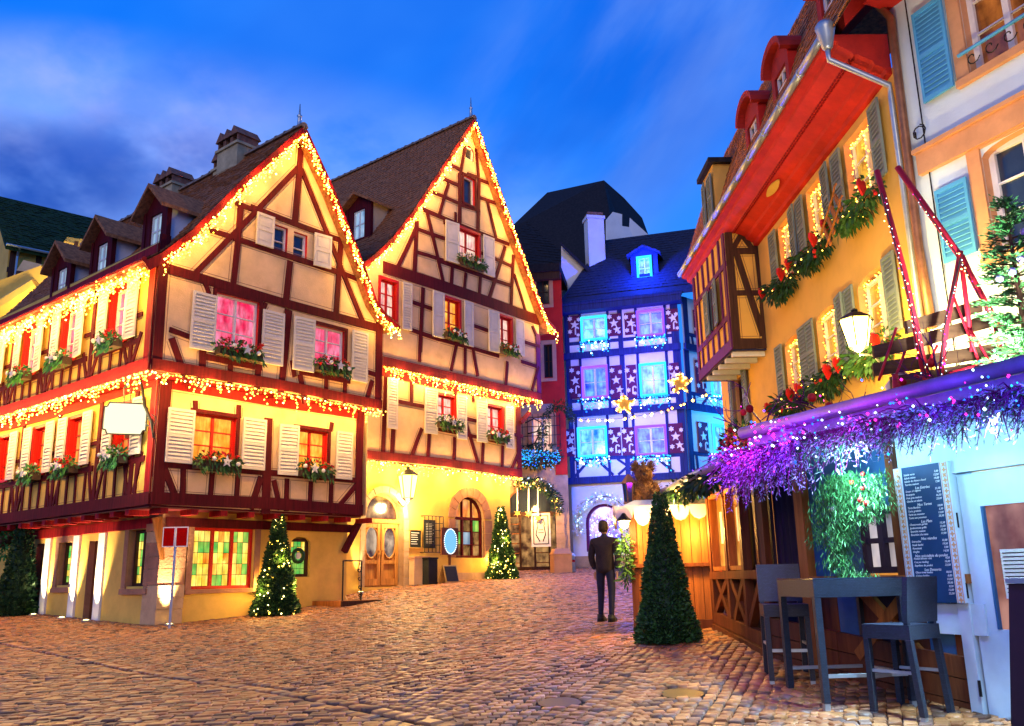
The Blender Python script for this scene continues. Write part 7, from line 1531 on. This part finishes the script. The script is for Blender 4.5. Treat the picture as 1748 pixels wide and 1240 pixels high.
for sy in (-1, 1): b_ = obj('board', MB().hexa([(-wd/2, sy*.16-.01, 0), (wd/2, sy*.16-.01, 0), (wd/2, sy*.16+.01, 0), (-wd/2, sy*.16+.01, 0), (-wd/2, sy*.02-.01, h), (wd/2, sy*.02-.01, h), (wd/2, sy*.02+.01, h), (-wd/2, sy*.02+.01, h)]), 'gold', t, L, GB.rz)
obj('chalk_face', MB().hexa([(-wd/2+.04, -.178, .05), (wd/2-.04, -.178, .05), (wd/2-.04, -.165, .05), (-wd/2+.04, -.165, .05), (-wd/2+.04, -.052, h-.04), (wd/2-.04, -.052, h-.04), (wd/2-.04, -.04, h-.04), (-wd/2+.04, -.04, h-.04)]), 'black_board', t, L, GB.rz)
f = MB(); [f.add([(-wd*.35, -.182+.14*k/1., h*k), (wd*(.2+.15*rng.random()), -.182+.14*k, h*k), (wd*.3, -.182+.14*(k+.04), h*(k+.04)), (-wd*.35, -.182+.14*(k+.04), h*(k+.04))], [(0,1,2,3)]) for k in (.25, .48, .62, .78)]; obj('writing', f, 'chalk', t, L, GB.rz)
L, wd, h = on_wall(GB, zdr, 1150, 1215, 765, 975, .45); L[2] = float(gz(L[0], L[1]))+.03; t = thing('planter_box', L, 'slim black upright bin standing beside the arched door', 'bin'); obj('body', MB().box(-.2, .2, -.2, .2, 0, .78), 'black_board', t, L, GB.rz); obj('rim', MB().box(-.22, .22, -.22, .22, .782, .83), 'iron', t, L, GB.rz)
L, wd, h = on_wall(GB, zdr, 1010, 1130, 760, 960, .25); L[2] = float(gz(L[0], L[1]))+.03; t = thing('utility_box', L, 'pale wall cabinet low beside the arched door', 'cabinet'); obj('body', MB().box(-.33, .33, -.12, .12, 0, .82), 'plaster_cream', t, L, GB.rz); obj('lid', MB().box(-.35, .35, -.14, .13, .822, .88), 'sandstone', t, L, GB.rz)
for i, (x, lab) in enumerate(((393, 'ground spotlight at the near foot of the arched door'), (955, 'ground spotlight at the far foot of the arched door'))):
    u = GB.at(*zdr(x, 980), .12)[0]; P = GB.W(u-(.12 if i == 0 else -.1), 0, .22); P[2] = float(gz(P[0], P[1]))+.06; t = thing('ground_spotlight', P, lab, 'spotlight', 'spotlights in the paving'); obj('housing', MB().lathe([(.10, -.06), (.11, .0), (.09, .015), (.085, .004)], (0,0,0), 12), 'zinc', t, P); obj('lens', MB().lathe([(.075, .006), (.05, .02), (.001, .024)], (0,0,0), 12), 'bulb_warm_hot', t, P, 0, True)
    lamp('beam_lamp', 'SPOT', P+np.array([0, 0, .05]), 420, (1, .80, .42), t, .04, P+np.array([0, 0, 3.])-GB.n*.22, math.radians(30), .6)
# wreath in the green window
q = gw_; L = GA.W(q[0]-.10, q[1]+q[3]*.52, .03); t = thing('window_wreath', L, 'dark round wreath hanging in the small green leaded window', 'wreath'); f = MB(); f.tube([(.17*math.cos(a*.3927), 0, .17*math.sin(a*.3927)) for a in range(17)], .05, 6, caps=False); obj('ring', f, 'leaf_dark', t, L, GA.rz); obj('heart', MB().prism([(.08*math.cos(a*.6283), .09*math.sin(a*.6283)) for a in range(10)], -.02, .02), 'petal_white', t, L, GA.rz)
# litter bin and bollard at the end of the square
P = gpt(958, 972, 37.5); t = thing('litter_bin', P, 'square stone litter bin beside the archway pillar', 'bin'); obj('body', MB().box(-.38, .38, -.35, .35, 0, .75), 'sandstone', t, P, .2); obj('lid', MB().hexa([(-.4, -.37, .752), (.4, -.37, .752), (.4, .37, .752), (-.4, .37, .752), (-.3, -.25, .98), (.3, -.25, .98), (.3, .25, .98), (-.3, .25, .98)]), 'sandstone', t, P, .2)
P = gpt(977, 973, 37.8); t = thing('bollard', P, 'short pale bollard next to the stone litter bin', 'bollard'); obj('shaft', MB().lathe([(.13, 0), (.12, .6), (.15, .62), (.15, .68), (.06, .78)], (0,0,0), 10), 'plaster_white', t, P, 0, True); obj('band', MB().lathe([(.128, .40), (.13, .50)], (0,0,0), 10), 'petal_red', t, P)
# iron arch bracket decked with fir
za2 = Zm(880, 620, .183); pts = [at_depth(*za2(*p), 36.5) for p in ((240, 770), (255, 640), (290, 480), (350, 410), (420, 390), (480, 420), (515, 480), (530, 560))]
garland('iron_arch_garland', pts, 'dark fir clad iron arch reaching over the lane by the red house', 'garland', .16, 700, .14, 44, 'leaf_dark', ('bulb_warm',), 0)
f = MB(); O = at_depth(*za2(90, 560), 36.6); [f.tube([at_depth(*za2(*p), 36.6)-O for p in l], .03, 5) for l in (((90, 560), (170, 520), (250, 560), (200, 640), (110, 660)), ((100, 780), (180, 750), (235, 640)))]; o = link('iron_scroll', f.mesh('iron_scroll', 'iron'), None, O); tag(o, 'wrought iron scroll holding the fir clad arch', 'ironwork')
# garland of warm lights with stars strung across the lane
P0, P1 = at_depth(985, 722, 33), at_depth(1215, 655, 27); pts = [P0+(P1-P0)*k/10+np.array([0, 0, -.9*(1-(k/5-1)**2)+.3]) for k in range(11)]
P0, P1 = at_depth(985, 715, 33), at_depth(1215, 668, 29)
pts = [P0+(P1-P0)*k/12+np.array([0, 0, -.35*(1-(k/6-1)**2)]) for k in range(13)]
t = icicles('star_lights', pts, 'warm light chain with glowing stars strung across the lane before the blue house', None, 71, .24, .03, .12, .08, (.035, .055), jitter=.06)
for x, y, s in ((1065, 690, .42), (1162, 655, .45)):
    c = at_depth(x, y, 31); f = MB()
    for i in range(46): a = rng.uniform(0, 6.28); rr = s*(.45+.55*abs(math.cos(2.5*a)))*rng.uniform(.5, 1); f.octa((rr*math.sin(a), rng.uniform(-.05, .05), rr*math.cos(a)), rng.uniform(.03, .045), 0)
    tag(obj('light_star', f, 'bulb_warm', t, c), kind='stuff'); f = MB(); f.star((0, 0), s*1.0, -.01, .01); obj('star_frame', f, 'gold', t, c)
# street lantern on its arm before the ochre house
P = GF.W(*GF.at(1462, 562, 1.5), 1.5); glow('lantern_glass', (1, .70, .12), 22)
arm = [P+np.array([0, 0, -.42]), at_depth(1490, 606, P[1]), at_depth(1525, 640, P[1]+.1), GG.W(*GG.at(1560, 655, 0), 0)]
lantern('street_lantern', P, .60, .50, 'blazing yellow street lantern on a curved arm in front of the ochre house', 900, (1, .70, .20), 'lantern_glass', arm, GF, 6)
# white floodlights on the terrace roof
for i, (x, y, Y, aim, e, lab) in enumerate(((1380, 712, 10.2, at_depth(1400, 330, 15.5), 800, 'small white floodlight at the far end of the terrace roof'), (1683, 632, 8.9, at_depth(1690, 230, 13.4), 600, 'small white floodlight beside the fir tree on the terrace roof'))):
    P = at_depth(x, y, Y); t = thing('floodlight', P, lab, 'floodlight', 'floodlights on the terrace roof'); obj('housing', MB().box(-.07, .07, .0, .09, -.06, .06), 'iron', t, P); obj('lens', MB().lathe([(.05, 0), (.04, .02), (.001, .026)], (0,0,0), 12), 'bulb_white', t, P+np.array([0, -.02, 0])).rotation_euler = (math.radians(90), 0, 0); obj('stand', MB().tube([(0, .05, -.05), (0, .05, -.30)], .014, 6), 'iron', t, P)
    lamp('flood_lamp', 'SPOT', P+np.array([0, -.08, .03]), e, (.86, .96, 1) if i else (1, .72, .38), t, .06, aim, math.radians(95), .7)
# hay cart on the terrace roof with red shafts
O = at_depth(1600, 690, 10.0); t = thing('hay_cart', O, 'old dark wooden cart with red shafts standing on the terrace roof', 'cart'); wood('cart_wood', (.09, .045, .02), .6, 'X', 9); wood('shaft_red', (.50, .015, .03), .45, 'Z', 9, .25)
for k, (l, r) in enumerate((((1490, 602), (1560, 585)), ((1490, 632), (1700, 598)), ((1560, 585), (1690, 548)), ((1520, 655), (1700, 625)), ((1520, 682), (1705, 655)), ((1545, 560), (1675, 522)))):
    a, b = at_depth(*l, 10.1+.02*k), at_depth(*r, 10.1+.02*k); d_ = b-a; f = MB(); hh = .155
    f.hexa([a-O+np.array([0, -.02, -hh/2]), b-O+np.array([0, -.02, -hh/2]), b-O+np.array([0, .02, -hh/2]), a-O+np.array([0, .02, -hh/2]), a-O+np.array([0, -.02, hh/2]), b-O+np.array([0, -.02, hh/2]), b-O+np.array([0, .02, hh/2]), a-O+np.array([0, .02, hh/2])]); obj('plank', f, 'cart_wood', t, O)
for pts, r in ((((1497, 292, 10.3), (1545, 470, 10.05), (1592, 690, 9.8)), .035), (((1532, 286, 10.4), (1640, 440, 10.0), (1722, 592, 9.8)), .040), (((1640, 430, 9.95), (1615, 560, 9.85), (1600, 690, 9.75)), .032), (((1640, 440, 9.98), (1660, 600, 9.9)), .028), (((1642, 436, 9.96), (1700, 560, 9.9), (1710, 610, 9.9)), .028), (((1560, 560, 10.0), (1585, 690, 9.85)), .022), (((1620, 640, 9.8), (1722, 612, 9.8)), .035), (((1530, 690, 9.8), (1528, 640, 9.85)), .035)):
    q = [at_depth(*p) for p in pts]; obj('shaft', MB().tube([p-O for p in q], r, 7), 'shaft_red', t, O, 0, True)
for i, (pts, lab) in enumerate(((((1505, 330, 10.2), (1545, 480, 10.0), (1590, 680, 9.75)), 'tiny white lights wound round the long upright shaft'), (((1560, 330, 10.25), (1640, 445, 9.95), (1715, 590, 9.75)), 'tiny white lights wound round the slanting shaft'), (((1640, 440, 9.9), (1612, 560, 9.8), (1602, 680, 9.7)), 'tiny white lights wound round the short crossed shaft'))):
    icicles('wound_lights', [at_depth(*p) for p in pts], lab, 'lights wound round the cart shafts', 120+i, .05, .02, .07, .03, (.006, .010), ('bulb_white', 'bulb_warm_hot', 'bulb_magenta'), (.5, .3, .2), .05)
for pts in (((1545, 600, 9.9), (1530, 640, 9.9), (1548, 690, 9.85)), ((1600, 590, 9.9), (1575, 640, 9.85), (1590, 690, 9.8)), ((1655, 560, 9.9), (1690, 620, 9.85), (1668, 660, 9.8)), ((1560, 640, 9.8), (1620, 665, 9.75)), ((1530, 560, 10.05), (1500, 650, 9.95)), ((1625, 500, 9.9), (1680, 640, 9.8))):
    obj('shaft', MB().tube([at_depth(*p)-O for p in pts], .016, 6), 'shaft_red', t, O, 0, True)
wc = at_depth(1535, 705, 9.9); ww = MB(); ww.tube([(.26*math.cos(a*.3927), 0, .26*math.sin(a*.3927)) for a in range(17)], .03, 6, caps=False); [ww.tube([(0, 0, 0), (.25*math.cos(a*.785), 0, .25*math.sin(a*.785))], .016, 5) for a in range(8)]; obj('wheel', ww, 'shaft_red', t, wc)
wc = at_depth(1690, 690, 9.6); obj('wheel', ww, 'shaft_red', t, wc)
# white shape added for the overexposed glare of the lantern bracket
P = at_depth(1540, 672, 10.3); t = thing('bracket_glare', P, 'crumpled white shape standing for the glaring lantern bracket beside the cart', 'glare'); R = random.Random(31); f = MB(); n = 14
f.lathe([(.16, -.25), (.20, -.12), (.14, .02), (.17, .12), (.06, .26)], (0,0,0), n); f.v = [(x*(1+R.uniform(-.18, .18)), y*(1+R.uniform(-.18, .18)), z+R.uniform(-.02, .02)) for x, y, z in f.v]; obj('glare_body', f, 'petal_white', t, P, 0, True); obj('cord', MB().tube([(.15*math.cos(a*.5236), .15*math.sin(a*.5236), .02) for a in range(13)], .014, 5), 'shaft_red', t, P)
# fir tree in the corner
def fir(P, h, r, label, seed, m):
    R = random.Random(seed); t = thing('fir_tree', P, label, 'tree'); obj('trunk', MB().tube([(0, 0, -.1), (0, 0, h)], [.05, .01], 7), 'timber_brown', t, P); nd = MB(); br = MB()
    for i in range(90):
        z = h*(i+.5)/92; L_ = r*(1-z/h)**.8*R.uniform(.75, 1.1)+.05; th = R.uniform(0, 6.283)*1+i*2.4; d = np.array([math.cos(th), math.sin(th), .18]); e = d*L_; c = np.array([0, 0, z]); br.tube([c, c+e*.6+np.array([0, 0, .02]), c+e+np.array([0, 0, -.04])], [.012, .008, .003], 4, caps=False)
        for k in range(int(70*L_/.5)+10):
            f_ = R.uniform(.12, 1); q = c+e*f_+np.array([R.gauss(0, .03), R.gauss(0, .03), R.gauss(0, .015)]); side_ = np.array([-d[1], d[0], 0])*R.choice((-1, 1)); nd.leaf(q, R.uniform(.07, .13)*(1.1-.4*f_), .022, R, 0 if R.random() < .6 else 1, d*.8+side_*R.uniform(.2, 1.0)+np.array([0, 0, R.gauss(0, .25)]))
    tag(obj('branches', br, 'timber_brown', t, P), kind='stuff'); tag(obj('crown', nd, list(m), t, P), kind='stuff')
    for i in range(6): z = R.uniform(.2, .8)*h; th = R.uniform(3.2, 6.0); rr = r*(1-z/h)**.8*.8; obj('bauble', MB().ball((rr*math.cos(th), rr*math.sin(th), z), .045), 'needle_frost_violet', t, P, 0, True)
P = at_depth(1765, 655, 9.3); fir(P, 2.15, .62, 'bright green fir tree standing on the terrace roof at the picture edge', 9, ('leaf_bright', 'leaf_green'))
# bare twigs with baubles along the roof edge
R = random.Random(77)
for i, (x, y, Y, lab) in enumerate(((1310, 700, 10.6, 'bare twig with red baubles at the far end of the terrace gutter'), (1440, 690, 9.8, 'bare curved twig rising from the middle of the terrace gutter'), (1620, 640, 8.8, 'bare dark branch with pink baubles in front of the cart'))):
    O = at_depth(x, y+40, Y); t = thing('bare_twig', O, lab, 'twig', 'bare twigs on the terrace roof'); f = MB()
    def grow(p, d, L_, r, k):
        pts = [p]
        for s in range(4): d = d+np.array([R.gauss(0, .28), R.gauss(0, .15), R.gauss(0, .28)]); d /= np.linalg.norm(d); pts.append(pts[-1]+d*L_/4)
        f.tube(pts, [r, r*.85, r*.7, r*.55, r*.35], 5)
        if k > 0:
            for s in range(3): grow(pts[1+s], d+np.array([R.gauss(0, .9), R.gauss(0, .3), R.gauss(.1, .7)]), L_*.55, r*.5, k-1)
    for s in range(3): grow(np.array([R.gauss(0, .05), 0, 0]), np.array([R.gauss(-.3, .8), R.gauss(0, .2), .7]), .7, .014, 2)
    obj('branch', f, 'timber_purple', t, O)
    for s in range(4): obj('bauble', MB().ball((R.gauss(0, .3), R.gauss(0, .1), R.uniform(.05, .45)), R.uniform(.035, .055)), 'petal_red' if s % 2 else 'timber_bright_red', t, O, 0, True)
# red flowers behind the serving shed
P = at_depth(1265, 775, 14.2); t = thing('red_flower_bush', P, 'bunch of deep pink flowers above the serving shed roof', 'plant'); R = random.Random(5); f = MB(); foliage(f, (0, 0, .1), (.32, .25, .42), 700, .09, R); tag(obj('foliage', f, 'leaf_dark', t, P), kind='stuff'); mat('petal_pink', (.50, .012, .07), .55, .3, 9); f = MB(); foliage(f, (-.08, -.1, -.02), (.30, .22, .36), 900, .075, R); tag(obj('flowers', f, 'petal_pink', t, P), kind='stuff'); obj('stem', MB().tube([(0, .1, -.6), (0, 0, .1)], .02, 5), 'timber_brown', t, P)
# cast covers in the paving
mat('cast_iron', (.07, .07, .075), .5, .4, 20, .5, 60, metal=.4)
for i, (x, y, lab) in enumerate(((955, 1203, 'round iron cover in the cobbles, nearer the middle of the square'), (1165, 1187, 'round iron cover in the cobbles in front of the clipped cone'))):
    P = COVERS[i].copy(); P[2] += .004; t = thing('drain_cover', P, lab, 'drain cover', 'iron covers in the paving'); nx_ = (gz(P[0]+.1, P[1])-gz(P[0]-.1, P[1]))/.2; ny_ = (gz(P[0], P[1]+.1)-gz(P[0], P[1]-.1))/.2
    for nm_, pr_, m_ in (('rim', [(.17, -.03), (.215, -.03), (.21, .012), (.175, .014)], 'iron'), ('lid', [(.174, -.02), (.17, .011), (.001, .013)], 'cast_iron')):
        o = obj(nm_, MB().lathe(pr_, (0,0,0), 20), m_, t, P); o.rotation_euler = (math.atan(float(ny_)), -math.atan(float(nx_)), 0)
# dark clipped cone and plants at the left edge
P = gpt(26, 1048, 25.3); cone_tree(P, 2.8, .52, 'dark clipped cone standing beside the brown door at the left edge', 12, 2600, .12, ('leaf_dark', 'leaf_dark'), name='clipped_cone')
P = at_depth(8, 905, 26.2); t = thing('hanging_plant', P, 'bright green leafy plant hanging on the yellow wall at the left edge', 'plant'); R = random.Random(6); f = MB(); foliage(f, (0, 0, 0), (.5, .35, .8), 700, .16, R); tag(obj('foliage', f, 'leaf_bright', t, P), kind='stuff'); obj('basket', MB().lathe([(.1, -.5), (.28, -.35), (.3, -.2)], (0,0,0), 10), 'trough', t, P)
# ------------------------------------------------------------------ the passer-by
def person(P, rz):
    t = thing('person', P, 'person in dark jacket and dark blue trousers walking on the cobbles', 'person')
    mat('coat', (.022, .012, .016), .85, .3, 10, .2, 60); mat('trousers', (.014, .012, .035), .85, .3, 10, .2, 60); mat('skin', (.45, .26, .18), .55, .1, 8); mat('hair', (.03, .017, .010), .7, .3, 30); mat('boots', (.014, .012, .012), .5, .3, 10)
    def skin(name, verts, edges, radii, m, sub=2, root=0):
        me = bpy.data.meshes.new(name); me.from_pydata([tuple(v) for v in verts], edges, []); me.materials.append(MATS[m]); o = link(name, me, t, P, rz)
        md = o.modifiers.new('skin', 'SKIN'); md.use_smooth_shade = True
        for i, r in enumerate(radii): me.skin_vertices[0].data[i].radius = r if isinstance(r, tuple) else (r, r)
        for i in range(len(verts)): me.skin_vertices[0].data[i].use_root = (i == root)
        s_ = o.modifiers.new('sub', 'SUBSURF'); s_.levels = sub; s_.render_levels = sub; return o
    V = [(0,0,.93), (0,.0,1.10), (0,.01,1.28), (0,.0,1.42), (0,-.01,1.50), (0,-.015,1.56),
         (.10,0,.88), (.11,-.03,.50), (.11,.03,.09), (.11,-.10,.05), (-.10,0,.88), (-.12,.04,.50), (-.13,.14,.10), (-.13,.02,.05),
         (.19,0,1.40), (.25,.02,1.13), (.23,-.06,.90), (-.19,0,1.40), (-.25,.0,1.13), (-.23,.05,.90)]
    E_ = [(0,1),(1,2),(2,3),(3,4),(4,5),(0,6),(6,7),(7,8),(8,9),(0,10),(10,11),(11,12),(12,13),(3,14),(14,15),(15,16),(3,17),(17,18),(18,19)]
    Rd = [(.155,.115),(.145,.11),(.165,.12),(.13,.09),.055,.05,.095,.068,.05,.045,.095,.068,.05,.045,.07,.052,.04,.07,.052,.04]
    skin('body', V, E_, Rd, 'trousers')
    CV_ = [(0,0,.80), (0,0,.98), (0,.005,1.12), (0,.01,1.28), (0,0,1.42), (0,-.005,1.49), (.20,0,1.40), (.262,.02,1.13), (.235,-.06,.93), (-.20,0,1.40), (-.262,0,1.13), (-.235,.05,.93)]
    skin('jacket', CV_, [(0,1),(1,2),(2,3),(3,4),(4,5),(4,6),(6,7),(7,8),(4,9),(9,10),(10,11)], [(.20,.15),(.19,.145),(.18,.14),(.195,.145),(.16,.115),.075,.088,.068,.055,.088,.068,.055], 'coat')
    h = MB(); h.lathe([(.035, -.125), (.055, -.10), (.075, -.04), (.082, .02), (.076, .08), (.05, .115), (.01, .125)], (0, -.02, 1.655), 14); h.v = [(x, (y+.02)*1.18-.02, z) for x, y, z in h.v]
    h.lathe([(.012, -.03), (.016, -.015), (.006, .03)], (0, -.118, 1.645), 6)
    for sx in (-1, 1): h.lathe([(.008, -.03), (.018, 0), (.008, .03)], (sx*.083, -.015, 1.65), 6)
    hd = obj('head', h, 'skin', t, P, rz, True)
    for sx in (-1, 1): obj('eye', MB().ball((sx*.032, -.112, 1.665), .012), 'petal_white', hd)
    obj('mouth', MB().box(-.025, .025, -.117, -.108, 1.60, 1.608), 'petal_red', hd)
    hr = MB(); hr.lathe([(.070, -.08), (.084, -.03), (.087, .03), (.080, .088), (.052, .124), (.01, .134)], (0, .012, 1.655), 14); hr.v = [(x*(1+rng.uniform(-.05, .05)), y*1.12+.016, z+rng.uniform(-.006, .006)) for x, y, z in hr.v]; obj('hair', hr, 'hair', hd, smooth=True)
    for sx, y in ((1, -.06), (-1, .05)):
        w_ = np.array([sx*.232, y, .88]); hv = [w_, w_+np.array([0, -.01, -.07])]; he = [(0, 1)]; hrad = [.030, (.034, .018)]
        for k in range(4): b_ = len(hv); fx = (k-1.5)*.016; hv += [hv[1]+np.array([sx*.004, fx, -.01]), hv[1]+np.array([sx*.002, fx-.006, -.05-.006*(k in (1, 2))]), hv[1]+np.array([-sx*.012, fx-.012, -.082-.008*(k in (1, 2))])]; he += [(1, b_), (b_, b_+1), (b_+1, b_+2)]; hrad += [.010, .009, .007]
        b_ = len(hv); hv += [w_+np.array([0, -.035, -.035]), w_+np.array([-sx*.01, -.055, -.07])]; he += [(0, b_), (b_, b_+1)]; hrad += [.011, .008]
        skin('hand', hv, he, hrad, 'skin', 1)
    for x, y in ((.11, -.03), (-.13, .08)): s_ = MB(); s_.hexa([(x-.05, y-.14, -.01), (x+.05, y-.14, -.01), (x+.05, y+.13, -.01), (x-.05, y+.13, -.01), (x-.04, y-.10, .06), (x+.04, y-.10, .06), (x+.045, y+.12, .12), (x-.045, y+.12, .12)]); obj('boot', s_, 'boots', t, P, rz, True)
P = gpt(1037, 1060, 16.6); P[2] += .03; person(P, math.radians(155))
# ------------------------------------------------------------------ tidy
for o in S.objects:
    if '_root' in o: del o['_root']
